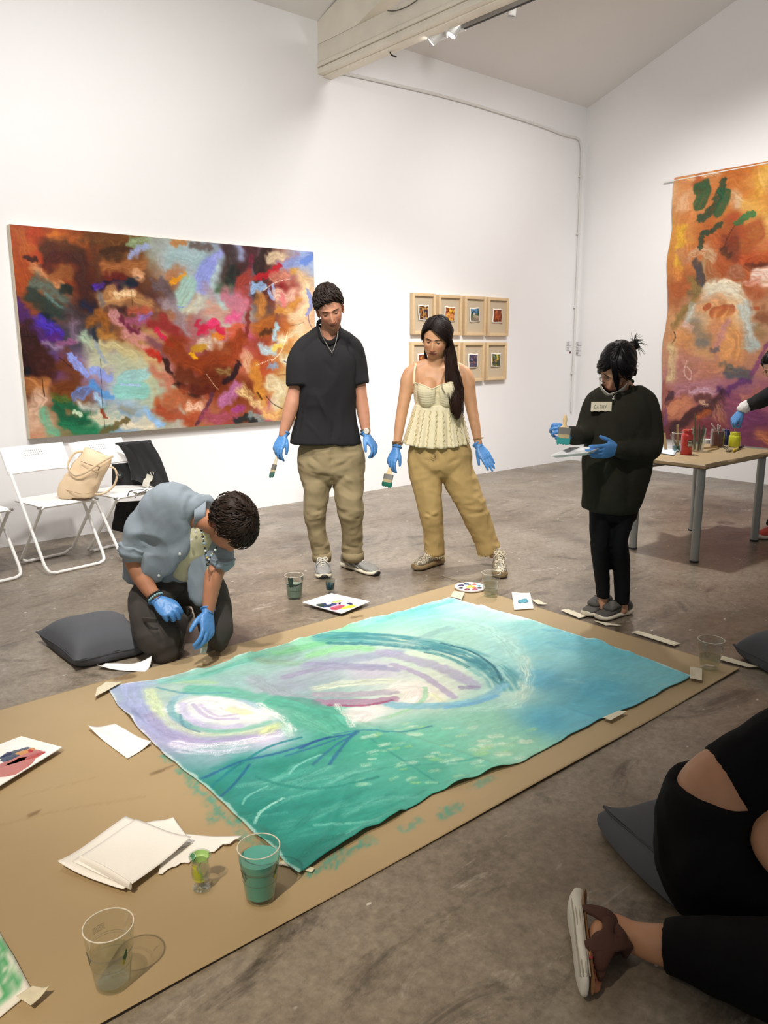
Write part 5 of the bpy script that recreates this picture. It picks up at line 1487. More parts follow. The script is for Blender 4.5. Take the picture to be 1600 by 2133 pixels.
# ------------------------------------------------------------------ trays, palettes, sheets
M_TRAY = mat('white_melamine', '#eceae8', .3)
M_PAP = mat('white_paper', '#f0eeec', .75)
M_NAP = mat('paper_towel', '#ece8e2', .9, bump=.3, bscale=160)
def tray(c4, lab, rim=.05, h=.022, z0=ZP + .002, name='palette_tray', group=None, inset=None):
    """rectangular shallow tray; c4 outer rim corners in order on the floor plan"""
    P = [Vector((p.x, p.y, 0)) for p in c4]; ct = sum(P, Vector()) / 4
    base = Vector((ct.x, ct.y, z0)); t_ = empty(name, base, lab, 'tray', group)
    def mixp(k, z): return [Vector((ct.x + (p.x - ct.x) * k, ct.y + (p.y - ct.y) * k, z)) for p in P]
    q = MB()
    rings = [mixp(.74, z0), mixp(.97, z0 + h - .003), mixp(1.0, z0 + h - .003), mixp(1.0, z0 + h), mixp(.95, z0 + h), mixp(.76, z0 + .004)]
    V = [p for r_ in rings for p in r_]
    F = [(i * 4 + j, i * 4 + (j + 1) % 4, (i + 1) * 4 + (j + 1) % 4, (i + 1) * 4 + j) for i in range(5) for j in range(4)] + [(3, 2, 1, 0), (20, 21, 22, 23)]
    q.add(V, F); obj('tray_body', q, M_TRAY, t_, smooth=False)
    def put(u, v, ru, rv, col, hz=.003):
        a = P[0].lerp(P[1], u).lerp(P[3].lerp(P[2], u), v); a = ct + (a - ct) * .74
        ax = (P[1] - P[0]).normalized(); ay = (P[3] - P[0]).normalized()
        rn = random.Random(int(u * 1000 + v * 77))
        ph = [rn.uniform(0, 6.3) for _ in range(3)]
        V_ = [a + Vector((0, 0, z0 + .004 + hz))]; F_ = []
        n_ = 22
        for ring, (k, zz) in enumerate(((.55, hz * .9), (.9, hz * .5), (1.0, 0))):
            for j in range(n_):
                th = 2 * math.pi * j / n_; r_ = k * (1 + .18 * math.sin(2 * th + ph[0]) + .12 * math.sin(3 * th + ph[1]) + .07 * math.sin(7 * th + ph[2]))
                V_.append(a + ax * (ru * r_ * math.cos(th)) + ay * (rv * r_ * math.sin(th)) + Vector((0, 0, z0 + .0042 + zz)))
        for j in range(n_):
            F_.append((0, 1 + j, 1 + (j + 1) % n_))
            for g_ in range(2): F_.append((1 + g_ * n_ + j, 1 + (g_ + 1) * n_ + j, 1 + (g_ + 1) * n_ + (j + 1) % n_, 1 + g_ * n_ + (j + 1) % n_))
        qq = MB(); qq.add(V_, F_); obj('paint_blob', qq, mat('paint_' + col[1:], col, .35), t_)
    return t_, put
t, put = tray([G(630, 1258, .015), G(690, 1239, .015), G(771, 1256, .015), G(712, 1281, .015)], 'white rectangular palette tray with blue, pink and yellow paint near the sneakers', z0=.003)
put(.35, .30, .055, .045, '#1c2c64'); put(.55, .45, .07, .05, '#c8a0b8', .002); put(.35, .65, .045, .03, '#b0405c', .004); put(.75, .55, .05, .05, '#c8ccd8', .002); put(.85, .72, .018, .018, '#1c1c50', .006); put(.62, .86, .045, .022, '#e4d838', .005); put(.78, .30, .04, .02, '#b8c06c', .004); put(.22, .25, .03, .05, '#14342c', .003); put(.50, .25, .03, .02, '#d8d0dc', .005)
t, put = tray([G(-85, 1590, .015), G(45, 1540, .015), G(130, 1563, .015), G(-10, 1650, .015)], 'white palette tray with red and grey paint cut off at the left edge')
put(.72, .30, .07, .025, '#3c4860', .003); put(.70, .62, .10, .035, '#b06864', .002); put(.86, .40, .04, .018, '#c08850', .004); put(.62, .2, .018, .018, '#1c2850', .005); put(.85, .75, .05, .012, '#a84848', .004); put(.93, .45, .015, .015, '#a83038', .004); put(.5, .7, .08, .06, '#b8706c', .002)
# round palette with brush
rc = G(979, 1225, ZP + .004)
t = empty('round_palette', rc, 'round white palette with dabs of many colours beside the water cup', 'palette')
q = MB(); q.lathe([(0, 0), (.088, 0), (.092, .004), (.092, .010), (.088, .011), (.084, .007), (0, .006)], rc, 40); obj('palette_disc', q, M_TRAY, t, angle=50)
for k, (a_, r_, c_, s_) in enumerate(((0.3, .06, '#c04030', .016), (1.1, .062, '#2c5c8c', .018), (1.9, .058, '#3c2c5c', .02), (2.8, .06, '#1c1c24', .016), (3.6, .058, '#7c2c3c', .02), (4.4, .06, '#a84860', .02), (5.2, .058, '#402c34', .018), (5.9, .06, '#5ca8a8', .015), (0, .005, '#e8d85c', .03), (2.3, .03, '#d8d4e0', .014), (4.9, .03, '#c87850', .016))):
    c_p = rc + Vector((r_ * math.cos(a_), r_ * math.sin(a_), .0065)); q = MB(); q.sphere(c_p, (s_, s_ * .8, .006), 12, 6); obj('paint_blob', q, mat('dab_' + c_[1:], c_, .35), t)
t = empty('thin_paintbrush', G(952, 1208, .02), 'thin wooden paintbrush resting on the round palette', 'brush')
p0, p1 = G(921, 1199, .006), G(982, 1219, .022)
q = MB(); q.tube([p0, p0.lerp(p1, .6), p0.lerp(p1, .8)], [.0025, .004, .003], 8); obj('handle', q, mat('brush_wood_dark', '#8c7c60', .5), t)
q = MB(); q.tube([p0.lerp(p1, .8), p0.lerp(p1, .9)], [.0035, .0035], 8); obj('ferrule', q, mat('ferrule_metal', '#a9a59b', .3, .9), t)
q = MB(); q.tube([p0.lerp(p1, .9), p1], [.0035, .001], 8); obj('bristles', q, mat('bristle_dark', '#2c2c34', .6), t)
# loose sheets
def sheet4(name, c4, lab, m, curl=(0, 0, 0, 0), z=ZP + .003, thick=.0012, cat_='paper', group=None, wav=.0015, seed=0, ragged=None):
    P = [Vector((p.x, p.y, 0)) for p in c4]
    def fn(u, v):
        p = P[0].lerp(P[1], u).lerp(P[3].lerp(P[2], u), v)
        zz = z + wav * (1 + math.sin(u * 7 + seed) * math.sin(v * 6 + seed * 2))
        for (cu, cv_), c in zip(((0, 0), (1, 0), (1, 1), (0, 1)), curl):
            d = math.hypot(u - cu, v - cv_); zz += c * max(0, 1 - d / .55) ** 2
        if ragged is not None and v > .999: p = p + (P[3] - P[0]).normalized() * (.006 * math.sin(u * 40) + .005 * math.sin(u * 23))
        return (p.x, p.y, zz)
    q = MB(); q.sheet(fn, 20, 16, thick)
    return obj(name, q, m, label=lab, cat=cat_, group=group, angle=180)
g_ = G
sheet4('paper_napkin', [g_(184, 1524), g_(240, 1512), g_(316, 1556), g_(266, 1585)], 'white napkin lying alone on the brown paper left of the canvas', M_NAP, (.018, 0, .014, 0))
gp = 'paper towels stacked by the small glass'
sheet4('paper_towel', [g_(345, 1762), g_(378, 1742), g_(505, 1753), g_(330, 1826)], 'torn paper towel lowest in the pile, its ragged strip reaching the teal cup', M_NAP, (0, 0, .01, 0), z=ZP + .003, group=gp, seed=3, ragged=1)
sheet4('paper_towel', [g_(300, 1722), g_(362, 1714), g_(402, 1765), g_(330, 1790)], 'paper towel poking out behind the top sheet of the pile', M_NAP, (0, .006, 0, 0), z=ZP + .008, group=gp, seed=2)
sheet4('paper_towel', [g_(122, 1818), g_(262, 1710), g_(380, 1760), g_(258, 1868)], 'second paper towel of the pile with its near edge curled', M_NAP, (.02, 0, 0, .006), z=ZP + .012, group=gp, seed=4)
sheet4('paper_towel', [g_(150, 1800, .02), g_(283, 1710, .02), g_(399, 1754, .02), g_(270, 1852, .02)], 'topmost square paper towel of the pile', M_NAP, (.002, 0, .012, .004), z=ZP + .020, group=gp, seed=5)
q = MB(); P = [g_(168, 1790, .034), g_(215, 1812, .036), g_(272, 1846, .034)]; q.loft(P, [(.012, .004), (.014, .006), (.012, .004)], n=10, sub=4, ref=(0, 0, 1)); 
obj('folded_tissue', q, M_NAP, label='rolled fold of tissue along the near edge of the towel pile', cat='paper')
sheet4('white_paper_sheet', [g_(203, 1396), g_(220, 1384), g_(318, 1382, .012), g_(302, 1402)], 'narrow white sheet between the grey cushion and the brown paper', M_PAP, (.02, .0, .045, .0), z=.004)
o = sheet4('test_card', [g_(1066, 1238), g_(1104, 1240), g_(1112, 1271), g_(1071, 1274)], 'white card with a blue paint dab on the paper near the slip-on shoes', mat('card_white', '#ece8e0', .7), (.004, .004, .0, .0), thick=.004)
bc = G(1090, 1252, ZP + .012); q = MB(); q.sphere(bc, (.035, .028, .004), 14, 6); q.sphere(bc + Vector((.03, .015, 0)), (.018, .012, .003), 10, 5); 
d_ = obj('paint_dab', q, mat('blue_dab', '#4c98ac', .5), o)
# second artwork corner at lower left
c2 = Canvas(60, 60, .5, .6); c2.C[:] = hx('#ece8de')
c2.stroke([(.36, .06), (.40, .12), (.34, .22), (.40, .30)], .055, '#2f8a4c', soft=.5, streak=.8, dry=.3)
c2.stroke([(.30, .02), (.44, .05)], .05, '#3c9a5c', soft=.5, streak=.9)
P4 = [G(-260, 2230, .0), G(0, 2133, .0), G(66, 2068, .0), G(0, 1948, .0)]
o0 = G(68, 2070, 0); ex = (G(0, 1948, 0) - o0); ey = (G(0, 2126, 0) - o0)
ex = ex.normalized(); ey = ey.normalized()
q = MB(); q.add([(o0 + ex * (c2.w - c2.A[j, i]) * 1.2 + ey * c2.B[j, i] * 1.0 + Vector((0, 0, ZP + .006 + .002 * math.sin(i * .3)))) for j in range(60) for i in range(60)],
                [(j * 60 + i, j * 60 + i + 1, (j + 1) * 60 + i + 1, (j + 1) * 60 + i) for j in range(59) for i in range(59)])
o = obj('white_canvas_piece', q, mat_paint('canvas_piece_paint', .6, .2, 150), colors=c2.C.reshape(-1, 3), angle=180, label='white canvas with green brush marks cut off at the lower left corner', cat='painting')
so = o.modifiers.new('thickness', 'SOLIDIFY'); so.thickness = .002; so.offset = 0
# ------------------------------------------------------------------ masking tape
M_TAPE = mat('masking_tape', '#d5ccb2', .6, bump=.2, bscale=200)
gt = 'strips of masking tape'
def tape(c4, lab, z=ZP + .016, seed=0, curl=(0, 0, 0, 0), z2=None):
    sheet4('tape_strip', [G(x, y) for x, y in c4], lab, M_TAPE, curl, z=z, thick=.0008, cat_='tape', group=gt, wav=.001, seed=seed)
tape([(198, 1462), (203, 1443), (222, 1430), (256, 1430)], 'tape strip holding the left corner of the turquoise canvas', seed=1)
tape([(1437, 1398), (1462, 1401), (1462, 1427), (1437, 1422)], 'tape square holding the right corner of the turquoise canvas', seed=2)
tape([(1255, 1505), (1290, 1490), (1306, 1492), (1272, 1511)], 'tape strip on the lower right edge of the canvas', seed=3)
tape([(938, 1250), (945, 1238), (968, 1241), (962, 1256)], 'tape strip on the far corner of the turquoise canvas', seed=4)
tape([(578, 1806), (600, 1790), (656, 1815), (650, 1823)], 'tape strip under the front corner of the turquoise canvas', z=ZP + .004, seed=5)
tape([(36, 2092), (70, 2070), (105, 2078), (66, 2112)], 'tape strip on the corner of the white canvas piece lower left', seed=6, curl=(0, 0, .01, 0))
tape([(1108, 1252), (1120, 1252), (1140, 1262), (1120, 1262)], 'tape strip on the far paper edge right of the test card', z=ZP + .004, seed=7)
tape([(1168, 1274), (1182, 1271), (1222, 1287), (1206, 1291)], 'tape strip on the far paper edge at the tip of the slip-on shoes', z=ZP + .004, seed=8)
tape([(1236, 1296), (1262, 1300), (1294, 1306), (1262, 1306)], 'tape strip on the far paper edge under the slip-on shoes', z=ZP + .004, seed=9)
tape([(1314, 1320), (1330, 1317), (1418, 1344), (1404, 1349)], 'longest tape strip on the far paper edge between shoes and cup', z=ZP + .004, seed=10)
tape([(1498, 1378), (1505, 1370), (1586, 1394), (1560, 1394)], 'tape strip on the right corner of the brown paper by the cup', z=ZP + .004, seed=11)

# ------------------------------------------------------------------ work table with paints
TZ = 0.672
t = empty('work_table', (5.35, 2.76, 0), 'long table with grey steel legs covered in brown paper', 'table')
tx0, tx1, ty0, ty1 = 4.845, 5.92, 2.47, 3.06
q = MB(); q.box(((tx0 + tx1) / 2, (ty0 + ty1) / 2, TZ - .02), (tx1 - tx0 - .012, ty1 - ty0 - .012, .03)); obj('table_top', q, mat('table_board', '#6b5d4c', .7), t, smooth=False)
q = MB()
def cover(u, v):
    # paper folded over the edges
    a = -.028 + u * (tx1 - tx0 + .056); c = -.028 + v * (ty1 - ty0 + .056)
    x = tx0 + min(max(a, 0), tx1 - tx0); y = ty0 + min(max(c, 0), ty1 - ty0); z = TZ
    ov = max(0, -a, a - (tx1 - tx0)) ; ow = max(0, -c, c - (ty1 - ty0))
    z -= max(ov, ow); z += .0015 * math.sin(a * 9 + c * 7)
    return (x + (.003 * math.sin(c * 17) if ov else 0) - (.002 if a < 0 else 0), y - (.002 if c < 0 else 0) + (.003 * math.sin(a * 13) if ow else 0), z)
q.sheet(cover, 60, 40); obj('paper_cover', q, mat('kraft_table_paper', '#a08a68', .65, bump=.15, bscale=30, var=.04, vscale=3), t, angle=35)
q = MB(); q.prism([(tx0 + .02, ty0 + .30, TZ - .04), (tx0 + .02, ty1 + .02, TZ - .12), (tx0 + .02, ty1 + .02, TZ - .105), (tx0 + .02, ty0 + .30, TZ - .03)], (.35, 0, 0)); obj('paper_flap', q, MATS['table_board'], t, smooth=False)
M_STEEL = mat('grey_steel_leg', '#8f918e', .38, .35)
for (x, y) in ((4.894, 2.519), (4.902, 2.991), (5.759, 3.001), (5.78, 2.523)):
    q = MB(); q.lathe([(0, .012), (.028, .012), (.028, TZ - .03)], (x, y, 0), 20); lg = obj('leg', q, M_STEEL, t)
    q = MB(); q.lathe([(0, 0), (.030, 0), (.030, .012), (.028, .014), (0, .014)], (x, y, 0), 20); obj('foot_cap', q, mat('black_rubber', '#1c1b1a', .6), lg)
def gt_(x, y): return G(x, y, TZ + .002)
gtab = 'paints and tools on the work table'
# paint bottle
b0 = gt_(1429, 946); t = empty('paint_bottle', b0, 'red paint bottle standing at the front of the work table', 'bottle', gtab)
MR = mat('red_paint_bottle', '#b02a22', .28, coat=.3)
q = MB(); q.lathe([(0, 0), (.036, 0), (.040, .006), (.040, .130), (.037, .142), (.030, .150), (.030, .157), (.033, .159), (.033, .172), (.031, .175), (0, .175)], b0, 32); obj('bottle_body', q, MR, t)
q = MB(); q.sheet(lambda u, v: b0 + Vector((.0408 * math.cos(av + .1 + 1.1 * (u - .3)), .0408 * math.sin(av + .1 + 1.1 * (u - .3)), .062 + .042 * v)), 8, 3, .0006); lb = obj('bottle_label', q, mat('bottle_label_dark', '#3c3a2c', .5), t)
q = MB()
for k in range(5): q.sheet(lambda u, v: b0 + Vector((.0418 * math.cos(av + .0 + (.9 - .08 * k) * (u - .2)), .0418 * math.sin(av + .0 + (.9 - .08 * k) * (u - .2)), .055 + .009 * k + .0045 * v)), 6, 1, .0004)
obj('label_print', q, mat('label_print_white', '#c8bfb0', .5), lb, kind='stuff')
# cup with cloths and sticks
def stick(name, p0, p1, w, th, m, lab, group=gtab):
    q = MB(); q.loft([p0, p1], [(w, th)] * 2, ref=VR, n=4, exp=6); return obj(name, q, m, label=lab, cat='stick', group=group, angle=30)
M_WD = mat('craft_wood', '#b49a6c', .6)
c0 = gt_(1413, 940)
cup(c0, .135, .052, .042, 'clear plastic cup with blue-tinted water on the work table', .28, mat_water('blue_water', '#9cc0cc'), prints=False, group=gtab)
stick('stir_stick', c0 + Vector((-.01, 0, .02)), at(1412, 884, dep_of(c0)), .010, .002, M_WD, 'flat wooden stick standing in the clear table cup')
stick('stir_stick', c0 + Vector((.01, .01, .02)), at(1398, 905, dep_of(c0) + .02), .008, .002, mat('stick_grey', '#8c8474', .6), 'short stick leaning left in the clear table cup')
c1 = gt_(1452, 940)
t = empty('brush_jar', c1, 'tall clear glass holding brushes and sticks behind the red bottle', 'jar', gtab)
q = MB(); q.lathe([(0, .002), (.042, .002), (.044, .006), (.052, .165), (.0505, .165), (.042, .010), (0, .010)], c1, 32); obj('glass_body', q, M_GLS, t, angle=60)
rn = random.Random(3)
for k in range(9):
    a_ = rn.uniform(0, 6.3); p0 = c1 + Vector((.02 * math.cos(a_), .02 * math.sin(a_), .012)); p1 = c1 + Vector((.045 * math.cos(a_ + .4), .045 * math.sin(a_ + .4), rn.uniform(.15, .20)))
    if k == 0: p1 = at(1449, 861, dep_of(c1))
    stick('paintbrush_handle' if k % 2 else 'stir_stick', p0, p1, .0055, .003, mat('stick_%d' % (k % 3), ('#6c5c48', '#9c8460', '#5c5450')[k % 3], .6), ('tallest stick leaning in the glass of brushes' if k == 0 else 'thin brush handle or stick bunched in the glass behind the red bottle'))
c2_ = gt_(1493, 930)
t = empty('paint_jar', c2_, 'clear jar of brown paint with spoons in it on the work table', 'jar', gtab)
q = MB(); q.lathe([(0, 0), (.046, 0), (.049, .006), (.049, .108), (.046, .116), (0, .116)], c2_, 32); obj('paint', q, mat('brown_paint', '#5e2c20', .3, coat=.4), t)
q = MB(); q.lathe([(.0495, .0), (.0505, .112), (.046, .120), (.046, .136), (.0445, .136), (.0445, .119)], c2_, 32); obj('glass_wall', q, M_GLS, t, angle=60)
for (x, y) in ((1483, 884), (1496, 886), (1500, 888)):
    p1 = at(x, y, dep_of(c2_)); q = MB(); q.tube([c2_ + Vector((0, 0, .11)), p1], [.004, .005], 8); q.sphere(p1, (.006, .006, .008), 8, 6); obj('spoon_handle', q, mat('spoon_pale', '#c9b8b0', .4), t)
c3 = gt_(1510, 926)
q = MB(); q.lathe([(0, 0), (.034, 0), (.037, .006), (.037, .085), (.028, .10), (.028, .118), (0, .118)], c3, 28); obj('paint_bottle', q, mat('deep_blue_bottle', '#141c58', .3, coat=.3), label='dark blue paint bottle half hidden behind the brown jar', cat='bottle', group=gtab)
c4_ = gt_(1529.5, 930)
t = empty('paint_jar', c4_, 'bright yellow paint jar under the reaching gloved hand', 'jar', gtab)
q = MB(); q.lathe([(0, 0), (.040, 0), (.043, .006), (.043, .070), (.040, .082), (.034, .088), (0, .088)], c4_, 32); obj('jar_body', q, mat('yellow_jar', '#c9c828', .32, coat=.3), t)
q = MB(); q.lathe([(0, .088), (.036, .088), (.036, .108), (.034, .110), (0, .110)], c4_, 32); obj('jar_neck', q, MATS['yellow_jar'], t)
q = MB(); q.tube([c4_ + Vector((0, 0, .10)), at(1531, 894, dep_of(c4_))], .0035, 8); obj('thin_stick', q, mat('yellow_stick', '#d8d080', .5), label='thin stick rising from the yellow jar into the gloved hand', cat='stick', group=gtab)
# small tools
p0 = gt_(1541, 941); p1 = gt_(1546, 934)
t = empty('utility_knife', p0, 'yellow and black utility knife lying in front of the yellow jar', 'knife', gtab)
a, c = gt_(1528, 942), gt_(1537, 937); d = gt_(1547, 933)
q = MB(); q.loft([a + VU * .01, c + VU * .011], [(.009, .007)] * 2, ref=VU, n=10, round_caps=True); obj('blade_end', q, mat('tool_yellow', '#c8b030', .4), t)
q = MB(); q.loft([c + VU * .011, d + VU * .012], [(.010, .009), (.011, .009)], ref=VU, n=10, round_caps=True); obj('grip', q, mat('tool_dark', '#2c2430', .5), t)
t = empty('metal_clip', gt_(1519, 940), 'metal bulldog clip with dark handles on the table edge', 'clip', gtab)
a = gt_(1519, 941); q = MB(); q.box(a + VU * .008, (.06, .03, .012), bev=.004); obj('clip_jaw', q, mat('clip_metal', '#8c8878', .35, .7), t)
q = MB(); q.tube([a + Vector((0, .02, .014)), a + Vector((.0, .05, .03)), a + Vector((.03, .05, .03)), a + Vector((.03, .02, .014))], .003, 6, 4); obj('clip_handle', q, MATS['tool_dark'], t)
stick('stir_stick', gt_(1463, 935) + VU * .003, gt_(1500, 931) + VU * .003, .002, .008, M_WD, 'longer wooden stick lying flat on the work table')
stick('stir_stick', gt_(1474, 941) + VU * .003, gt_(1498, 935) + VU * .003, .002, .007, M_WD, 'shorter wooden stick with a painted tip lying on the work table')
q = MB(); tc_ = gt_(1470, 921); q.lathe([(.022, 0), (.05, 0), (.05, .022), (.022, .022)], tc_, 28, close=True); obj('tape_roll', q, mat('tape_roll_white', '#dcdad4', .6), label='white roll of tape lying behind the glass of brushes', cat='tape', group=gtab, angle=40)
sheet4('face_mask', [gt_(1345, 940), gt_(1352, 929), gt_(1412, 938), gt_(1404, 949)], 'white paper and ear loops of a mask at the left end of the table', mat('mask_pale', '#ccd4dc', .7), (0, 0, .004, 0), z=TZ + .003, thick=.002, group=gtab, cat_='mask')
mk = bpy.data.objects['face_mask']
q = MB(); e0 = gt_(1402, 946); q.tube([e0 + VU * .006, e0 + VR * .03 + VU * .03, e0 + VR * .045 + VU * .012, e0 + VR * .02 + VU * .004, e0 + VR * .0 + VU * .03, e0 - VR * .02 + VU * .01], .0018, 6, 5); obj('ear_loop', q, mat('ear_loop_white', '#d8e4ec', .7), mk)
stick('stir_stick', gt_(1387, 938) + VU * .002, at(1383, 902, dep_of(gt_(1387, 938))), .012, .003, M_WD, 'wide wooden stick standing at the left of the table cup')
# flakes and paint specks by the walls are part of the floor's wear
# ------------------------------------------------------------------ figures: helpers
def solid(mb, voxel, it=4, fac=0.5):
    """fuse overlapping closed lofts into one continuous skin"""
    me = bpy.data.meshes.new('tmp'); me.from_pydata(mb.v, [], mb.f); me.update()
    o = bpy.data.objects.new('tmp', me); SC.collection.objects.link(o)
    r = o.modifiers.new('r', 'REMESH'); r.mode = 'VOXEL'; r.voxel_size = voxel
    if it:
        s_ = o.modifiers.new('s', 'SMOOTH'); s_.iterations = it; s_.factor = fac
    dg = bpy.context.evaluated_depsgraph_get()
    m2 = bpy.data.meshes.new_from_object(o.evaluated_get(dg))
    V = np.empty(len(m2.vertices) * 3); m2.vertices.foreach_get('co', V); V = V.reshape(-1, 3)
    N = np.empty(len(m2.vertices) * 3); m2.vertices.foreach_get('normal', N); N = N.reshape(-1, 3)
    F = [tuple(p.vertices) for p in m2.polygons]
    bpy.data.objects.remove(o); bpy.data.meshes.remove(me); bpy.data.meshes.remove(m2)
    return V, N, F
def put(name, V, F, m, parent, colors=None, **k):
    q = MB(); q.v = [tuple(v) for v in V]; q.f = F; q.m = [0] * len(F)
    return obj(name, q, m, parent, angle=180, colors=colors, **k)
def folds(V, N, amp=.004, sc=(9, 9, 4), seed=0.0):
    """soft cloth folds, long along z unless sc says otherwise"""
    P = V * np.array(sc) + seed
    w = vn3(P * .8 + 3) * 2.2
    a = 1 - np.abs(2 * vn3(P + w[:, None] * .5) - 1)
    a2 = 1 - np.abs(2 * vn3(P * 1.9 + w[:, None] * .6 + 23) - 1)
    b = vn3(P * 2.6 + 11) - .5
    return V + N * ((a - .55) * amp * 2.2 + (a2 - .55) * amp * 1.0 + b * amp * .8)[:, None]
def cut(V, F, drop):
    """remove faces whose centre satisfies drop(points)"""
    c = np.array([V[list(f)].mean(0) for f in F]); k = ~drop(c)
    F = [f for f, q in zip(F, k) if q]
    used = np.unique(np.concatenate([np.array(f) for f in F])); mp = -np.ones(len(V), int); mp[used] = np.arange(len(used))
    return used, [tuple(int(mp[i]) for i in f) for f in F]
def crease(V, N, lines, dep):
    """ridges (+) and creases (-): (p, q, amp, width) with p,q world points; acts on the surface near the line"""
    V = V.copy()
    for p, q, am, w in lines:
        p = np.array(p); q = np.array(q); d = q - p; L2 = d @ d + 1e-12
        t = np.clip(((V - p) @ d) / L2, 0, 1)
        e = V - p - t[:, None] * d
        dist = np.linalg.norm(e, axis=1)
        V += N * (am * np.exp(-(dist / w) ** 2) * np.sin(np.clip(t, .04, .96) * math.pi) ** .5)[:, None]
    return V
def frame(fwd, up):
    f = Vector(fwd).normalized(); u = Vector(up); u = (u - f * u.dot(f)).normalized(); r = f.cross(u)
    return Matrix((r, f, u)).transposed()      # columns: right, forward, up
SK = lambda: mat('skin', '#ffffff', .5, attr='paint', sss=.08, bump=.08, bscale=300, spec=.4)

def head(C, fwd, up, s=1.0, skin='#b98468', lips='#a05a50', gaze=(0, .3), lid=.5, smile=0.0, wide=1.0, brow='#2a1c14', jaw=1.0):
    """sculpted head; returns verts, faces, colours (world space) and a point mapper"""
    R = frame(fwd, up); C = Vector(C)
    na, ne = 120, 90
    V = []
    az = np.linspace(-math.pi, math.pi, na, endpoint=False)
    az = az - .38 * np.sin(az)                    # more columns on the face (az=0 is forward)
    el = np.linspace(.02, math.pi - .02, ne)
    A, E = np.meshgrid(az, el)
    d = np.stack([np.sin(E) * np.sin(A), np.sin(E) * np.cos(A), np.cos(E)], -1).reshape(-1, 3)
    def hit(c, r):
        c = np.array(c) / r; dd = d / r
        a = (dd * dd).sum(1); b = -(dd @ c); q = c @ c - 1
        disc = np.maximum(b * b - a * q, 0)
        return (-b + np.sqrt(disc)) / a * ((b * b - a * q) > 0)
    t1 = hit((0, -.014, .034), np.array([.0745 * wide, .097, .090]))
    t2 = hit((0, .030, -.036), np.array([.0600 * wide * jaw, .064, .078]))
    t3 = hit((0, .045, .02), np.array([.058 * wide, .050, .070]))
    k = 60.0 / .1
    t = np.log(np.exp(k * t1 * .1) + np.exp(k * t2 * .1) + np.exp(k * t3 * .1)) / (k * .1)
    P = d * t[:, None]
    x, y, z = P[:, 0].copy(), P[:, 1].copy(), P[:, 2].copy()
    fr = sstep(.01, .05, y)
    def g(cx, cz, sx, sz): return np.exp(-((x - cx) / sx) ** 2 - ((z - cz) / sz) ** 2)
    def g2(cx, cz, sx, sz): return g(cx, cz, sx, sz) + g(-cx, cz, sx, sz)
    dy = 0
    nb = sstep(.016, -.036, z) * sstep(-.054, -.044, z)
    dy = dy + (.004 + .0165 * nb) * np.exp(-(x / (.0078 + .0040 * nb)) ** 2) * sstep(.034, .010, z) * sstep(-.054, -.046, z)
    dy = dy + .0055 * g2(.0115, -.043, .0055, .006)
    dy = dy - .0095 * g2(.030, .006, .0165, .0125)
    dy = dy + .0045 * g2(.028, .025, .022, .007) - .002 * g(0, .012, .012, .008)
    dy = dy + .005 * g2(.046, -.020, .018, .016)
    lz = -.0665 + smile * .010 * np.minimum((np.abs(x) / .025) ** 2, 1.4)
    lw = np.exp(-(np.abs(x) / .0245) ** 4)
    dy = dy + lw * (.0058 * np.exp(-((z - lz - .0045) / .0045) ** 2) + .0065 * np.exp(-((z - lz + .0060) / .0052) ** 2) - .0045 * np.exp(-((z - lz) / .0020) ** 2))
    dy = dy + .004 * g(0, -.062, .03, .02)
    dy = dy - .003 * g(0, -.084, .02, .006) + .008 * g(0, -.100, .020, .014)
    dy = dy - smile * .004 * g2(.034, -.055, .005, .018) + smile * .004 * g2(.042, -.040, .014, .014)
    P[:, 1] += dy * fr
    col = np.tile(hx(skin), (len(P), 1))
    n = vn3(P * 60) - .5
    col = col * (1 + .10 * n[:, None])
    warm = fr * (g2(.042, -.030, .022, .018) + .8 * g(0, -.040, .016, .012))
    col = col * (1 + warm[:, None] * np.array([.05, -.06, -.06]))
    lipm = fr * np.exp(-(np.abs(x) / .0245) ** 6) * np.exp(-((z - lz + .0008) / .0098) ** 4)
    col = col * (1 - .85 * lipm[:, None]) + hx(lips) * .85 * lipm[:, None]
    cr_ = fr * np.exp(-(np.abs(x) / .026) ** 6) * np.exp(-((z - lz) / .0016) ** 2)
    col = col * (1 - .6 * cr_[:, None])
    F = []
    for i in range(ne - 1):
        for j in range(na):
            F.append((i * na + j, (i + 1) * na + j, (i + 1) * na + (j + 1) % na, i * na + (j + 1) % na))
    F.append(tuple(range(na))[::-1]); F.append(tuple((ne - 1) * na + j for j in range(na)))
    Vs = [P]; Cs = [col]; Fs = list(F); off = len(P)
    Pn = P.copy()
    def surf_y(xx, zz):
        m = (Pn[:, 1] > 0); q = (Pn[:, 0] - xx) ** 2 + (Pn[:, 2] - zz) ** 2 + np.where(m, 0, 9)
        return Pn[q.argmin(), 1]
    def add(vv, ff, cc):
        nonlocal off
        Vs.append(np.array(vv)); Cs.append(np.array(cc)); Fs.extend([tuple(i + off for i in f) for f in ff]); off += len(vv)
    # eyes with lids
    for sx in (-1, 1):
        ex, ez = sx * .0305, .005; r = .0118; ec = np.array([ex, surf_y(ex, ez) - .0050, ez])
        gz = Vector((gaze[0], 1, -gaze[1])).normalized()
        q = MB(); q.sphere((0, 0, 0), r, 20, 14); v = np.array(q.v)
        ang = np.arccos(np.clip(v @ np.array(gz) / r, -1, 1))
        cc = np.where((ang < .62)[:, None], hx('#1c110c'), hx('#b9aaa0'))
        add(v + ec, q.f, cc)
        q = MB(); q.sphere((0, 0, 0), r + .0013, 20, 16); v = np.array(q.v)
        # lids: keep skin shell above and below the opening
        pit = np.arctan2(v[:, 2], v[:, 1])
        topl = -.9 * lid + .55; botl = -.50
        keep = lambda f_: (np.mean([pit[i] for i in f_]) > topl) or (np.mean([pit[i] for i in f_]) < botl)
        ff = [f_ for f_ in q.f if keep(f_)]
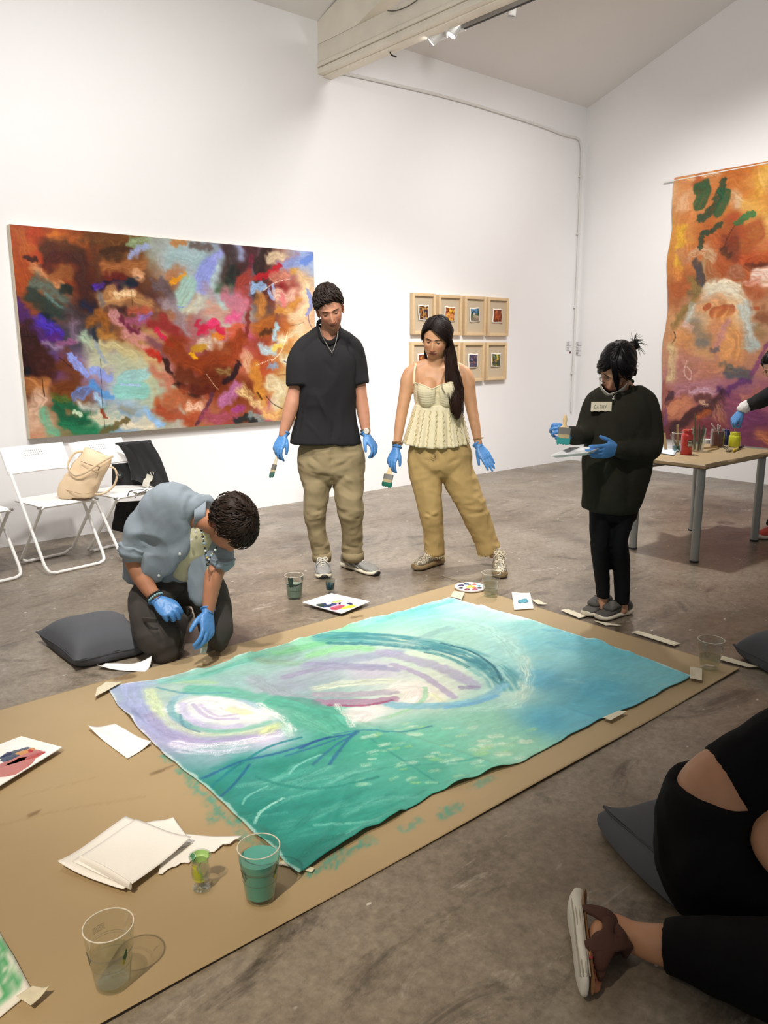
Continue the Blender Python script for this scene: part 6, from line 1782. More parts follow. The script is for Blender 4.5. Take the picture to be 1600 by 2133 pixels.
        cc = np.tile(hx(skin) * .92, (len(v), 1)); edge = np.exp(-((pit - topl) / .20) ** 2)
        cc = cc * (1 - .85 * edge[:, None]) + hx('#1a100c') * .85 * edge[:, None]
        add(v + ec, ff, cc)
        # brow: short overlapping hairs
        q = MB(); rb = random.Random(5 + sx)
        for k_ in range(46):
            u = rb.random(); xx = sx * (.011 + .037 * u); zz = .0215 + .0075 * math.sin(u * 2.3) - .003 * u + rb.uniform(-.0026, .0026) * (1 - .6 * u)
            x2 = xx + sx * rb.uniform(.005, .008); z2 = zz + (.0035 - .006 * u) + rb.uniform(-.001, .001)
            q.loft([(xx, surf_y(xx, zz) + .0004, zz), ((xx + x2) / 2, surf_y((xx + x2) / 2, (zz + z2) / 2) + .0016, (zz + z2) / 2), (x2, surf_y(x2, z2) + .0006, z2)], [.0008, .0009, .0003], n=5)
        add(q.v, q.f, np.tile(hx(brow), (len(q.v), 1)))
        # ear
        q = MB(); Re = Euler((math.radians(-12), 0, sx * math.radians(-24))).to_matrix()
        e0 = Vector((sx * .0735 * wide, -.010, -.006))
        q.sphere(e0, (.0055, .017, .029), 14, 12, Re)
        rim = [e0 + Re @ Vector((sx * .005, .015 * math.cos(a) * (1 - .1 * math.sin(a)), .028 * math.sin(a))) for a in np.linspace(-1.9, 2.6, 14)]
        q.tube(rim, .0042, 6, 2)
        q.sphere(e0 + Vector((sx * .003, .007, -.026)), (.005, .007, .009), 10, 8)
        add(q.v, q.f, np.tile(hx(skin) * np.array([1.04, .92, .9]), (len(q.v), 1)))
    Vl = np.vstack(Vs) * s
    W = Vl @ np.array(R).T + np.array(C)
    def mp(p): return C + R @ (Vector(p) * s)
    def srf(azm, elv, o=0.0):
        """point on the skull: azimuth (0 = face), elevation from crown"""
        dd = np.array([math.sin(elv) * math.sin(azm), math.sin(elv) * math.cos(azm), math.cos(elv)])
        i = (P @ dd / (np.linalg.norm(P, axis=1) + 1e-9)).argmax(); L = np.linalg.norm(P[i])
        return dd * (L + o)
    return W, Fs, np.vstack(Cs), mp, srf

def body(name, parent, parts, voxel=.009, head_=None, skin='#b98468', extra=None):
    """one continuous body mesh: fused limbs and trunk plus sculpted head"""
    q = MB()
    for pts, rad, kw in parts:
        q.loft(pts, rad, n=18, sub=4, round_caps=True, **kw)
    V, N, F = solid(q, voxel, 5)
    n = vn3(V * 40) - .5
    col = np.tile(hx(skin), (len(V), 1)) * (1 + .08 * n[:, None])
    if head_ is not None:
        W, HF, HC = head_[:3]
        F = F + [tuple(i + len(V) for i in f) for f in HF]
        V = np.vstack([V, W]); col = np.vstack([col, HC])
    return put(name, V, F, SK(), parent, colors=col)

def hand(name, wrist, dirn, palm, thumb, m, parent, s=1.0, curl=(.5, .5, .55, .6), tcurl=.3, tout=.7, spread=.06, cuff=None, colors=None, bow=(1, 1, 1)):
    """palm with five separate fingers; dirn wrist->knuckles, palm = side the fingers close to, thumb = side the thumb leaves"""
    d = Vector(dirn).normalized(); n = Vector(palm); n = (n - d * n.dot(d)).normalized()
    t = d.cross(n); t = t if t.dot(Vector(thumb)) > 0 else -t
    W = Vector(wrist)
    def L(a, b_, c): return W + (d * a + t * b_ + n * c) * s
    q = MB()
    q.loft([L(-.02, 0, 0), L(.005, 0, 0), L(.035, .002, .002), (L(.07, .001, .001)), L(.092, 0, 0)], [(.027 * s, .020 * s), (.028 * s, .019 * s), (.040 * s, .0175 * s), (.043 * s, .0155 * s), (.040 * s, .012 * s)], ref=t, n=18, sub=3, round_caps=True, exp=2.4)
    lens = (.074, .083, .077, .061); offs = (.031, .0105, -.010, -.0295); base = (.086, .092, .089, .080)
    for i in range(4):
        p = L(base[i] - .012, offs[i], 0); a = curl[i] * .35; dd = (d + t * (spread * (1.5 - i))).normalized()
        pts = [p]; segs = (.30, .40, .32, .26)
        ang = 0
        for k_, sg in enumerate(segs):
            ang += (0, curl[i] * 1.0, curl[i] * 1.25, curl[i] * .8)[k_]
            v = dd * math.cos(ang) + n * math.sin(ang)
            p = p + v * (lens[i] * sg * s); pts.append(p)
        r0 = (.0098, .0102, .0098, .0088)[i] * s
        q.loft(pts, [r0, r0 * 1.02, r0 * .95, r0 * .88, r0 * .72], n=10, sub=3, round_caps=True)
    p = L(.022, .026, .006); dd = (d * (1 - tout * .5) + t * tout + n * .25).normalized(); pts = [p]; ang = 0
    cd = (d * .8 - t * .35 + n * .5).normalized()
    for k_, ln in enumerate((.036, .030, .024)):
        v = (dd * (1 - tcurl * (.0, .55, .9)[k_]) + cd * (tcurl * (.0, .9, 1.3)[k_])).normalized()
        p = p + v * (ln * s); pts.append(p)
    q.loft(pts, [.0135 * s, .0122 * s, .0108 * s, .0082 * s], n=10, sub=3, round_caps=True)
    V, N, F = solid(q, .0030 * s, 3)
    if m is not None and colors is None:
        V = V + N * ((vn3(V * 120) - .5) * .0016)[:, None]
    if cuff:
        q2 = MB(); q2.loft([L(.01, 0, 0), L(-.012, 0, 0), L(-cuff * .6, 0, 0), L(-cuff, 0, 0), L(-cuff - .002, 0, 0), L(-cuff * .6, 0, 0)], [(.030 * s, .022 * s), (.031 * s, .024 * s), (.033 * s, .028 * s), (.036 * s, .031 * s), (.034 * s, .029 * s), (.030 * s, .026 * s)], ref=t, n=20, sub=2, caps=False)
        vv = np.array(q2.v); F = F + [tuple(i + len(V) for i in f) for f in q2.f]; V = np.vstack([V, vv])
    return put(name, V, F, m, parent), L

M_GLOVE = mat('blue_nitrile', '#4f86c0', .42, spec=.45, bump=.15, bscale=260, var=.04, vscale=30)

def strands(q, roots, n=5, w=.006, rnd=None):
    """hair locks: each root is a list of points; tapered flat locks"""
    for P, w_ in roots:
        k = len(P)
        q.loft(P, [(w_ * (.55 + .45 * math.sin(math.pi * min(1, i / (k - 1) + .25))) * (1 if i < k - 1 else .25), w_ * .42 * (1 if i < k - 1 else .25)) for i in range(k)], n=6, sub=2)

def hair_cap(mp, srf, hairline, thick, na=72, ne=34, s=1.0, noise_=.35, seed=1):
    """closed shell of hair on the skull; hairline(az)->lowest elevation angle, thick(az,el)->metres"""
    q = MB(); V = []
    az = np.linspace(-math.pi, math.pi, na, endpoint=False)
    for i in range(ne):
        for a in az:
            e = .01 + (hairline(a) - .01) * i / (ne - 1)
            edge = sstep(0, .16, 1 - i / (ne - 1))
            th = thick(a, e) * float(edge)
            nz_ = float(vn2(np.array(a * 9 + seed), np.array(e * 4 + seed)))
            nz2 = float(vn2(np.array(a * 22 + seed), np.array(e * 5 + seed)))
            p = srf(a, e, th * (1 + noise_ * ((nz_ - .5) * 1.6 + (nz2 - .5) * .9)) + (.001 if i < ne - 1 else -.006))
            V.append(mp(p))
    F = [(i * na + j, (i + 1) * na + j, (i + 1) * na + (j + 1) % na, i * na + (j + 1) % na) for i in range(ne - 1) for j in range(na)]
    F.append(tuple(range(na))[::-1])
    q.add(V, F)
    return q
def mat_hair(name, col, rough=.5):
    return mat(name, col, rough, bump=.6, bscale=140, var=.25, vscale=60, spec=.16)

def flat_brush(base, tip, wide, lab, w=.025, paint='#1f6a60', hand_len=.10, wood='#d8bc8c', group='flat paintbrushes in hand'):
    """household flat brush: base = end of handle, tip = bristle end; wide = direction of the flat"""
    a, c = Vector(base), Vector(tip); d = (c - a).normalized(); L = (c - a).length
    t = empty('flat_paintbrush', c, lab, 'brush', group)
    x = Vector(wide); x = (x - d * x.dot(d)).normalized()
    f0 = L - .085; f1 = L - .055
    q = MB(); q.loft([a, a + d * .02, a + d * (f0 * .55), a + d * (f0 * .85), a + d * f0], [(.007, .005), (.011, .006), (.009, .006), (.014, .007), (w * .92, .007)], ref=x, n=14, sub=3, exp=2.5, round_caps=True); obj('handle', q, mat('brush_wood_' + wood[1:], wood, .5), t)
    q = MB(); q.loft([a + d * (f0 - .002), a + d * f1], [(w, .0085)] * 2, ref=x, n=16, exp=5); obj('ferrule', q, mat('ferrule_metal', '#a9a59b', .3, .9), t)
    q = MB(); q.loft([a + d * (f1 - .002), a + d * (f1 + .02)], [(w * .95, .0075), (w * .97, .0072)], ref=x, n=16, exp=5); obj('bristle_root', q, mat('bristle_tan', '#a99a74', .8, bump=.5, bscale=300), t)
    q = MB(); y = d.cross(x)
    rn = random.Random(int(L * 9999))
    for k_ in range(9):
        o = (k_ / 8 - .5) * 2 * w * .86
        e = L - rn.uniform(0, .009)
        q.loft([a + d * (f1 + .016) + x * o, a + d * (e * .6 + (f1 + .016) * .4) + x * o * 1.03, a + d * e + x * o * 1.02], [(w * .24, .0078), (w * .24, .007), (w * .13, .003)], ref=x, n=6)
    obj('painted_bristles', q, mat('wet_' + paint[1:], paint, .35), t, label='bristles wet with paint', kind='stuff')
    return t

def unit_px(dep):
    return (at(900, 1000, dep) - at(800, 1000, dep)).length / 100

def sneaker(parent, heel, toe, w, style, top_h=.085):
    """shoe built along heel->toe on the floor; returns the shoe part"""
    h, t = Vector(heel), Vector(toe); h.z = t.z = 0
    d = (t - h).normalized(); L = (t - h).length; x = d.cross(VU)
    cols = style
    def ring(u, hw, z0, z1, m=14):
        c = h + d * (L * u); out = []
        for k_ in range(m):
            a = 2 * math.pi * k_ / m; cc, ss = math.cos(a), math.sin(a)
            cc = math.copysign(abs(cc) ** .75, cc); ss = math.copysign(abs(ss) ** .75, ss)
            out.append(c + x * (hw * cc) + VU * ((z0 + z1) / 2 + (z1 - z0) / 2 * ss))
        return out
    def body_(prof, m=16):
        q = MB(); V = []
        for (u, hw, z0, z1) in prof: V += ring(u, hw, z0, z1, m)
        k_ = len(prof); F = [(i * m + j, i * m + (j + 1) % m, (i + 1) * m + (j + 1) % m, (i + 1) * m + j) for i in range(k_ - 1) for j in range(m)]
        F += [tuple(reversed(range(m))), tuple((k_ - 1) * m + j for j in range(m))]
        q.add(V, F); return q
    sh_ = cols['sole_h']
    us = [0, .02, .08, .2, .35, .5, .65, .78, .88, .95, .985, 1.0]
    wid = [.35, .62, .78, .82, .76, .80, .94, 1.0, .93, .74, .5, .25]
    q = body_([(u, w * k_ * 1.04, .001 + (.010 * max(0, (u - .85) / .15) ** 2), sh_ + .006 * (1 - u) + (.008 * max(0, (u - .85) / .15) ** 2)) for u, k_ in zip(us, wid)])
    up_ = [(.03, .54, top_h * .95), (.08, .70, top_h * 1.12), (.2, .74, top_h * 1.15), (.36, .70, top_h * 1.12), (.48, .70, top_h * .86), (.60, .80, top_h * .66), (.72, .88, top_h * .54), (.84, .86, top_h * .44), (.93, .66, top_h * .34), (.975, .36, top_h * .22)]
    qu = body_([(u, w * k_, sh_ * .7, sh_ * .6 + zt) for u, k_, zt in up_])
    U = obj('shoe', qu, cols['upper'], parent, angle=180)
    obj('sole', q, cols['sole'], U, angle=50)
    return U, h, d, x, L
def laces(U, h, d, x, L, w, top_h, sole_h, m, n=5, bow=True):
    for k_ in range(n):
        u = .42 + .055 * k_; z = sole_h * .6 + top_h * (1.02 - .13 * k_) + .002
        c = h + d * (L * u); q = MB()
        q.tube([c - x * w * .42 + VU * (z - .010), c + VU * (z + .004) + d * .006, c + x * w * .42 + VU * (z - .010)], .0034, 6, 3); obj('lace', q, m, U)
    if bow:
        c = h + d * (L * .40) + VU * (sole_h * .6 + top_h * 1.04)
        for sg in (-1, 1):
            q = MB(); q.tube([c, c + x * sg * .022 + VU * .012 + d * .01, c + x * sg * .035 - VU * .004 + d * .02, c + x * sg * .018 - VU * .004 + d * .012, c], .0030, 6, 4); obj('lace', q, m, U)
            q = MB(); q.tube([c, c + x * sg * .02 + d * .03 - VU * .008, c + x * sg * .038 + d * .025 - VU * .03], .0028, 6, 3); obj('lace', q, m, U)

def person(name_loc, label):
    return empty('person', name_loc, label, 'person')
# ------------------------------------------------------------------ standing man, black T-shirt
dM = dep_of(G(718, 1188)); uM = unit_px(dM)
def P_(x, y, d=0.0, dep=None): return at(x, y, (dep if dep else dM) - d)
def rings(spec, dep, u):
    return [P_(x, y, d, dep) for x, y, hw, th, d in spec], [(hw * u, th) for x, y, hw, th, d in spec]
man = person(G(705, 1190), 'smiling man in a black T-shirt and khaki trousers holding a brush')
SKM = '#bc866a'
hM = head(P_(687.5, 645, .06), VF * .90 + VR * .12 - VU * .36, VU + VF * .36 - VR * .20, 1.0, SKM, '#8c4c42', gaze=(0, .5), lid=.85, smile=1.0, brow='#33241a', wide=.96, jaw=.93)
parts = [
 ([P_(686, 716, -.01), P_(687, 697, .0), P_(689, 678, .02), P_(688, 660, .03)], [.074, .062, .058, .056], {}),
 ([P_(684, 716, -.01), P_(682, 760, .0), P_(681, 840, .0), P_(684, 930, 0)], [(.12, .07), (.15, .095), (.145, .09), (.15, .09)], dict(ref=VR)),
 ([P_(640, 730, .02), P_(660, 710, .0), P_(686, 700, -.01), P_(708, 706, -.015), P_(730, 727, -.03)], [.026, .030, .04, .030, .026], {}),
 ([P_(637, 742, .03), P_(627, 775, .04), P_(613, 822, .05), P_(606, 850, .07), P_(590, 905, .10)], [.034, .042, .046, .046, .029], {}),
 ([P_(733, 740, -.03), P_(745, 775, -.03), P_(752, 828, -.02), P_(756, 855, -.01), P_(763, 902, .03)], [.034, .040, .041, .041, .027], {}),
 ([P_(660, 960), P_(658, 1067, .03), P_(669, 1150, .0), P_(671, 1160, .0)], [.08, .05, .03, .028], {}),
 ([P_(722, 960), P_(731, 1067, .05), P_(735, 1150, .0), P_(736, 1160, .0)], [.08, .05, .03, .028], {}),
]
body('body', man, parts, .0085, hM, SKM)
# shirt
q = MB()
sp = [(685, 706, 36, .066, -.008), (684, 718, 52, .085, -.006), (682, 745, 60, .112, .0), (681, 780, 59, .122, .005), (680, 830, 58, .120, .008), (679, 875, 62, .122, .008), (679, 905, 69, .134, .008), (679, 923, 73, .142, .008)]
a, r = rings(sp, dM, uM); q.loft(a, r, ref=VR + VF * -.12, n=28, sub=3, exp=2.3)
q.loft([P_(620, 740, .03), P_(631, 724, .02), P_(649, 707, .005), P_(667, 692, -.005), P_(687, 690, -.015), P_(704, 694, -.015), P_(722, 707, -.022), P_(738, 720, -.028), P_(746, 735, -.03)], [(.044, .062), (.048, .068), (.046, .070), (.040, .068), (.038, .066), (.038, .066), (.042, .066), (.045, .062), (.04, .055)], ref=VU, n=18, sub=3, round_caps=True)
a, r = rings([(630, 730, 20, .064, .02), (626, 750, 24.5, .073, .03), (625, 770, 26.5, .076, .04), (626, 803, 28.5, .080, .05)], dM, uM); q.loft(a, r, ref=VR, n=20, sub=3)
a, r = rings([(735, 722, 17, .060, -.03), (742, 745, 18, .066, -.032), (747, 772, 17.5, .070, -.035), (751, 799, 18, .073, -.035)], dM, uM); q.loft(a, r, ref=VR, n=20, sub=3)
V, N, F = solid(q, .0080, 5)
V = folds(V, N, .0058, (6.5, 6.5, 3.4), 2.0)
f_ = lambda x, y, d=.13: P_(x, y, d)
V = crease(V, N, [(f_(650, 712, .06), f_(654, 806, .11), -.026, .014), (f_(662, 722, .08), f_(668, 800, .12), .009, .018), (f_(660, 820, .12), f_(692, 890, .135), .012, .016), (f_(702, 830, .13), f_(694, 910, .135), -.014, .014), (f_(714, 840, .12), f_(708, 910, .13), .010, .016), (f_(640, 880, .12), f_(672, 915, .13), .008, .014),
     (f_(726, 708, .04), f_(734, 795, .05), -.020, .012), (f_(652, 800, .10), f_(632, 860, .10), -.016, .016), (f_(628, 850, .1), f_(620, 910, .1), -.012, .012), (f_(690, 740, .10), f_(706, 810, .13), .006, .025), (f_(668, 745, .1), f_(700, 780, .13), -.006, .02), (f_(608, 770, .08), f_(640, 790, .1), .006, .014)], dM)
cN = P_(685, 689, .015)
def ringN(a_, k=1.0): return cN + VR * (.064 * k * math.cos(a_)) + VF * (.078 * k * math.sin(a_)) + VU * (-.010 - .060 * math.sin(a_) + .034 * math.cos(a_) ** 2 - .014 * math.cos(a_))
def inneck(c):
    d = c - np.array(cN); x = d @ np.array(VR) / .064; y = d @ np.array(VF) / .078; rr = np.hypot(x, y); sn = y / (rr + 1e-9); cs = x / (rr + 1e-9)
    zr = -.010 - .060 * sn * np.minimum(rr, 1) + .034 * cs ** 2 - .014 * cs
    return ((rr < .95) & (d[:, 2] > zr - .05)) | ((rr < 1.12) & (d[:, 2] > zr + .006))
us, F = cut(V, F, inneck); V = V[us]
M_TEE = mat('black_tee_cotton', '#232223', .9, bump=.25, bscale=500, spec=.2)
put('t_shirt', V, F, M_TEE, man)
q = MB(); q.loft([ringN(a_, 1.06) - VU * .002 for a_ in np.linspace(0, 2 * math.pi, 33)], [(.015, .009)] * 33, n=8, ref=VU, caps=False); obj('collar', q, mat('black_rib', '#1a191a', .9, spec=.2), man)
# trousers
M_KH = mat('khaki_cotton', '#8b7b5a', .85, bump=.3, bscale=420, var=.06, vscale=7)
q = MB()
a, r = rings([(688, 905, 55, .10, .0), (689, 928, 64, .118, .0), (690, 955, 69, .130, .0), (691, 983, 66, .124, .0), (692, 1004, 50, .085, .0)], dM, uM); q.loft(a, r, ref=VR, n=26, sub=3, exp=2.3)
a, r = rings([(660, 970, 38, .105, .0), (660, 1000, 32, .10, .01), (658, 1040, 25, .088, .03), (656.5, 1067, 22, .080, .035), (659, 1101, 20, .074, .015), (666, 1135, 19.5, .070, .0), (670, 1158, 19.5, .066, .0)], dM, uM); q.loft(a, r, ref=VR, n=20, sub=3)
a, r = rings([(723, 970, 36, .105, .0), (726, 1000, 32, .10, .02), (727, 1040, 28, .092, .05), (731, 1067, 26, .084, .06), (732, 1101, 22.5, .076, .03), (734, 1135, 21.5, .070, .0), (735, 1158, 22, .068, .0)], dM, uM); q.loft(a, r, ref=VR, n=20, sub=3)
V, N, F = solid(q, .0085, 5)
V = folds(V, N, .0060, (9, 9, 12), 7.0)
g_ = lambda x, y, d=.12: P_(x, y, d)
V = crease(V, N, [(g_(692, 940, .13), g_(692, 1015, .10), -.014, .014), (g_(628, 940), g_(680, 975), -.007, .010), (g_(632, 962), g_(685, 985), .006, .012), (g_(640, 985), g_(690, 992), -.006, .010), (g_(745, 950), g_(700, 972), -.007, .012), (g_(700, 985), g_(745, 1010), .007, .014), (g_(705, 1005, .1), g_(740, 1032, .13), -.008, .012),
     (g_(640, 1072, .1), g_(676, 1062, .11), -.011, .010), (g_(642, 1082, .1), g_(676, 1076, .1), .009, .010), (g_(712, 1070, .13), g_(756, 1082, .12), -.012, .010), (g_(710, 1058, .13), g_(754, 1066, .13), .010, .014), (g_(715, 1090, .1), g_(752, 1092, .1), .007, .012), (g_(655, 1140, .07), g_(686, 1136, .07), -.008, .009), (g_(718, 1138, .07), g_(752, 1142, .07), -.008, .009), (g_(650, 935, .12), g_(646, 958, .12), -.004, .006)], dM)
trs = put('trousers', V, F, M_KH, man)
for (cx, cy, hw) in ((670.5, 1158.5, 20.5), (735.5, 1158, 23)):
    q = MB(); c0, c1 = P_(cx, cy - 9), P_(cx, cy + 9)
    for sg in (0,):
        q.loft([c0 - VU * .004, c0, c1, c1 + VU * .002, c1 + VU * .01], [(hw * uM - .006, .062), (hw * uM + .002, .072), (hw * uM, .071), (hw * uM - .006, .064), (hw * uM - .012, .058)], ref=VR, n=26, caps=False)
    V = np.array(q.v); V += ((vn3(V * 30) - .5) * .008)[:, None] * np.array([VR.x, VR.y, .4]); q.v = [tuple(v) for v in V]
    obj('rolled_cuff', q, M_KH, trs, angle=180)
# sneakers
M_SNU = mat('sneaker_mesh_grey', '#8f8d88', .6, bump=.5, bscale=420, var=.10, vscale=26); M_SNS = mat('sneaker_sole_cream', '#d8cfb8', .6)
M_SIL = mat('sneaker_silver', '#a9a9a6', .35, .5); M_LACE = mat('lace_cream', '#d2cbba', .8)
stM = dict(upper=M_SNU, sole=M_SNS, sole_h=.030)
for heel, toe in ((P_(669, 1170), G(676, 1207)), (G(714, 1178), G(787, 1200))):
    U, h, d, x, L = sneaker(man, Vector((heel.x, heel.y, 0)), toe, .051, stM, .080)
    laces(U, h, d, x, L, .051, .080, .030, M_LACE)
    q = MB(); c = h + d * (L * .93); q.loft([h + d * (L * .965) + VU * .010, h + d * (L * 1.003) + VU * .020], [(.034, .012), (.022, .011)], ref=x, n=12, round_caps=True); obj('toe_bumper', q, mat('black_rubber', '#1c1b1a', .6), U)
    for sg in (-1, 1):
        for u0, u1, z0, z1 in ((.12, .40, .07, .035), (.30, .62, .075, .034), (.55, .85, .056, .034)):
            q = MB(); q.loft([h + d * (L * u0) + x * (sg * .034) + VU * z0, h + d * (L * (u0 + u1) / 2) + x * (sg * .042) + VU * (z0 + z1) * .5, h + d * (L * u1) + x * (sg * .047) + VU * z1], [(.007, .003), (.008, .004), (.006, .003)], ref=VU, n=8, sub=3); obj('overlay', q, M_SIL, U)
# hair
mpM, srM = hM[3], hM[4]
MH1 = mat_hair('dark_brown_hair', '#241a15')
def hl_m(a): b_ = abs(a + .1); return .92 + .14 * float(sstep(.2, .7, b_)) + .20 * float(sstep(.75, 1.0, b_)) + .10 * float(sstep(1.2, 1.5, b_)) + .62 * float(sstep(1.62, 1.95, b_))
def th_m(a, e): return (.009 + .020 * math.cos(min(e, 1.55)) ** 1.2) * (1 - .7 * float(sstep(1.15, 1.5, e)))
q = hair_cap(mpM, srM, hl_m, th_m, noise_=.45, seed=3)
rn = random.Random(2)
R_ = []
for k in range(330):
    a0 = rn.uniform(-3.0, 3.0); e0 = rn.uniform(.05, min(1.2, hl_m(a0) - .1))
    a1 = a0 - .30 * math.cos(a0 * .5) + rn.uniform(-.12, .12); e1 = min(e0 + rn.uniform(.16, .34), hl_m(a1) + .03)
    o = th_m(a0, e0); R_.append(([mpM(srM(a0, e0, o)), mpM(srM((a0 + a1) / 2, (e0 + e1) / 2, o + .005)), mpM(srM(a1, e1, th_m(a1, e1) * .9 + .001))], rn.uniform(.0035, .006)))
strands(q, R_)
obj('hair', q, MH1, man, angle=180)
# necklace, gloves, watch, brush
q = MB(); P0 = [P_(666, 682, .055), P_(670, 696, .085), P_(680, 716, .118), P_(691, 732, .130), P_(697, 722, .124), P_(702, 704, .098), P_(704, 690, .06)]
q.tube(P0, .0022, 6, 5); nk = obj('necklace', q, mat('silver_chain', '#cfc9bd', .25, .9), man)
q = MB(); q.loft([P_(691, 731, .132), P_(692, 736, .134)], [(.004, .0015), (.003, .0015)], ref=VR, n=8); obj('pendant', q, MATS['silver_chain'], nk)
hand('glove', P_(590.5, 906, .10), P_(577, 938, .135) - P_(590.5, 906, .10), -VF * .75 + VR * .55, VR * .8 + VF * .3, M_GLOVE, man, 1.02, curl=(.42, .62, .78, .85), tcurl=.6, tout=.45, cuff=.022)
hand('glove', P_(763, 905, .03), P_(778, 928, .06) - P_(763, 905, .03), -VR * .75 - VF * .45 - VU * .25, -VU * .2 + VF * .8 - VR * .3, M_GLOVE, man, 1.0, curl=(.5, .62, .68, .72), tcurl=.4, tout=.5, cuff=.018)
q = MB(); w0 = P_(761.5, 897, .025); ax = (P_(763, 903, .03) - P_(757, 860, 0)).normalized(); s1 = ax.orthogonal().normalized(); s2 = ax.cross(s1)
q.loft([w0 - ax * .007, w0 + ax * .007], [(.0315, .0315)] * 2, n=24); wt = obj('wristwatch', q, mat('watch_steel', '#a89e8c', .3, .8), man)
q = MB(); q.lathe([(0, .008), (.016, .008), (.018, .004), (.018, 0)], w0 + VF * .028 + VR * .006, 20, VF); obj('watch_face', q, mat('watch_dial', '#d8d2c4', .3), wt)
flat_brush(P_(585, 925, .10), P_(564, 996, .17), VR * .5 + VF * .8, 'flat brush with green bristles in the gloved hand of the standing man', .022, '#2c5c50', wood='#c9b79a')

# ------------------------------------------------------------------ woman with long hair
dW = dep_of(G(960, 1178)); uW = unit_px(dW)
def Q_(x, y, d=0.0): return at(x, y, dW - d)
wom = person(G(955, 1185), 'long-haired woman in a cream camisole and tan jeans holding a flat brush')
SKW = '#c8966f'
hW = head(Q_(909, 708, .03), VF * .90 - VR * .26 - VU * .24, VU + VF * .20 + VR * .06, .97, SKW, '#9a4c48', gaze=(-.25, .30), lid=.52, smile=.1, brow='#1c120e', jaw=1.05, wide=1.03)
parts = [
 ([Q_(906, 775, -.01), Q_(907, 756, .0), Q_(909, 738, .01), Q_(910, 722, .0)], [.062, .050, .051, .05], {}),
 ([Q_(913, 765, -.02), Q_(912, 775, -.01), Q_(911, 790, .0), Q_(910, 815, .005), Q_(911, 845, .0), Q_(913, 880, .0), Q_(915, 930, 0)], [(.10, .05), (.150, .066), (.158, .082), (.145, .092), (.130, .090), (.135, .088), (.16, .10)], dict(ref=VR)),
 ([Q_(852, 777, -.005), Q_(866, 767, -.008), Q_(888, 758, -.01), Q_(910, 756, -.015), Q_(934, 758, -.018), Q_(956, 767, -.02), Q_(970, 778, -.02)], [.038, .036, .032, .034, .032, .036, .038], {}),
 ([Q_(855, 776, -.005), Q_(849, 792, .0), Q_(845, 818, .01), Q_(838, 855, .03), Q_(833, 885, .05), Q_(826.5, 930, .09)], [.042, .046, .042, .037, .034, .024], {}),
 ([Q_(968, 776, -.02), Q_(974, 792, -.02), Q_(977, 818, -.02), Q_(983, 852, -.01), Q_(989, 882, .01), Q_(997, 926, .04)], [.042, .047, .044, .038, .034, .024], {}),
 ([Q_(893, 802, .075), Q_(891, 814, .085), Q_(892, 826, .078)], [(.050, .045), (.062, .052), (.055, .045)], dict(ref=VR)),
 ([Q_(929, 802, .072), Q_(930, 814, .082), Q_(928, 826, .075)], [(.050, .045), (.062, .052), (.055, .045)], dict(ref=VR)),
 ([Q_(885, 970), Q_(898, 1070, .03), Q_(906, 1145), Q_(905, 1158)], [.08, .05, .030, .028], {}),
 ([Q_(950, 970), Q_(988, 1064, .02), Q_(1020, 1140), Q_(1026, 1155, .0)], [.08, .05, .030, .028], {}),
]
body('body', wom, parts, .0080, hW, SKW)
M_CAM = mat('cream_cotton', '#e4d8b4', .85, bump=.4, bscale=330, var=.05, vscale=20)
# camisole: gathered cups cut to the neckline, then a flared peplum
q = MB()
a, r = rings([(911, 780, 50, .094, .004), (911, 800, 49.5, .100, .008), (911, 815, 49, .104, .01), (911, 840, 46, .100, .006), (911, 856, 46, .098, .004)], dW, uW); q.loft(a, r, ref=VR, n=30, sub=3)
for cx in (891.5, 929.5):
    q.loft([Q_(cx, 786, .085), Q_(cx, 800, .090), Q_(cx, 815, .098), Q_(cx, 834, .088)], [(.05, .045), (.062, .052), (.069, .056), (.054, .046)], ref=VR, n=18, sub=3, round_caps=True)
V, N, F = solid(q, .0058, 4)
o_ = np.array(Q_(911, 820)); fx = (V - o_) @ np.array(VR) / uW
rad_ = np.where(fx < 0, 1, -1) * 0
V = V + N * (.0011 * np.sin((V[:, 2] - o_[2]) * 420 + 7 * np.sin(np.abs(fx) / 16)) * (.4 + vn3(V * 24)) * np.clip(np.abs(fx) / 8, .2, 1))[:, None]
V = crease(V, N, [(Q_(911, 800, .14), Q_(911, 846, .12), -.016, .010)], dW)
def offcam(c):
    x = (c - o_) @ np.array(VR) / uW; y = -(c[:, 2] - o_[2]) / uW; f = (c - o_) @ np.array(VF)
    neck = np.interp(x, [-60, -50, -34, -13, 6, 22, 45, 60], [-17, -23, -20, -11, -20, -24, -20, -17])
    return np.where(f > -.01, y < neck, y < -14) | (y > 27)
us, F = cut(V, F, offcam); V = V[us]
cc_ = put('camisole_cups', V, F, M_CAM, wom)
so = cc_.modifiers.new('thickness', 'SOLIDIFY'); so.thickness = .003; so.offset = -1
edge_ = []
for x_ in np.linspace(-46, 44, 40):
    yn = float(np.interp(x_, [-60, -50, -34, -13, 6, 22, 45, 60], [-17, -23, -20, -11, -20, -24, -20, -17]))
    rx = (V - o_) @ np.array(VR) / uW; ry = -(V[:, 2] - o_[2]) / uW; rf = (V - o_) @ np.array(VF)
    i_ = (np.hypot(rx - x_, ry - yn) + np.where(rf > 0, 0, 99)).argmin(); edge_.append(Vector(V[i_]))
edge_ = [edge_[0]] + [(edge_[i - 1] + edge_[i] * 2 + edge_[i + 1]) / 4 for i in range(1, 39)] + [edge_[-1]]
q = MB(); q.loft([p + VU * .001 for p in edge_], [(.0045, .003)] * 40, n=8, ref=VU, sub=2); obj('neckline_trim', q, M_CAM, wom)
q = MB()
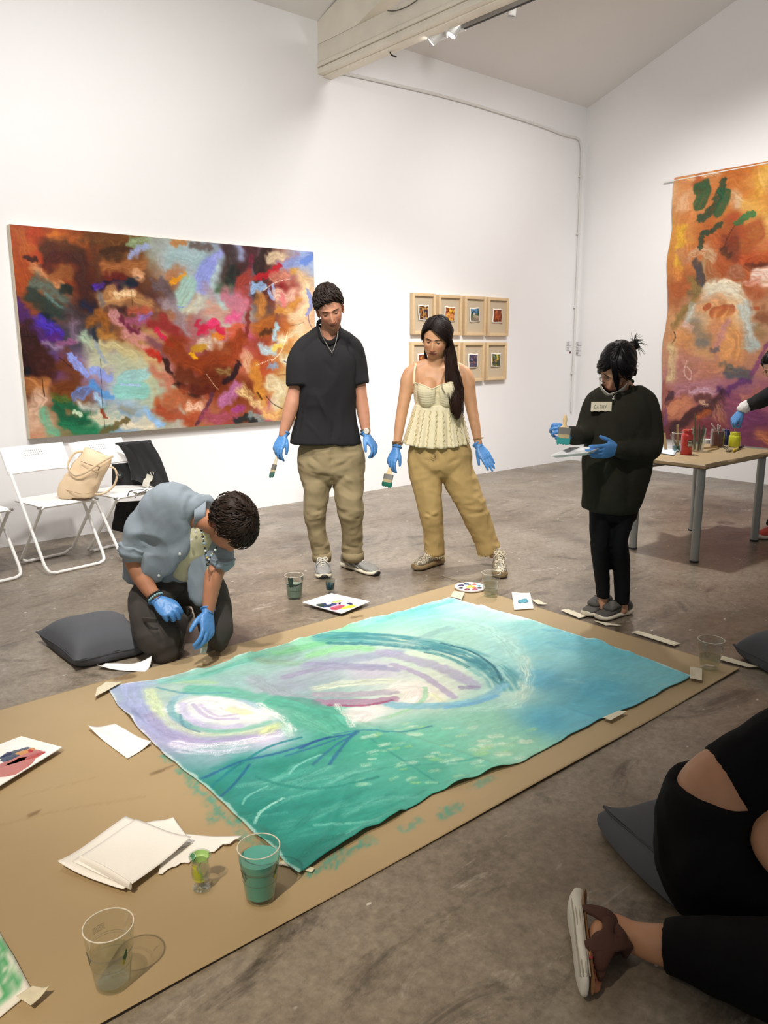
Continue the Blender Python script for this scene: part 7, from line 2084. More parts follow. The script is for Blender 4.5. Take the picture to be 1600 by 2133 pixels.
def pep(u, v):
    th = 2 * math.pi * u; hw = (46.5 + 19 * v ** 1.1) * uW; dp = .101 + .040 * v
    cx, cy = 911 - 3.5 * v, 842 + 81 * v + 6 * v * math.sin(th) ** 2 * (1 if math.sin(th) > 0 else 0)
    rip = (.011 * v ** .8) * math.sin(th * 15 + .8 * math.sin(th * 4)) + .005 * v * math.sin(th * 31)
    c = Q_(cx, cy, .01)
    return c + VR * ((hw + rip) * math.cos(th)) + VF * ((dp + rip) * math.sin(th))
q.sheet(pep, 170, 26, .003); obj('peplum', q, M_CAM, wom, angle=180)
q = MB()
for k in range(24):
    u = k / 24 + .01; n_ = 26
    Pp = [Vector(pep(u, v)) + VF * .002 + (Vector(pep(u, v)) - Q_(909, 843 + 80 * v, .01)).normalized() * .003 + VR * (.0045 * math.sin(v * 44 + k)) for v in np.linspace(.12, .97, n_)]
    q.tube(Pp, [.0030 + .0012 * math.sin(i * 2.1 + k) for i in range(n_)], 5)
obj('ruffle_trim', q, mat('cream_trim', '#d8c99c', .85), wom, kind='stuff')
for pts in ([Q_(863, 799, .082), Q_(863, 784, .076), Q_(864, 770, .050), Q_(867, 757, .012), Q_(869, 760, -.045), Q_(871, 790, -.085)], [Q_(954, 799, .08), Q_(955, 784, .074), Q_(955, 770, .045), Q_(953, 758, .005), Q_(952, 760, -.05), Q_(950, 790, -.085)]):
    q = MB(); q.loft(pts, [(.0055, .0018)] * len(pts), n=8, sub=4, ref=VR); obj('strap', q, M_CAM, wom)
# jeans
M_TAN = mat('tan_denim', '#b3965f', .85, bump=.35, bscale=450, var=.07, vscale=9)
q = MB()
a, r = rings([(915, 905, 54, .105, .0), (915, 925, 60, .118, .0), (916, 950, 66, .128, .0), (918, 972, 64, .122, .0), (918, 990, 46, .085, .0)], dW, uW); q.loft(a, r, ref=VR, n=26, sub=3)
a, r = rings([(886, 965, 35, .105, .0), (888, 995, 33, .102, .01), (893, 1035, 27, .092, .03), (898, 1070, 23.5, .082, .035), (903, 1105, 21, .075, .01), (905, 1135, 20.5, .072, .0), (906.5, 1155, 20.5, .070, .0)], dW, uW); q.loft(a, r, ref=VR, n=20, sub=3)
a, r = rings([(948, 965, 35, .105, .0), (959, 1000, 34, .102, .01), (975, 1035, 31, .094, .02), (988, 1066, 28.5, .086, .02), (1003, 1100, 26, .080, .0), (1014, 1130, 24.5, .076, .0), (1020, 1152, 24, .074, .0)], dW, uW); q.loft(a, r, ref=VR + VU * .2, n=20, sub=3)
V, N, F = solid(q, .0085, 5)
V = folds(V, N, .0045, (9, 9, 11), 17.0)
g_ = lambda x, y, d=.12: Q_(x, y, d)
V = crease(V, N, [(g_(908, 945, .13), g_(918, 990, .11), -.012, .012), (g_(855, 950), g_(900, 962), -.006, .012), (g_(975, 950), g_(925, 968), -.006, .012), (g_(925, 985), g_(960, 1010), .006, .014), (g_(875, 1068, .12), g_(918, 1078, .11), -.010, .010), (g_(876, 1080, .11), g_(918, 1066, .12), .008, .012), (g_(960, 1058, .11), g_(1016, 1062, .1), .008, .012), (g_(975, 1072, .1), g_(1020, 1066, .1), -.010, .010), (g_(968, 1030, .11), g_(1005, 1046, .1), .006, .014), (g_(911, 1000, .09), g_(914, 1145, .07), .004, .006)], dW)
jn = put('jeans', V, F, M_TAN, wom)
q = MB(); rn = random.Random(8)
for (cx, cy, hw) in ((906.5, 1156, 20.5), (1020, 1152, 24)):
    for k in range(46):
        th = 2 * math.pi * k / 46; p = Q_(cx, cy) + VR * (hw * uW * math.cos(th)) + VF * (.070 * math.sin(th)) + VU * (.004 + (.012 * math.cos(th) if cx > 1000 else 0))
        q.tube([p, p + Vector((rn.uniform(-.006, .006), rn.uniform(-.006, .006), -rn.uniform(.008, .02)))], [.0022, .0008], 4)
obj('frayed_hem', q, mat('frayed_thread', '#d9c69a', .9), jn, kind='stuff')
q = MB(); q.tube([Q_(904, 945, .135), Q_(907, 950, .137), Q_(903, 956, .137), Q_(898, 952, .136)], .0016, 5, 3); obj('fly_stitching', q, mat('dark_stitch', '#5a4630', .8), jn)
# snake-print platform sneakers
def mat_snake():
    m = bpy.data.materials.new('snake_print'); m.use_nodes = True; nt = m.node_tree; N_ = nt.nodes; L_ = nt.links
    b_ = N_['Principled BSDF']; b_.inputs['Roughness'].default_value = .55
    tc = N_.new('ShaderNodeTexCoord'); nz = N_.new('ShaderNodeTexNoise'); nz.inputs['Scale'].default_value = 26; nz.inputs['Detail'].default_value = 5; nz.inputs['Distortion'].default_value = 2.5
    L_.new(tc.outputs['Object'], nz.inputs['Vector'])
    r = N_.new('ShaderNodeValToRGB'); e = r.color_ramp.elements
    e[0].position = .40; e[0].color = lin('#b8ac94'); e[1].position = .56; e[1].color = lin('#c9bea6')
    q1 = e.new(.47); q1.color = lin('#4c4234'); q2 = e.new(.51); q2.color = lin('#2a241e')
    L_.new(nz.outputs['Fac'], r.inputs[0]); L_.new(r.outputs[0], b_.inputs['Base Color']); return m
M_SNK = mat_snake(); M_GUM = mat('gum_platform', '#8a7350', .6)
stW = dict(upper=M_SNK, sole=M_GUM, sole_h=.042)
for heel, toe in ((G(922, 1172), G(862, 1190)), (G(1037, 1178), G(1043, 1207))):
    U, h, d, x, L = sneaker(wom, heel, toe, .048, stW, .095)
    laces(U, h, d, x, L, .048, .095, .042, mat('lace_ecru', '#d8cdb0', .8), 6)
# hair: cap plus long locks over her left shoulder
mpW, srW = hW[3], hW[4]
MH2 = mat_hair('very_dark_hair', '#1c120f')
MH2b = mat_hair('brown_hair_ends', '#2e1d15')
def hl_w(a): b_ = abs(a - .05); return .84 + .22 * float(sstep(.25, .8, b_)) + .85 * float(sstep(.85, 1.25, b_)) + .35 * float(sstep(1.6, 2.2, b_))
def th_w(a, e): return .014 + .014 * math.cos(min(e, 1.5)) - .006 * math.exp(-((a - .35) / .10) ** 2) + (.006 if a < -.9 else 0)
q = hair_cap(mpW, srW, hl_w, th_w, noise_=.22, seed=9)
rn = random.Random(4); R_ = []
for k in range(420):
    sd = 1 if rn.random() < .5 else -1; a0 = .35 + sd * rn.uniform(.01, .12); e0 = rn.uniform(.05, .78); a1 = sd * rn.uniform(1.0, 2.6); e1 = min(hl_w(a1) - .05, e0 + rn.uniform(.6, 1.3))
    R_.append(([mpW(srW(a0 + (a1 - a0) * t_, e0 + (e1 - e0) * t_ ** 1.3, th_w(a0 + (a1 - a0) * t_, e0 + (e1 - e0) * t_ ** 1.3) * (1.06 - .2 * t_) + .003 * math.sin(3.1 * t_))) for t_ in (0, .25, .5, .75, 1)], rn.uniform(.0018, .0036)))
strands(q, R_)
hr = obj('hair', q, MH2, wom, angle=180)
q = MB(); R_ = []
def cl(v, m=1.5): return max(-m, min(m, v))
vol = [(928, 690, 5, .02, .03), (935, 720, 6, .025, .035), (940, 755, 9, .028, .06), (945, 795, 11.5, .028, .095), (950, 830, 11.5, .026, .125), (953, 858, 8, .018, .14), (953, 872, 3, .008, .145)]
q.loft([Q_(x_, y_, d_) for x_, y_, w_, t_, d_ in vol], [(w_ * uW, t_) for x_, y_, w_, t_, d_ in vol], ref=VR, n=16, sub=4)
for k in range(520):
    u = rn.random(); ox = cl(rn.gauss(0, 1)); oz = cl(rn.gauss(0, 1)); ph = rn.uniform(0, 6.3) * .35 + ox; aw = rn.uniform(.5, 2.6)
    ln = rn.choice((.5, .65, .8, .9, 1, 1, 1.05))
    ys = np.linspace(0, 1, 11)[:max(5, int(11 * min(ln, 1)))]
    pts = []
    for v in ys:
        yy = 684 + 24 * u + (868 + 8 * (ln > 1) - 5 * abs(ox) - 684 - 24 * u) * v
        cx = np.interp(yy, [684, 710, 740, 780, 820, 850, 876], [926, 933, 938, 943, 949, 952, 953]); wd = np.interp(yy, [684, 720, 760, 810, 850, 878], [4, 6, 9, 11, 9.5, 6])
        dz = np.interp(yy, [684, 720, 760, 800, 840, 876], [.03, .04, .07, .105, .135, .145])
        pts.append(Q_(cx + wd * ox + aw * math.sin(yy / 13.0 + ph), yy, dz + .02 * oz + .006 * math.sin(yy / 11 + ph * 2)))
    R_.append((pts, rn.uniform(.0012, .0030)))
for k in range(60):
    ox = cl(rn.gauss(0, 1)); R_.append(([Q_(889, 690 + 8 * rn.random(), .02), Q_(887 + 1.2 * ox, 715, .01), Q_(886 + 1.5 * ox, 735, -.01), Q_(889 + 2 * ox, 750, -.03)], .004))
for k in range(70):
    ox = cl(rn.gauss(0, 1)); R_.append(([Q_(915 + 9 * ox, 690, -.09), Q_(920 + 11 * ox, 740, -.10), Q_(930 + 11 * ox, 790, -.11)], .008))
for k in range(5):
    R_.append(([Q_(cxx - k * .8, yy, dd_) for cxx, yy, dd_ in ((932, 765, .075), (928, 776, .10), (924, 787, .125), (922, 797, .14), (923, 808, .150), (927, 818, .155), (933, 826 + k, .155))], .0011))
strands(q, R_)
obj('long_locks', q, MH2b, hr, angle=180)
q = MB(); q.tube([Q_(884.5, 694, .035), Q_(885, 704, .03), Q_(885.5, 712, .025)], .003, 6, 2); obj('earring', q, mat('pearl', '#d8d4cc', .3), wom)
hand('glove', Q_(825.5, 935, .095), Q_(815, 962, .13) - Q_(825.5, 935, .095), -VF * .7 + VR * .6, VR * .85 + VF * .2, M_GLOVE, wom, .95, curl=(.35, .55, .7, .8), tcurl=.5, tout=.45, cuff=.02)
hand('glove', Q_(998, 930, .045), Q_(1019, 962, .10) - Q_(998, 930, .045), -VF * .75 - VR * .35, -VR * .8 + VU * -.3, M_GLOVE, wom, .98, curl=(.06, .05, .06, .10), tcurl=.1, tout=.35, spread=.02, cuff=.024)
for (x, y, d, px, py, pd, m_, rr, n_) in ((827.5, 926, .085, 833, 885, .05, mat('bracelet_gold', '#a88a50', .3, .8), .0018, 3), (996, 914, .03, 990, 884, .01, mat('bangle_gold', '#c8ac78', .25, .9), .0018, 1)):
    c = Q_(x, y, d); ax = (c - Q_(px, py, pd)).normalized(); s1 = ax.orthogonal().normalized(); s2 = ax.cross(s1)
    for k in range(n_):
        rad_ = .0305 + .0015 * k if n_ > 1 else .035
        q = MB(); q.tube([c - ax * (.007 * k) + s1 * (rad_ * math.cos(a_)) + s2 * (rad_ * math.sin(a_)) for a_ in np.linspace(0, 2 * math.pi, 25)], .0024 if k != 1 else .0034, 6); obj('bracelet', q, m_ if k != 1 else mat('bracelet_brown', '#6c4a34', .5), wom)
flat_brush(Q_(819, 945, .10), Q_(804.5, 1016, .155), VR * .9 + VF * .25, 'wide flat brush with dark green bristles in the gloved hand of the long-haired woman', .031, '#1f6450')
# ------------------------------------------------------------------ woman in the dark sweater with tray
dC = dep_of(G(1268, 1283)); uC = unit_px(dC)
def C_(x, y, d=0.0): return at(x, y, dC - d)
cat_ = person(G(1268, 1284), 'woman in a dark green sweater and black leggings holding a brush and white tray')
SKC = '#bc8a6c'
hC = head(C_(1284, 769, .035), VF * .70 - VR * .42 - VU * .58, VU * .8 + VF * .55 - VR * .05, .94, SKC, '#8a4840', gaze=(0, .6), lid=1.0, brow='#1a110d', jaw=.95, wide=.98)
parts = [
 ([C_(1300, 815, -.03), C_(1295, 800, -.01), C_(1290, 782, .0)], [.06, .046, .048], {}),
 ([C_(1300, 818, -.03), C_(1297, 845, -.01), C_(1292, 900, .0), C_(1285, 1000, .0)], [(.06, .045), (.105, .07), (.12, .09), (.13, .10)], dict(ref=VR)),
 ([C_(1244, 842, .0), C_(1230, 875, .02), C_(1217, 905, .07), C_(1192, 905, .16)], [.036, .034, .032, .026], {}),
 ([C_(1342, 842, .0), C_(1357, 890, .02), C_(1352, 935, .06), C_(1320, 940, .16), C_(1290, 936, .20)], [.038, .038, .036, .032, .028], {}),
 ([C_(1262, 1020), C_(1250, 1130, .03), C_(1254, 1200, -.02), C_(1256, 1235, -.02), C_(1258, 1264, -.02)], [.06, .034, .030, .026, .029], {}),
 ([C_(1300, 1020), C_(1289, 1125, .04), C_(1295.5, 1205, .0), C_(1295.5, 1245, .0), C_(1296, 1270, .0)], [.06, .034, .030, .028, .031], {}),
]
body('body', cat_, parts, .0085, hC, SKC)
M_SW = mat('dark_green_knit', '#29281f', .95, bump=.5, bscale=300, spec=.2, var=.08, vscale=25)
q = MB()
def rC(s): return rings2(s, dC, uC)
def rings2(spec, dep, u): return [at(x, y, dep - d) for x, y, hw, th, d in spec], [(hw * u, th) for x, y, hw, th, d in spec]
a, r = rC([(1304, 806, 15, .048, -.050), (1302, 814, 24, .056, -.040), (1299, 824, 39, .072, -.022), (1296, 838, 51, .092, -.004), (1295, 860, 57, .115, .004), (1291, 900, 63, .130, .01), (1287, 945, 69, .142, .012), (1284, 990, 68, .145, .01), (1277, 1025, 63, .142, .006), (1270, 1050, 56, .135, .0), (1268, 1062, 54, .130, .0)])
q.loft(a, r, ref=VR + VU * -.10, n=30, sub=3, exp=2.2)
a, r = rC([(1254, 824, 16, .062, .0), (1240, 838, 19, .070, .0), (1229, 868, 19, .070, .01), (1222, 892, 18, .068, .035), (1216, 905, 17, .060, .075), (1203, 908, 16, .052, .125), (1192, 906, 14, .044, .155)])
q.loft([a[0], a[1], a[2], a[3], a[4], a[5], a[6]], [.046, .050, .048, .046, .046, .043, .037], n=18, sub=4, round_caps=True)
q.loft([C_(1332, 822, .0), C_(1346, 836, .0), C_(1355, 868, .01), C_(1358, 903, .03), C_(1354, 934, .07), C_(1335, 941, .13), C_(1310, 939, .175), C_(1292, 935, .20)], [.046, .052, .054, .054, .054, .050, .045, .038], n=18, sub=4, round_caps=True)
V, N, F = solid(q, .0090, 5)
V = folds(V, N, .007, (6, 6, 2.6), 31.0)
g_ = lambda x, y, d=.15: C_(x, y, d)
V = crease(V, N, [(g_(1250, 960), g_(1262, 1050), -.012, .02), (g_(1280, 900, .16), g_(1292, 1050), .010, .03), (g_(1305, 950), g_(1312, 1060), -.012, .02), (g_(1335, 880, .1), g_(1318, 925, .14), -.012, .018), (g_(1345, 915, .10), g_(1318, 930, .16), .008, .012), (g_(1225, 880, .05), g_(1240, 860, .05), -.010, .012)], dC)
oC = np.array(C_(1284, 800))
def neckC(c):
    x = (c - oC) @ np.array(VR) / uC; y = -(c[:, 2] - oC[2]) / uC; f = (c - oC) @ np.array(VF)
    return (((x + 1) / 27) ** 2 + ((y - 1) / 17.5) ** 2 < 1) & (f > -.03)
us, F = cut(V, F, neckC); V = V[us]
put('sweater', V, F, M_SW, cat_)
Vs_ = V; ed_ = []
for th in np.linspace(.12, math.pi - .12, 24):
    xx, yy = -1 + 27 * math.cos(th), 1 + 17.5 * math.sin(th); rx = (Vs_ - oC) @ np.array(VR) / uC; ry = -(Vs_[:, 2] - oC[2]) / uC; rf = (Vs_ - oC) @ np.array(VF)
    ed_.append(Vector(Vs_[(np.hypot(rx - xx, ry - yy) + np.where(rf > -.05, 0, 99)).argmin()]))
ed_ = [ed_[0]] + [(ed_[i - 1] + ed_[i] * 2 + ed_[i + 1]) / 4 for i in range(1, 23)] + [ed_[-1]]
q = MB(); q.loft(ed_ + [C_(1268, 798, -.06), C_(1300, 793, -.10), C_(1318, 795, -.07), ed_[0]], [(.012, .009)] * 28, n=8, sub=3, ref=VU); obj('collar', q, M_SW, cat_, angle=180)
M_LEG = mat('black_leggings', '#08080a', .85, bump=.15, bscale=400, spec=.2)
q = MB()
a, r = rC([(1278, 1030, 52, .12, .0), (1279, 1060, 50, .118, .0), (1278, 1080, 46, .105, .0)]); q.loft(a, r, ref=VR, n=24, sub=2)
a, r = rC([(1256, 1055, 27, .085, .0), (1251, 1090, 22, .078, .02), (1249, 1128, 18.5, .066, .04), (1251, 1160, 18, .064, .015), (1254, 1200, 15.5, .056, -.02), (1256.5, 1244, 13.5, .046, -.02)]); q.loft(a, r, ref=VR, n=18, sub=3)
a, r = rC([(1300, 1055, 27, .085, .0), (1294, 1090, 22, .080, .03), (1288, 1126, 19, .070, .05), (1292, 1160, 19.5, .068, .02), (1296, 1205, 16.5, .058, .0), (1295.5, 1256, 15, .05, .0)]); q.loft(a, r, ref=VR, n=18, sub=3)
V, N, F = solid(q, .0080, 4); V = folds(V, N, .0018, (14, 14, 14), 5); put('leggings', V, F, M_LEG, cat_)
# slip-on clogs
M_CLG = mat('grey_felt_clog', '#4d4944', .9, bump=.4, bscale=400); M_WS = mat('white_foam_sole', '#cfc6b2', .7)
stC = dict(upper=M_CLG, sole=M_WS, sole_h=.028)
for heel, toe in ((G(1268, 1264), G(1219, 1286)), (G(1312, 1276), G(1243, 1293))):
    U, h, d, x, L = sneaker(cat_, heel, toe, .047, stC, .055)
    q = MB(); q.loft([h + d * (L * .36) + VU * .062, h + d * (L * .52) + VU * .066, h + d * (L * .68) + VU * .056], [(.032, .018), (.038, .022), (.038, .016)], ref=x, n=16, sub=3, round_caps=True); obj('vamp', q, M_CLG, U)
    q = MB(); q.tube([h + d * (L * .05) + VU * .050 + x * 0.0, h + d * (L * .18) + x * .036 + VU * .062, h + d * (L * .40) + x * .034 + VU * .080, h + d * (L * .46) + VU * .088, h + d * (L * .40) - x * .034 + VU * .080, h + d * (L * .18) - x * .036 + VU * .062, h + d * (L * .05) + VU * .05], .0035, 6, 4); obj('topline', q, mat('clog_binding', '#1f1d1b', .8), U)
# hair: parted cap, bun, curtain lock
mpC, srC = hC[3], hC[4]
MH3 = mat_hair('black_hair', '#0d0a0b', .35)
def hl_c(a): b = abs(a); return .95 + .35 * float(sstep(.12, .6, b)) + .75 * float(sstep(.6, 1.2, b)) + .3 * float(sstep(1.6, 2.4, b))
q = hair_cap(mpC, srC, hl_c, lambda a, e: .022 + .006 * math.cos(min(e, 1.5)) - .010 * math.exp(-(a / .12) ** 2) * (1 if abs(a) < 1.5 else 0), noise_=.15, seed=21)
rn = random.Random(12); R_ = []
for k in range(170):
    sd = rn.choice((-1, 1)); a0 = sd * rn.uniform(.05, .25); e0 = rn.uniform(.05, .9); a1 = sd * rn.uniform(.8, 2.4); e1 = min(hl_c(a1) - .05, e0 + rn.uniform(.4, 1.0))
    R_.append(([mpC(srC(a0, e0, .018)), mpC(srC((a0 + a1) * .5, (e0 + e1) * .48, .027)), mpC(srC(a1, e1, .020))], rn.uniform(.004, .007)))
for k in range(46):      # lock hanging in front of the face
    w_ = rn.uniform(-1, 1); R_.append(([C_(1276 + 4 * w_, 745 + 3 * w_, .16), C_(1280 + 6 * w_, 768, .165 + .01 * rn.random()), C_(1284 + 6 * w_, 790, .155), C_(1286 + 3.5 * w_, 806, .14), C_(1287 + 1.2 * w_, 816 - 6 * rn.random(), .13)], .0045))
for k in range(26):
    w_ = rn.uniform(-1, 1); R_.append(([C_(1318 + 4 * w_, 752, -.02), C_(1322 + 4 * w_, 770, -.04), C_(1320 + 4 * w_, 778 + 4 * rn.random(), -.03), C_(1312 + 4 * w_, 781, -.02)], .006))
bun = C_(1319, 720, -.06)
q.sphere(bun, (.030, .030, .026), 14, 10)
for k in range(40):
    a_ = rn.uniform(-.9, 1.9); l_ = rn.uniform(.03, .075); e_ = bun + (VR * math.cos(a_) + VU * math.sin(a_)) * l_ + VF * rn.uniform(-.03, .03)
    R_.append(([bun, bun.lerp(e_, .55) + VU * .010 + VF * rn.uniform(-.01, .01), e_ - VU * .008], .0032))
for k in range(7): R_.append(([C_(1322, 752 + 3 * k, -.03), C_(1328, 755 + 3 * k, -.03), C_(1334 - k * .8, 757 + 2 * k, -.03)], .0014))
strands(q, R_)
obj('hair', q, MH3, cat_, angle=180)
# glasses on her nose
t = empty('eyeglasses', C_(1250, 775, .10), 'thin metal eyeglasses on the face of the woman in the dark sweater', 'glasses')
M_WIRE = mat('wire_frame', '#3a3632', .3, .7)
for sx in (-1, 1):
    q = MB(); q.tube([mpC((sx * .033 + .027 * math.cos(a_), .098 + .002 * math.sin(a_), -.006 + .021 * math.sin(a_))) for a_ in np.linspace(0, 2 * math.pi, 21)], .0013, 6); obj('lens_rim', q, M_WIRE, t)
    q = MB(); q.tube([mpC((sx * .060, .096, .0)), mpC((sx * .080, .05, .004)), mpC((sx * .080, -.01, .004))], .0013, 6, 2); obj('temple', q, M_WIRE, t)
q = MB(); q.tube([mpC((-.006, .098, -.002)), mpC((0, .102, .0)), mpC((.006, .098, -.002))], .0013, 6, 2); obj('bridge', q, M_WIRE, t)
# face mask pulled under the chin
q = MB()
def msk(u, v):
    a_ = (u - .5) * 2.5; z = -.076 - .060 * v + .020 * abs(u - .5) * 2
    rr = .094 - .010 * v
    return mpC((rr * math.sin(a_) * .84, rr * math.cos(a_) * 1.20 + .006, z + .016 * abs(math.sin(a_))))
q.sheet(msk, 20, 8, .003); mk_ = obj('face_mask', q, mat('white_mask_cloth', '#dfd9cc', .85), label='white face mask pulled down under the chin of the woman in the sweater', cat='mask')
for sx in (-1, 1):
    q = MB(); q.tube([mpC((sx * .076, .025, -.075)), mpC((sx * .080, .0, -.045)), mpC((sx * .080, -.012, -.02))], .0015, 6, 3); obj('ear_loop', q, mat('mask_loop', '#d8d4cc', .8), mk_)
q = MB(); q.tube([C_(1273, 816, .085), C_(1276, 823, .105), C_(1278, 828, .112), C_(1281, 823, .11), C_(1286, 819, .10)], .0013, 6, 3); nk = obj('necklace', q, MATS['silver_chain'], cat_)
q = MB(); q.sphere(C_(1277.5, 830.5, .117), .0055, 10, 8); obj('pendant', q, mat('pearl', '#d8d4cc', .3), nk)
# name tag of tape
dT = dC - .150
def tagp(u, v): return at(1230.5 + 43 * u + 1.5 * (1 - v) * 0 - 1.5 * v + 1.5, 837 + 19.5 * v + .9 * math.sin(u * 20) * (v > .5), dC - (.072 + .034 * u + .004 * v))
q = MB(); q.sheet(lambda u, v: tagp(u, 1 - v), 16, 4, .0012); tg = obj('name_tag', q, mat('masking_tape', '#d5ccb2', .6), cat_, label='strip of masking tape with a handwritten name')
n0 = (tagp(1, .5) - tagp(0, .5)).cross(VU).normalized(); n0 = n0 if n0.dot(VF) > 0 else -n0
er = (tagp(1, .5) - tagp(0, .5)); eu = tagp(.5, 0) - tagp(.5, 1)
LET = {'C': [[(.9, .85), (.5, 1), (.1, .75), (.05, .4), (.3, .05), (.85, .1)]], 'A': [[(0, 0), (.45, 1), (.9, 0)], [(.15, .4), (.75, .4)]], 'T': [[(0, 1), (1, .95)], [(.5, 1), (.5, 0)]], 'H': [[(.1, 1), (.05, 0)], [(.9, 1), (.85, 0)], [(.05, .5), (.9, .55)]], 'Y': [[(0, 1), (.45, .5)], [(.95, 1), (.3, 0)]]}
q = MB()
for i, ch_ in enumerate('CATHY'):
    for ln in LET[ch_]:
        q.tube([tagp(0, .5) + er * (.16 + .125 * i + .095 * x_) + eu * (-.24 + .42 * y_) + n0 * .0018 for x_, y_ in ln], .0008, 5)
obj('handwriting', q, mat('pencil_grey', '#7c7768', .8), tg, kind='stuff')
# hands, brush and tray
hand('glove', C_(1193, 906, .165), C_(1170, 898, .20) - C_(1193, 906, .165), -VU * .55 - VF * .8, VU * .6 + VF * .6, M_GLOVE, cat_, .93, curl=(.9, .95, 1.0, 1.0), tcurl=.5, tout=.5, cuff=.01)
flat_brush(C_(1178, 866, .215), C_(1173, 928, .235), VR * .9 - VU * .2, 'flat brush with turquoise bristles held upright by the woman in the sweater', .030, '#2f8c88')
hand('glove', C_(1287, 936, .205), C_(1258, 940, .235) - C_(1287, 936, .205), VU * .25 + VF * -.9, VU * .95 + VF * .2, M_GLOVE, cat_, .95, curl=(.12, .12, .14, .18), tcurl=.25, tout=.55, spread=.0, cuff=.012)
q = MB(); w0 = C_(1293, 937, .198); q.loft([w0 - VR * .009, w0 + VR * .009], [(.034, .034)] * 2, n=20, ref=VU); wt = obj('watch_strap', q, mat('black_plastic', '#15161a', .3), cat_)
tz = C_(1227, 942, .25).z
c4 = [G(1147, 949, tz), G(1188, 931, tz + .005), G(1256, 929, tz + .02), G(1230, 946, tz)]
Pc = [Vector(p) for p in (at(1147, 949, dC - .34), at(1187, 932, dC - .12), at(1258, 930, dC - .20), at(1226, 942, dC - .37))]
t = empty('paint_tray', sum(Pc, Vector()) / 4, 'white rectangular tray held level by the woman in the sweater', 'tray')
ct = sum(Pc, Vector()) / 4
def mixk(k, dz): return [ct + (p - ct) * k + Vector((0, 0, dz)) for p in Pc]
q = MB(); RG = [mixk(.80, -.016), mixk(.97, -.002), mixk(1.0, -.002), mixk(1.0, .001), mixk(.95, .001), mixk(.80, -.012)]
q.add([p for r_ in RG for p in r_], [(i * 4 + j, i * 4 + (j + 1) % 4, (i + 1) * 4 + (j + 1) % 4, (i + 1) * 4 + j) for i in range(5) for j in range(4)] + [(3, 2, 1, 0), (20, 21, 22, 23)])
obj('tray_body', q, M_TRAY, t, smooth=False)

# ------------------------------------------------------------------ kneeling man
dK = dep_of(G(398, 1350)); uK = unit_px(dK)
def K_(x, y, d=0.0): return at(x, y, dK - d)
kn = person(G(398, 1345), 'kneeling man in a grey-blue shirt bending over to paint the canvas')
SKK = '#b27a5a'
hK = head(K_(476, 1092, .14), -VU * .92 + VR * .30 + VF * .22, VR * .80 + VF * .50 + VU * .22, .98, SKK, '#8c4838', gaze=(0, .4), lid=.9, brow='#22160f')
parts = [
 ([K_(405, 1078, .06), K_(420, 1082, .08), K_(437, 1088, .11), K_(455, 1092, .13)], [.062, .056, .054, .055], {}),
 ([K_(345, 1190, -.10), K_(352, 1140, -.06), K_(372, 1095, .0), K_(405, 1075, .05)], [(.14, .10), (.155, .11), (.165, .10), (.12, .07)], dict(ref=VR - VU * .2)),
 ([K_(318, 1075, .05), K_(292, 1110, .07), K_(279, 1150, .08), K_(286, 1182, .10), K_(303, 1215, .13), K_(326, 1248, .16)], [.055, .052, .047, .046, .040, .029], {}),
 ([K_(430, 1115, .04), K_(455, 1140, .06), K_(454, 1172, .08), K_(444, 1205, .12), K_(434, 1272, .17)], [.052, .048, .045, .043, .028], {}),
 ([K_(345, 1205, -.05), K_(328, 1280, .08), K_(338, 1345, .16)], [.08, .07, .055], {}),
 ([K_(410, 1205, -.05), K_(436, 1270, .02), K_(452, 1318, .08)], [.08, .065, .05], {}),
]
body('body', kn, parts, .0085, hK, SKK)
M_SH = mat('chambray_shirt', '#89939a', .9, bump=.35, bscale=420, var=.06, vscale=12, spec=.2)
q = MB()
a = [K_(340, 1212, -.05), K_(343, 1180, -.04), K_(348, 1140, -.02), K_(362, 1100, .02), K_(384, 1073, .045), K_(408, 1066, .055), K_(420, 1072, .07)]
q.loft(a, [(.185, .10), (.188, .125), (.195, .14), (.200, .135), (.185, .115), (.115, .085), (.075, .07)], ref=VR - VU * .15 - VF * .05, n=30, sub=3, exp=2.2)
q.loft([K_(345, 1058, .03), K_(318, 1068, .05), K_(299, 1092, .07), (K_(286, 1122, .08)), K_(282, 1142, .085)], [.07, .076, .075, .072, .070], n=20, sub=4, round_caps=True)
q.loft([K_(418, 1095, .02), K_(440, 1112, .04), K_(456, 1138, .06), K_(460, 1165, .08)], [.07, .066, .062, .058], n=18, sub=4, round_caps=True)
# hanging shirt fronts
q.loft([K_(372, 1105, .10), K_(350, 1132, .12), K_(333, 1165, .13), K_(323, 1195, .125), K_(326, 1210, .115)], [(.085, .03), (.10, .022), (.088, .018), (.062, .014), (.03, .010)], ref=VR, n=14, sub=3, round_caps=True)
q.loft([K_(428, 1120, .08), K_(426, 1160, .10), K_(420, 1200, .11), K_(415, 1245, .11), K_(412, 1255, .11)], [(.05, .018), (.060, .016), (.066, .014), (.05, .012), (.02, .01)], ref=VR, n=14, sub=3, round_caps=True)
V, N, F = solid(q, .0085, 5)
V = folds(V, N, .0075, (8, 8, 6), 41.0)
g_ = lambda x, y, d=.12: K_(x, y, d)
V = crease(V, N, [(g_(330, 1095, .12), g_(345, 1130, .13), -.014, .014), (g_(300, 1085, .1), g_(325, 1115, .13), .010, .014), (g_(356, 1065, .13), g_(362, 1110, .14), -.008, .016), (g_(280, 1110, .12), g_(318, 1128, .14), -.012, .012), (g_(278, 1122, .12), g_(312, 1140, .14), .010, .010), (g_(350, 1130, .13), g_(345, 1190, .12), -.008, .016), (g_(370, 1080, .14), g_(395, 1110, .14), .008, .02)], dK)
put('shirt', V, F, M_SH, kn)
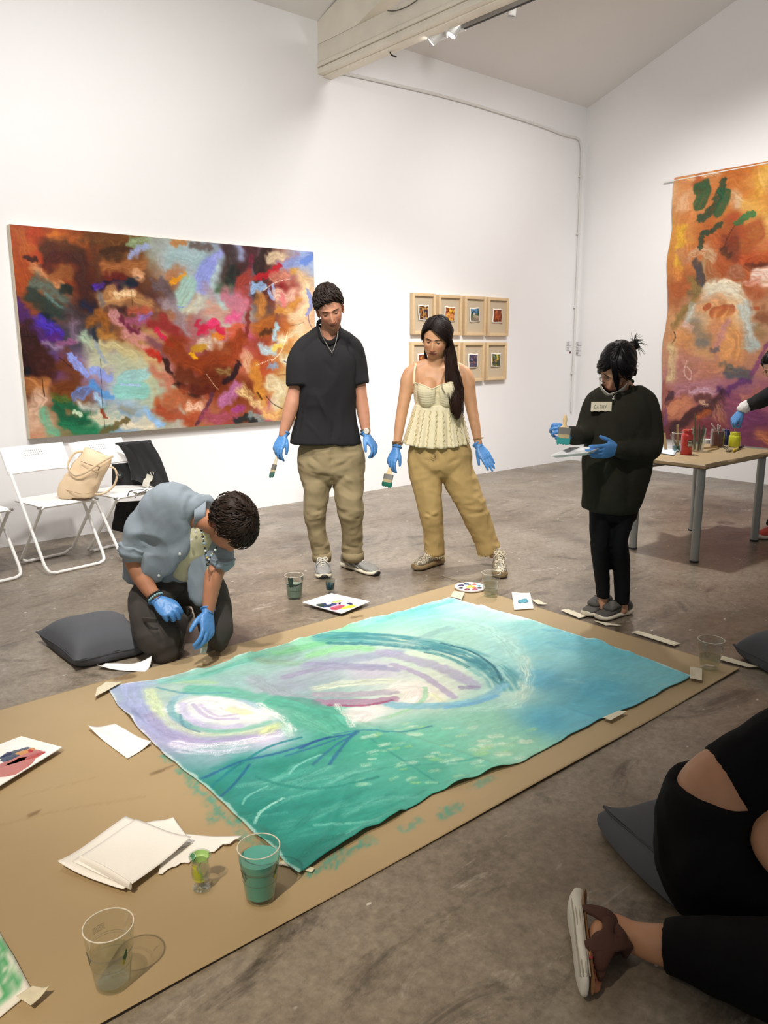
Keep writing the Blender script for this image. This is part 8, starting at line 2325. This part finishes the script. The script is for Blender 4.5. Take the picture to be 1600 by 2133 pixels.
for (P0, r0, P1, r1) in ((K_(284, 1134, .085), .068, K_(279, 1158, .09), .062), (K_(461, 1160, .08), .056, K_(459, 1178, .085), .052)):
    q = MB(); ax = P1 - P0
    q.loft([P0, P0 + ax * .15, P0 + ax * .4, P0 + ax * .7, P1, P1 - ax * .08], [r0 - .004, r0 + .010, r0 + .006, r0 + .009, r1 + .002, r1 - .014], n=24, sub=2, caps=False)
    V = np.array(q.v); V = V + ((vn3(V * 38) - .5) * .016)[:, None]; q.v = [tuple(v) for v in V]; obj('rolled_sleeve', q, M_SH, kn, angle=180)
# collar and undershirt
q = MB(); q.sheet(lambda u, v: at(*[(430 - 24 * v - 4 * u, 1044 + 62 * u + 4 * v)[i] for i in (0, 1)], dK - (.045 + .10 * math.sin(math.pi * min(1, u * .9 + .08)) + .010 * v)), 14, 6, .004); obj('shirt_collar', q, M_SH, kn, angle=180)
M_CT = mat('cream_tee', '#cfc9a4', .9, bump=.25, bscale=400, var=.04, vscale=14)
q = MB(); q.loft([K_(383, 1197, .055), K_(388, 1178, .065), K_(402, 1145, .085), K_(420, 1114, .10), K_(430, 1100, .10)], [(.105, .030), (.10, .035), (.080, .042), (.055, .042), (.04, .04)], ref=VR, n=22, sub=3, round_caps=True)
V, N, F = solid(q, .008, 4); V = folds(V, N, .004, (10, 10, 5), 3.3); put('undershirt', V, F, M_CT, kn)
q = MB()
for (x, y) in ((399, 1125), (374.5, 1154), (354, 1178), (331, 1199), (407, 1108)):
    p = K_(x, y, .155 if x > 360 else .14); q = MB(); q.lathe([(0, .003), (.006, .002), (.0065, 0)], p, 12, VF); obj('button', q, mat('shirt_button', '#d8d6cc', .35), kn)
# cargo trousers
M_CG = mat('charcoal_cargo', '#3f3934', .9, bump=.35, bscale=380, var=.10, vscale=12)
q = MB()
a, r = rings2([(372, 1188, 52, .12, -.07), (375, 1210, 60, .14, -.06), (378, 1235, 62, .145, -.05), (380, 1255, 55, .12, -.03)], dK, uK); q.loft(a, r, ref=VR, n=26, sub=3)
q.loft([K_(338, 1215, -.03), K_(320, 1255, .05), K_(322, 1295, .10), K_(334, 1335, .14), K_(342, 1356, .15)], [.115, .112, .105, .092, .066], n=20, sub=3, round_caps=True)
q.loft([K_(420, 1215, -.03), K_(438, 1255, .02), K_(448, 1290, .05), K_(455, 1318, .08), K_(456, 1330, .08)], [.10, .090, .082, .075, .058], n=20, sub=3, round_caps=True)
fl = lambda x, y: G(x, y, .07)
q.loft([K_(340, 1345, .10), K_(352, 1325, -.05), K_(360, 1305, -.20), K_(366, 1293, -.32)], [.075, .072, .066, .060], n=18, sub=3, round_caps=True)
q.loft([K_(454, 1318, .05), K_(452, 1300, -.06), K_(448, 1285, -.20), K_(446, 1276, -.30)], [.066, .066, .062, .058], n=18, sub=3, round_caps=True)
V, N, F = solid(q, .0085, 5); V = folds(V, N, .006, (9, 9, 7), 55.0)
V = crease(V, N, [(g_(300, 1290, .16), g_(330, 1300, .2), -.010, .008), (g_(325, 1290, .2), g_(338, 1345, .22), -.012, .008), (g_(385, 1240, .08), g_(372, 1262, .08), -.02, .02), (g_(300, 1245, .13), g_(345, 1262, .14), .008, .014), (g_(440, 1258, .08), g_(460, 1280, .1), -.010, .012)], dK)
V[:, 2] = np.maximum(V[:, 2], .003)
tr2 = put('cargo_trousers', V, F, M_CG, kn)
q = MB(); q.sheet(lambda u, v: K_(296 + 30 * u, 1285 + 9 * v + 2 * u, .175 + .055 * math.sin(u * 2.2) - .004 * v), 8, 4, .006); obj('pocket_flap', q, M_CG, tr2, angle=180)
for (x, y, d) in ((376, 1283, -.34), (446, 1272, -.34)):
    U, h, dd, x_, L = sneaker(kn, G(x, y + 20) + Vector((.02, .03, 0)) * 0, G(x + 12, y + 2), .045, dict(upper=mat('black_shoe', '#17150f', .7), sole=mat('black_shoe_sole', '#24211c', .8), sole_h=.03), .10)
# hair
mpK, srK = hK[3], hK[4]
MH4 = mat_hair('brown_short_hair', '#2c2018')
def hl_k(a): b = abs(a); return 1.10 + .10 * float(sstep(.2, .9, b)) + .42 * float(sstep(.9, 1.3, b)) + .62 * float(sstep(1.7, 2.2, b))
q = hair_cap(mpK, srK, hl_k, lambda a, e: .024 + .010 * math.cos(min(e, 1.5)) - .010 * float(sstep(1.2, 2.0, abs(a))) * float(sstep(.9, 1.5, e)), noise_=.3, seed=33)
rn = random.Random(6); R_ = []
for k in range(900):
    a0 = rn.uniform(-3.1, 3.1); e0 = rn.uniform(.02, hl_k(a0) - .12); a1 = a0 + rn.uniform(-.2, .3); e1 = min(e0 + rn.uniform(.18, .4), hl_k(a1) + .03)
    o = .022 + .012 * math.cos(e0); R_.append(([mpK(srK(a0, e0, o)), mpK(srK((a0 + a1) / 2, (e0 + e1) / 2, o + rn.uniform(.003, .007))), mpK(srK(a1, e1, o * .85 + .002))], rn.uniform(.002, .004)))
for k in range(50):
    a0 = rn.uniform(-.9, .9); R_.append(([mpK(srK(a0, .85, .022)), mpK(srK(a0 * .9, 1.1, .034)), mpK(srK(a0 * .8 + .1, 1.25, .030))], .004))
strands(q, R_); obj('hair', q, MH4, kn, angle=180)
# beads, bracelets, gloves, brush
def beads(P0, n, lab, r=.0045):
    Pp = catmull(P0, 10); acc = [0]
    for i in range(1, len(Pp)): acc.append(acc[-1] + (Pp[i] - Pp[i - 1]).length)
    q = MB(); q.tube(Pp, .0014, 5); st_ = obj('bead_necklace', q, mat('bead_cord', '#2c2824', .7), kn)
    for k in range(n):
        s_ = acc[-1] * (k + .5) / n; i = max(j for j in range(len(acc)) if acc[j] <= s_)
        p = Pp[i]; q = MB(); q.sphere(p, r if k % 3 else r * 1.4, 10, 7)
        c_ = ('#22262c', '#8cb0bc', '#b49a58', '#1c1c20', '#c8d0cc')[k % 5]; obj('bead', q, mat('bead_' + c_[1:], c_, .3), st_)
beads([K_(419, 1103, .17), K_(424, 1125, .18), K_(428, 1148, .18), K_(432, 1165, .18), K_(433, 1180, .18), K_(436, 1165, .18), K_(446, 1150, .18), K_(452, 1138, .17)], 26, 'x')
q = MB(); q.loft([K_(433, 1180, .185), K_(432.5, 1187, .185)], [(.004, .003), (.005, .003)], n=8); obj('shell_pendant', q, mat('shell', '#d8cca4', .4), kn)
hand('glove', K_(327, 1250, .165), K_(349, 1268, .20) - K_(327, 1250, .165), -VU * .75 - VF * .55, VR * .5 + VU * .4 - VF * .4, M_GLOVE, kn, 1.05, curl=(.95, 1.0, 1.05, 1.1), tcurl=.7, tout=.45, cuff=.014)
hand('glove', K_(433, 1275, .175), K_(433, 1308, .225) - K_(433, 1275, .175), -VF * .5 - VR * .7, -VR * .6 + VF * .7, M_GLOVE, kn, 1.05, curl=(.35, .45, .7, .85), tcurl=.35, tout=.6, cuff=.014)
ax = (K_(327, 1250, .165) - K_(303, 1215, .13)).normalized(); s1 = ax.orthogonal().normalized(); s2 = ax.cross(s1)
for k, c_ in enumerate(('#1a1a1c', '#8cb4b4')):
    ctr = K_(324, 1245, .16) - ax * (.012 - .011 * k)
    br = None
    for j in range(18):
        a_ = 2 * math.pi * j / 18; q = MB(); q.sphere(ctr + s1 * (.033 * math.cos(a_)) + s2 * (.033 * math.sin(a_)), .0058, 8, 6); o_ = obj('bracelet_bead', q, mat('beadb_' + c_[1:], c_, .35), kn)
flat_brush(K_(432, 1318, .20), K_(422, 1364, .24), VR, 'small flat brush with pale bristles in the hand of the kneeling man', .013, '#b8b8a8', wood='#1c1c1e')

# ------------------------------------------------------------------ seated woman in black, foreground right
fg = person(G(1470, 1880), 'woman in black seated on a grey cushion, seen from behind at the right edge')
SKF = '#c08d6b'
dF = dep_of(G(1470, 1880)); uF = unit_px(dF)
def F_(x, y, d=0.0): return at(x, y, dF - d)
def Z_(x, y, z): return G(x, y, z)
PER = VR * .55 - VU * .85
hF = head(F_(1868, 1445, -.04), VR * .6 - VU * .75 - VF * .1, VR * .7 + VU * .6, .97, SKF, '#9c5850', lid=.9)
parts = [
 ([F_(1485, 1745, .0), F_(1490, 1700, .0), F_(1508, 1660, .0), F_(1560, 1628, -.005), F_(1640, 1590, -.015), F_(1720, 1550, -.03), F_(1780, 1520, -.04)], [(.118, .12), (.118, .115), (.118, .11), (.118, .11), (.135, .11), (.13, .10), (.06, .06)], dict(ref=VR * .75 - VU * .66)),
 ([F_(1770, 1530, -.04), F_(1830, 1480, -.04)], [.055, .052], {}),
 ([Z_(1480, 1985, .075), Z_(1420, 1975, .065), Z_(1360, 1964, .060), Z_(1318, 1952, .058), Z_(1296, 1944, .058)], [.058, .050, .043, .036, .038], {}),
 ([F_(1760, 1580, .10), F_(1720, 1640, .13), F_(1660, 1705, .14), F_(1604, 1745, .14), F_(1630, 1800, .20), F_(1700, 1860, .26)], [.055, .05, .046, .044, .038, .03], {}),
 ([Z_(1300, 1946, .058), Z_(1270, 1938, .060), Z_(1250, 1955, .056), Z_(1241, 1985, .050), Z_(1238, 2010, .046)], [(.038, .036), (.040, .038), (.040, .030), (.040, .022), (.036, .014)], dict(ref=VU)),
]
body('body', fg, parts, .0075, hF, SKF)
q = MB()
for k, (x, y, z, r_) in enumerate(((1226, 1988, .084, .0085), (1229, 2003, .070, .0088), (1231, 2019, .056, .0092), (1233, 2035, .042, .0098), (1237, 2050, .024, .0130))):
    q.loft([Z_(x + 8, y - 16, z), Z_(x + 3, y - 4, z + .002), Z_(x + 3, y + 6, z)], [r_, r_ * 1.05, r_ * .9], n=12, sub=3, round_caps=True)
V, N, F = solid(q, .003, 2); put('toes', V, F, SK(), fg, colors=np.tile(hx(SKF) * np.array([.95, .85, .82]), (len(V), 1)))
q = MB()
for (x, y, z) in ((1228, 1994, .094), (1231, 2010, .079), (1233, 2026, .065), (1235, 2042, .052)):
    q.sphere(Z_(x + 3, y, z), (.005, .005, .003), 8, 5)
obj('toenails', q, mat('red_nail', '#8c2c34', .3), fg, kind='stuff')
# sandal standing on its edge, sole to the left
M_SOLE = mat('white_wavy_sole', '#dcd8cc', .6, bump=.2, bscale=60); M_BRN = mat('brown_knit_strap', '#4a2c20', .9, bump=.7, bscale=240)
zs_ = .052
Ps = [Z_(1204, 1876, zs_), Z_(1199, 1900, zs_), Z_(1204, 1940, zs_), Z_(1208, 1985, zs_), Z_(1213, 2022, zs_), Z_(1218, 2052, zs_)]
q = MB(); q.loft(Ps, [(.016, .036), (.020, .046), (.016, .042), (.014, .046), (.013, .046), (.010, .030)], ref=VR, n=20, sub=4, exp=2.8, round_caps=True)
sd_ = obj('sandal', q, M_SOLE, fg, angle=180, label='brown knit sandal with a thick white sole')
for k in range(4):
    q = MB(); q.tube([p - VR * (.013 - .0075 * k) + VU * (.041 if 0 < i < 5 else .028) + VF * .006 for i, p in enumerate(Ps)], .0016, 6, 4); obj('sole_groove', q, mat('sole_groove_grey', '#aaa496', .7), sd_)
q = MB(); q.loft([p + VR * .018 for p in Ps], [(.0045, .034), (.005, .044), (.005, .040), (.005, .044), (.005, .044), (.004, .026)], ref=VR, n=16, sub=4); obj('insole', q, mat('tan_insole', '#8a6440', .7), sd_)
def strap(P, R, nm='strap'):
    q = MB(); q.loft(P, R, ref=VU, n=14, sub=4, round_caps=True); V, N, Fc = solid(q, .0045, 3); put(nm, V, Fc, M_BRN, sd_)
strap([Z_(1218, 1893, .085), Z_(1240, 1897, .098), Z_(1262, 1908, .100), Z_(1280, 1928, .088)], [(.010, .014), (.010, .020), (.010, .024), (.010, .024)])
strap([Z_(1217, 1972, .085), Z_(1237, 1968, .096), Z_(1258, 1962, .098), Z_(1282, 1958, .090), Z_(1300, 1964, .066)], [(.010, .018), (.010, .024), (.010, .034), (.012, .034), (.014, .026)])
strap([Z_(1268, 1918, .100), Z_(1266, 1940, .102), Z_(1258, 1965, .098), Z_(1252, 1995, .084), Z_(1250, 2018, .06), Z_(1246, 2034, .03)], [(.010, .018), (.010, .014), (.012, .030), (.014, .022), (.020, .014), (.016, .010)])
strap([Z_(1282, 1930, .092), Z_(1294, 1950, .096), Z_(1304, 1972, .07), Z_(1302, 1984, .03)], [(.010, .012), (.010, .016), (.014, .014), (.014, .010)])
strap([Z_(1250, 1990, .03), Z_(1270, 1975, .022), Z_(1300, 1968, .022)], [(.018, .02), (.02, .02), (.02, .016)])
# black trousers
M_BP = mat('black_trousers', '#070708', .85, bump=.15, bscale=350, spec=.2)
q = MB()
q.loft([F_(1498, 1634, .0), F_(1496, 1650, .0), F_(1489, 1690, .005), F_(1484, 1740, .01), F_(1484, 1790, .02), F_(1510, 1850, .03)], [(.124, .122), (.126, .124), (.136, .134), (.143, .145), (.142, .15), (.13, .14)], ref=VR * .99 - VU * .10, n=26, sub=3)
q.loft([F_(1490, 1780, .06), F_(1570, 1850, .10), F_(1650, 1900, .14), F_(1730, 1930, .16)], [.125, .12, .105, .09], n=22, sub=3, round_caps=True)
q.loft([F_(1530, 1780, -.06), F_(1610, 1800, -.02), F_(1700, 1790, .02), F_(1770, 1780, .04)], [.13, .12, .11, .09], n=22, sub=3, round_caps=True)
q.loft([Z_(1760, 2060, .12), Z_(1640, 2030, .11), Z_(1560, 2008, .10), Z_(1490, 1990, .085), Z_(1420, 1975, .070), Z_(1385, 1969, .064)], [.12, .11, .095, .078, .064, .058], n=22, sub=3)
V, N, F = solid(q, .0090, 4); V = folds(V, N, .004, (9, 9, 9), 71.0); V[:, 2] = np.maximum(V[:, 2], .004); put('trousers', V, F, M_BP, fg)
q = MB(); q.loft([F_(1518, 1652, -.004), F_(1532, 1645, -.005), F_(1592, 1614, -.008), F_(1680, 1572, -.02), F_(1770, 1530, -.04)], [(.124, .118), (.127, .122), (.130, .122), (.145, .12), (.10, .085)], ref=PER, n=26, sub=3)
q.loft([F_(1740, 1550, .04), F_(1762, 1580, .10), F_(1735, 1625, .125)], [.075, .07, .066], n=16, sub=3, round_caps=True)
V, N, F = solid(q, .0090, 4); V = folds(V, N, .004, (8, 8, 8), 81.0); put('top', V, F, mat('black_jersey', '#08080a', .9, bump=.2, bscale=400, spec=.2), fg)
q = hair_cap(hF[3], hF[4], lambda a: 1.05 + .9 * float(sstep(.7, 1.4, abs(a))), lambda a, e: .024, seed=51); obj('hair', q, MH2, fg, angle=180)

# ------------------------------------------------------------------ person reaching over the work table, cut off at the right edge
bk = person((6.12, 2.42, 0), 'person in black with glasses and a blue glove reaching over the work table')
dB = dep_of((6.12, 2.55)); uB = unit_px(dB)
def B_(x, y, d=0.0): return at(x, y, dB - d)
SKB = '#b4886c'
dH = dep_of(gt_(1529, 930))
hB = head(B_(1622, 764, .0), -VR * .80 + VF * .35 - VU * .40, VU - VR * .35, 1.0, SKB, '#94564c', lid=.7, brow='#1a1410')
wr = at(1549, 850, dH - .02)
parts = [
 ([B_(1650, 815, -.02), B_(1640, 800, .0), B_(1630, 782, .0)], [.06, .055, .055], {}),
 ([B_(1655, 815), B_(1668, 870), B_(1680, 930), B_(1685, 960)], [(.13, .08), (.16, .11), (.15, .11), (.15, .11)], dict(ref=VR)),
 ([B_(1632, 815, .05), B_(1600, 826, .06), at(1575, 838, dB * .4 + dH * .6), wr], [.052, .046, .04, .028], {}),
 ([B_(1690, 820, -.05), B_(1720, 880, .0), B_(1700, 930, .06)], [.052, .046, .035], {}),
 ([B_(1665, 960), B_(1640, 1040), G(1612, 1112) + VU * .08], [.085, .06, .042], {}),
 ([B_(1705, 960), B_(1705, 1040), G(1700, 1112) + VU * .08], [.085, .06, .042], {}),
]
body('body', bk, parts, .010, hB, SKB)
M_BKJ = mat('black_sweatshirt', '#0f0e10', .9, bump=.25, bscale=350)
q = MB()
q.loft([B_(1646, 803), B_(1652, 815), B_(1664, 850), B_(1676, 900), B_(1684, 950)], [(.07, .06), (.16, .09), (.19, .13), (.18, .13), (.18, .13)], ref=VR, n=24, sub=3)
q.loft([B_(1640, 815, .04), B_(1604, 822, .06), B_(1588, 833, .07), at(1562, 843, dB * .25 + dH * .75)], [.075, .064, .056, .043], n=18, sub=4, round_caps=True)
q.loft([B_(1685, 815, -.05), B_(1722, 880, .0), B_(1706, 930, .06)], [.072, .062, .045], n=18, sub=4, round_caps=True)
V, N, F = solid(q, .010, 4); V = folds(V, N, .006, (9, 9, 7), 91); put('sweatshirt', V, F, M_BKJ, bk)
q = MB(); q.loft([at(1561, 843, dB * .25 + dH * .75), at(1549, 851, dH - .02), at(1545, 857, dH - .02)], [.040, .042, .036], n=18, sub=3); V, N, F = solid(q, .005, 2); V = folds(V, N, .004, (30, 30, 30), 4); put('white_cuff', V, F, mat('white_cuff_cloth', '#d8d4d0', .85), bk)
hand('glove', at(1545, 856, dH - .02), at(1529, 876, dH) - at(1545, 856, dH - .02), -VU * .6 + VR * .5 - VF * .3, VF * .8 - VU * .3, M_GLOVE, bk, 1.0, curl=(.8, .85, .9, .95), tcurl=.6, tout=.4, cuff=.0)
q = MB()
q.loft([B_(1684, 945), B_(1685, 985), B_(1686, 1005)], [(.17, .125), (.175, .13), (.15, .11)], ref=VR, n=22, sub=2)
q.loft([B_(1662, 985), B_(1640, 1045), G(1612, 1112) + VU * .05], [.10, .08, .062], n=18, sub=3); q.loft([B_(1708, 985), B_(1706, 1045), G(1700, 1112) + VU * .05], [.10, .08, .062], n=18, sub=3)
V, N, F = solid(q, .010, 4); V = folds(V, N, .005, (9, 9, 7), 95); put('trousers', V, F, M_BP, bk)
for heel, toe in ((G(1640, 1112), G(1578, 1124)), (G(1730, 1112), G(1672, 1124))):
    U, h, d, x, L = sneaker(bk, heel, toe, .05, dict(upper=mat('red_sneaker', '#b8342a', .6, bump=.4, bscale=200), sole=mat('pale_red_sole', '#d8c4b8', .6), sole_h=.035), .09)
    laces(U, h, d, x, L, .05, .09, .035, mat('dark_lace', '#2c1c1c', .8), 5)
q = hair_cap(hB[3], hB[4], lambda a: 1.0 + .9 * float(sstep(.7, 1.3, abs(a))), lambda a, e: .022, seed=61); obj('hair', q, mat_hair('black_hair', '#0d0a0b'), bk, angle=180)
t = empty('eyeglasses', hB[3]((0, .1, 0)), 'glasses on the face of the person cut off at the right edge', 'glasses')
for sx in (-1, 1):
    q = MB(); q.tube([hB[3]((sx * .033 + .026 * math.cos(a_), .100, -.003 + .019 * math.sin(a_))) for a_ in np.linspace(0, 2 * math.pi, 21)], .0018, 6); obj('lens_rim', q, mat('tortoise', '#8a6a34', .3), t)
    q = MB(); q.tube([hB[3]((sx * .059, .098, .0)), hB[3]((sx * .082, .04, .004)), hB[3]((sx * .082, -.01, .004))], .0018, 6, 2); obj('temple', q, MATS['tortoise'], t)
q = MB(); q.tube([hB[3]((-.007, .1, 0)), hB[3]((0, .104, .002)), hB[3]((.007, .1, 0))], .0018, 6, 2); obj('bridge', q, MATS['tortoise'], t)
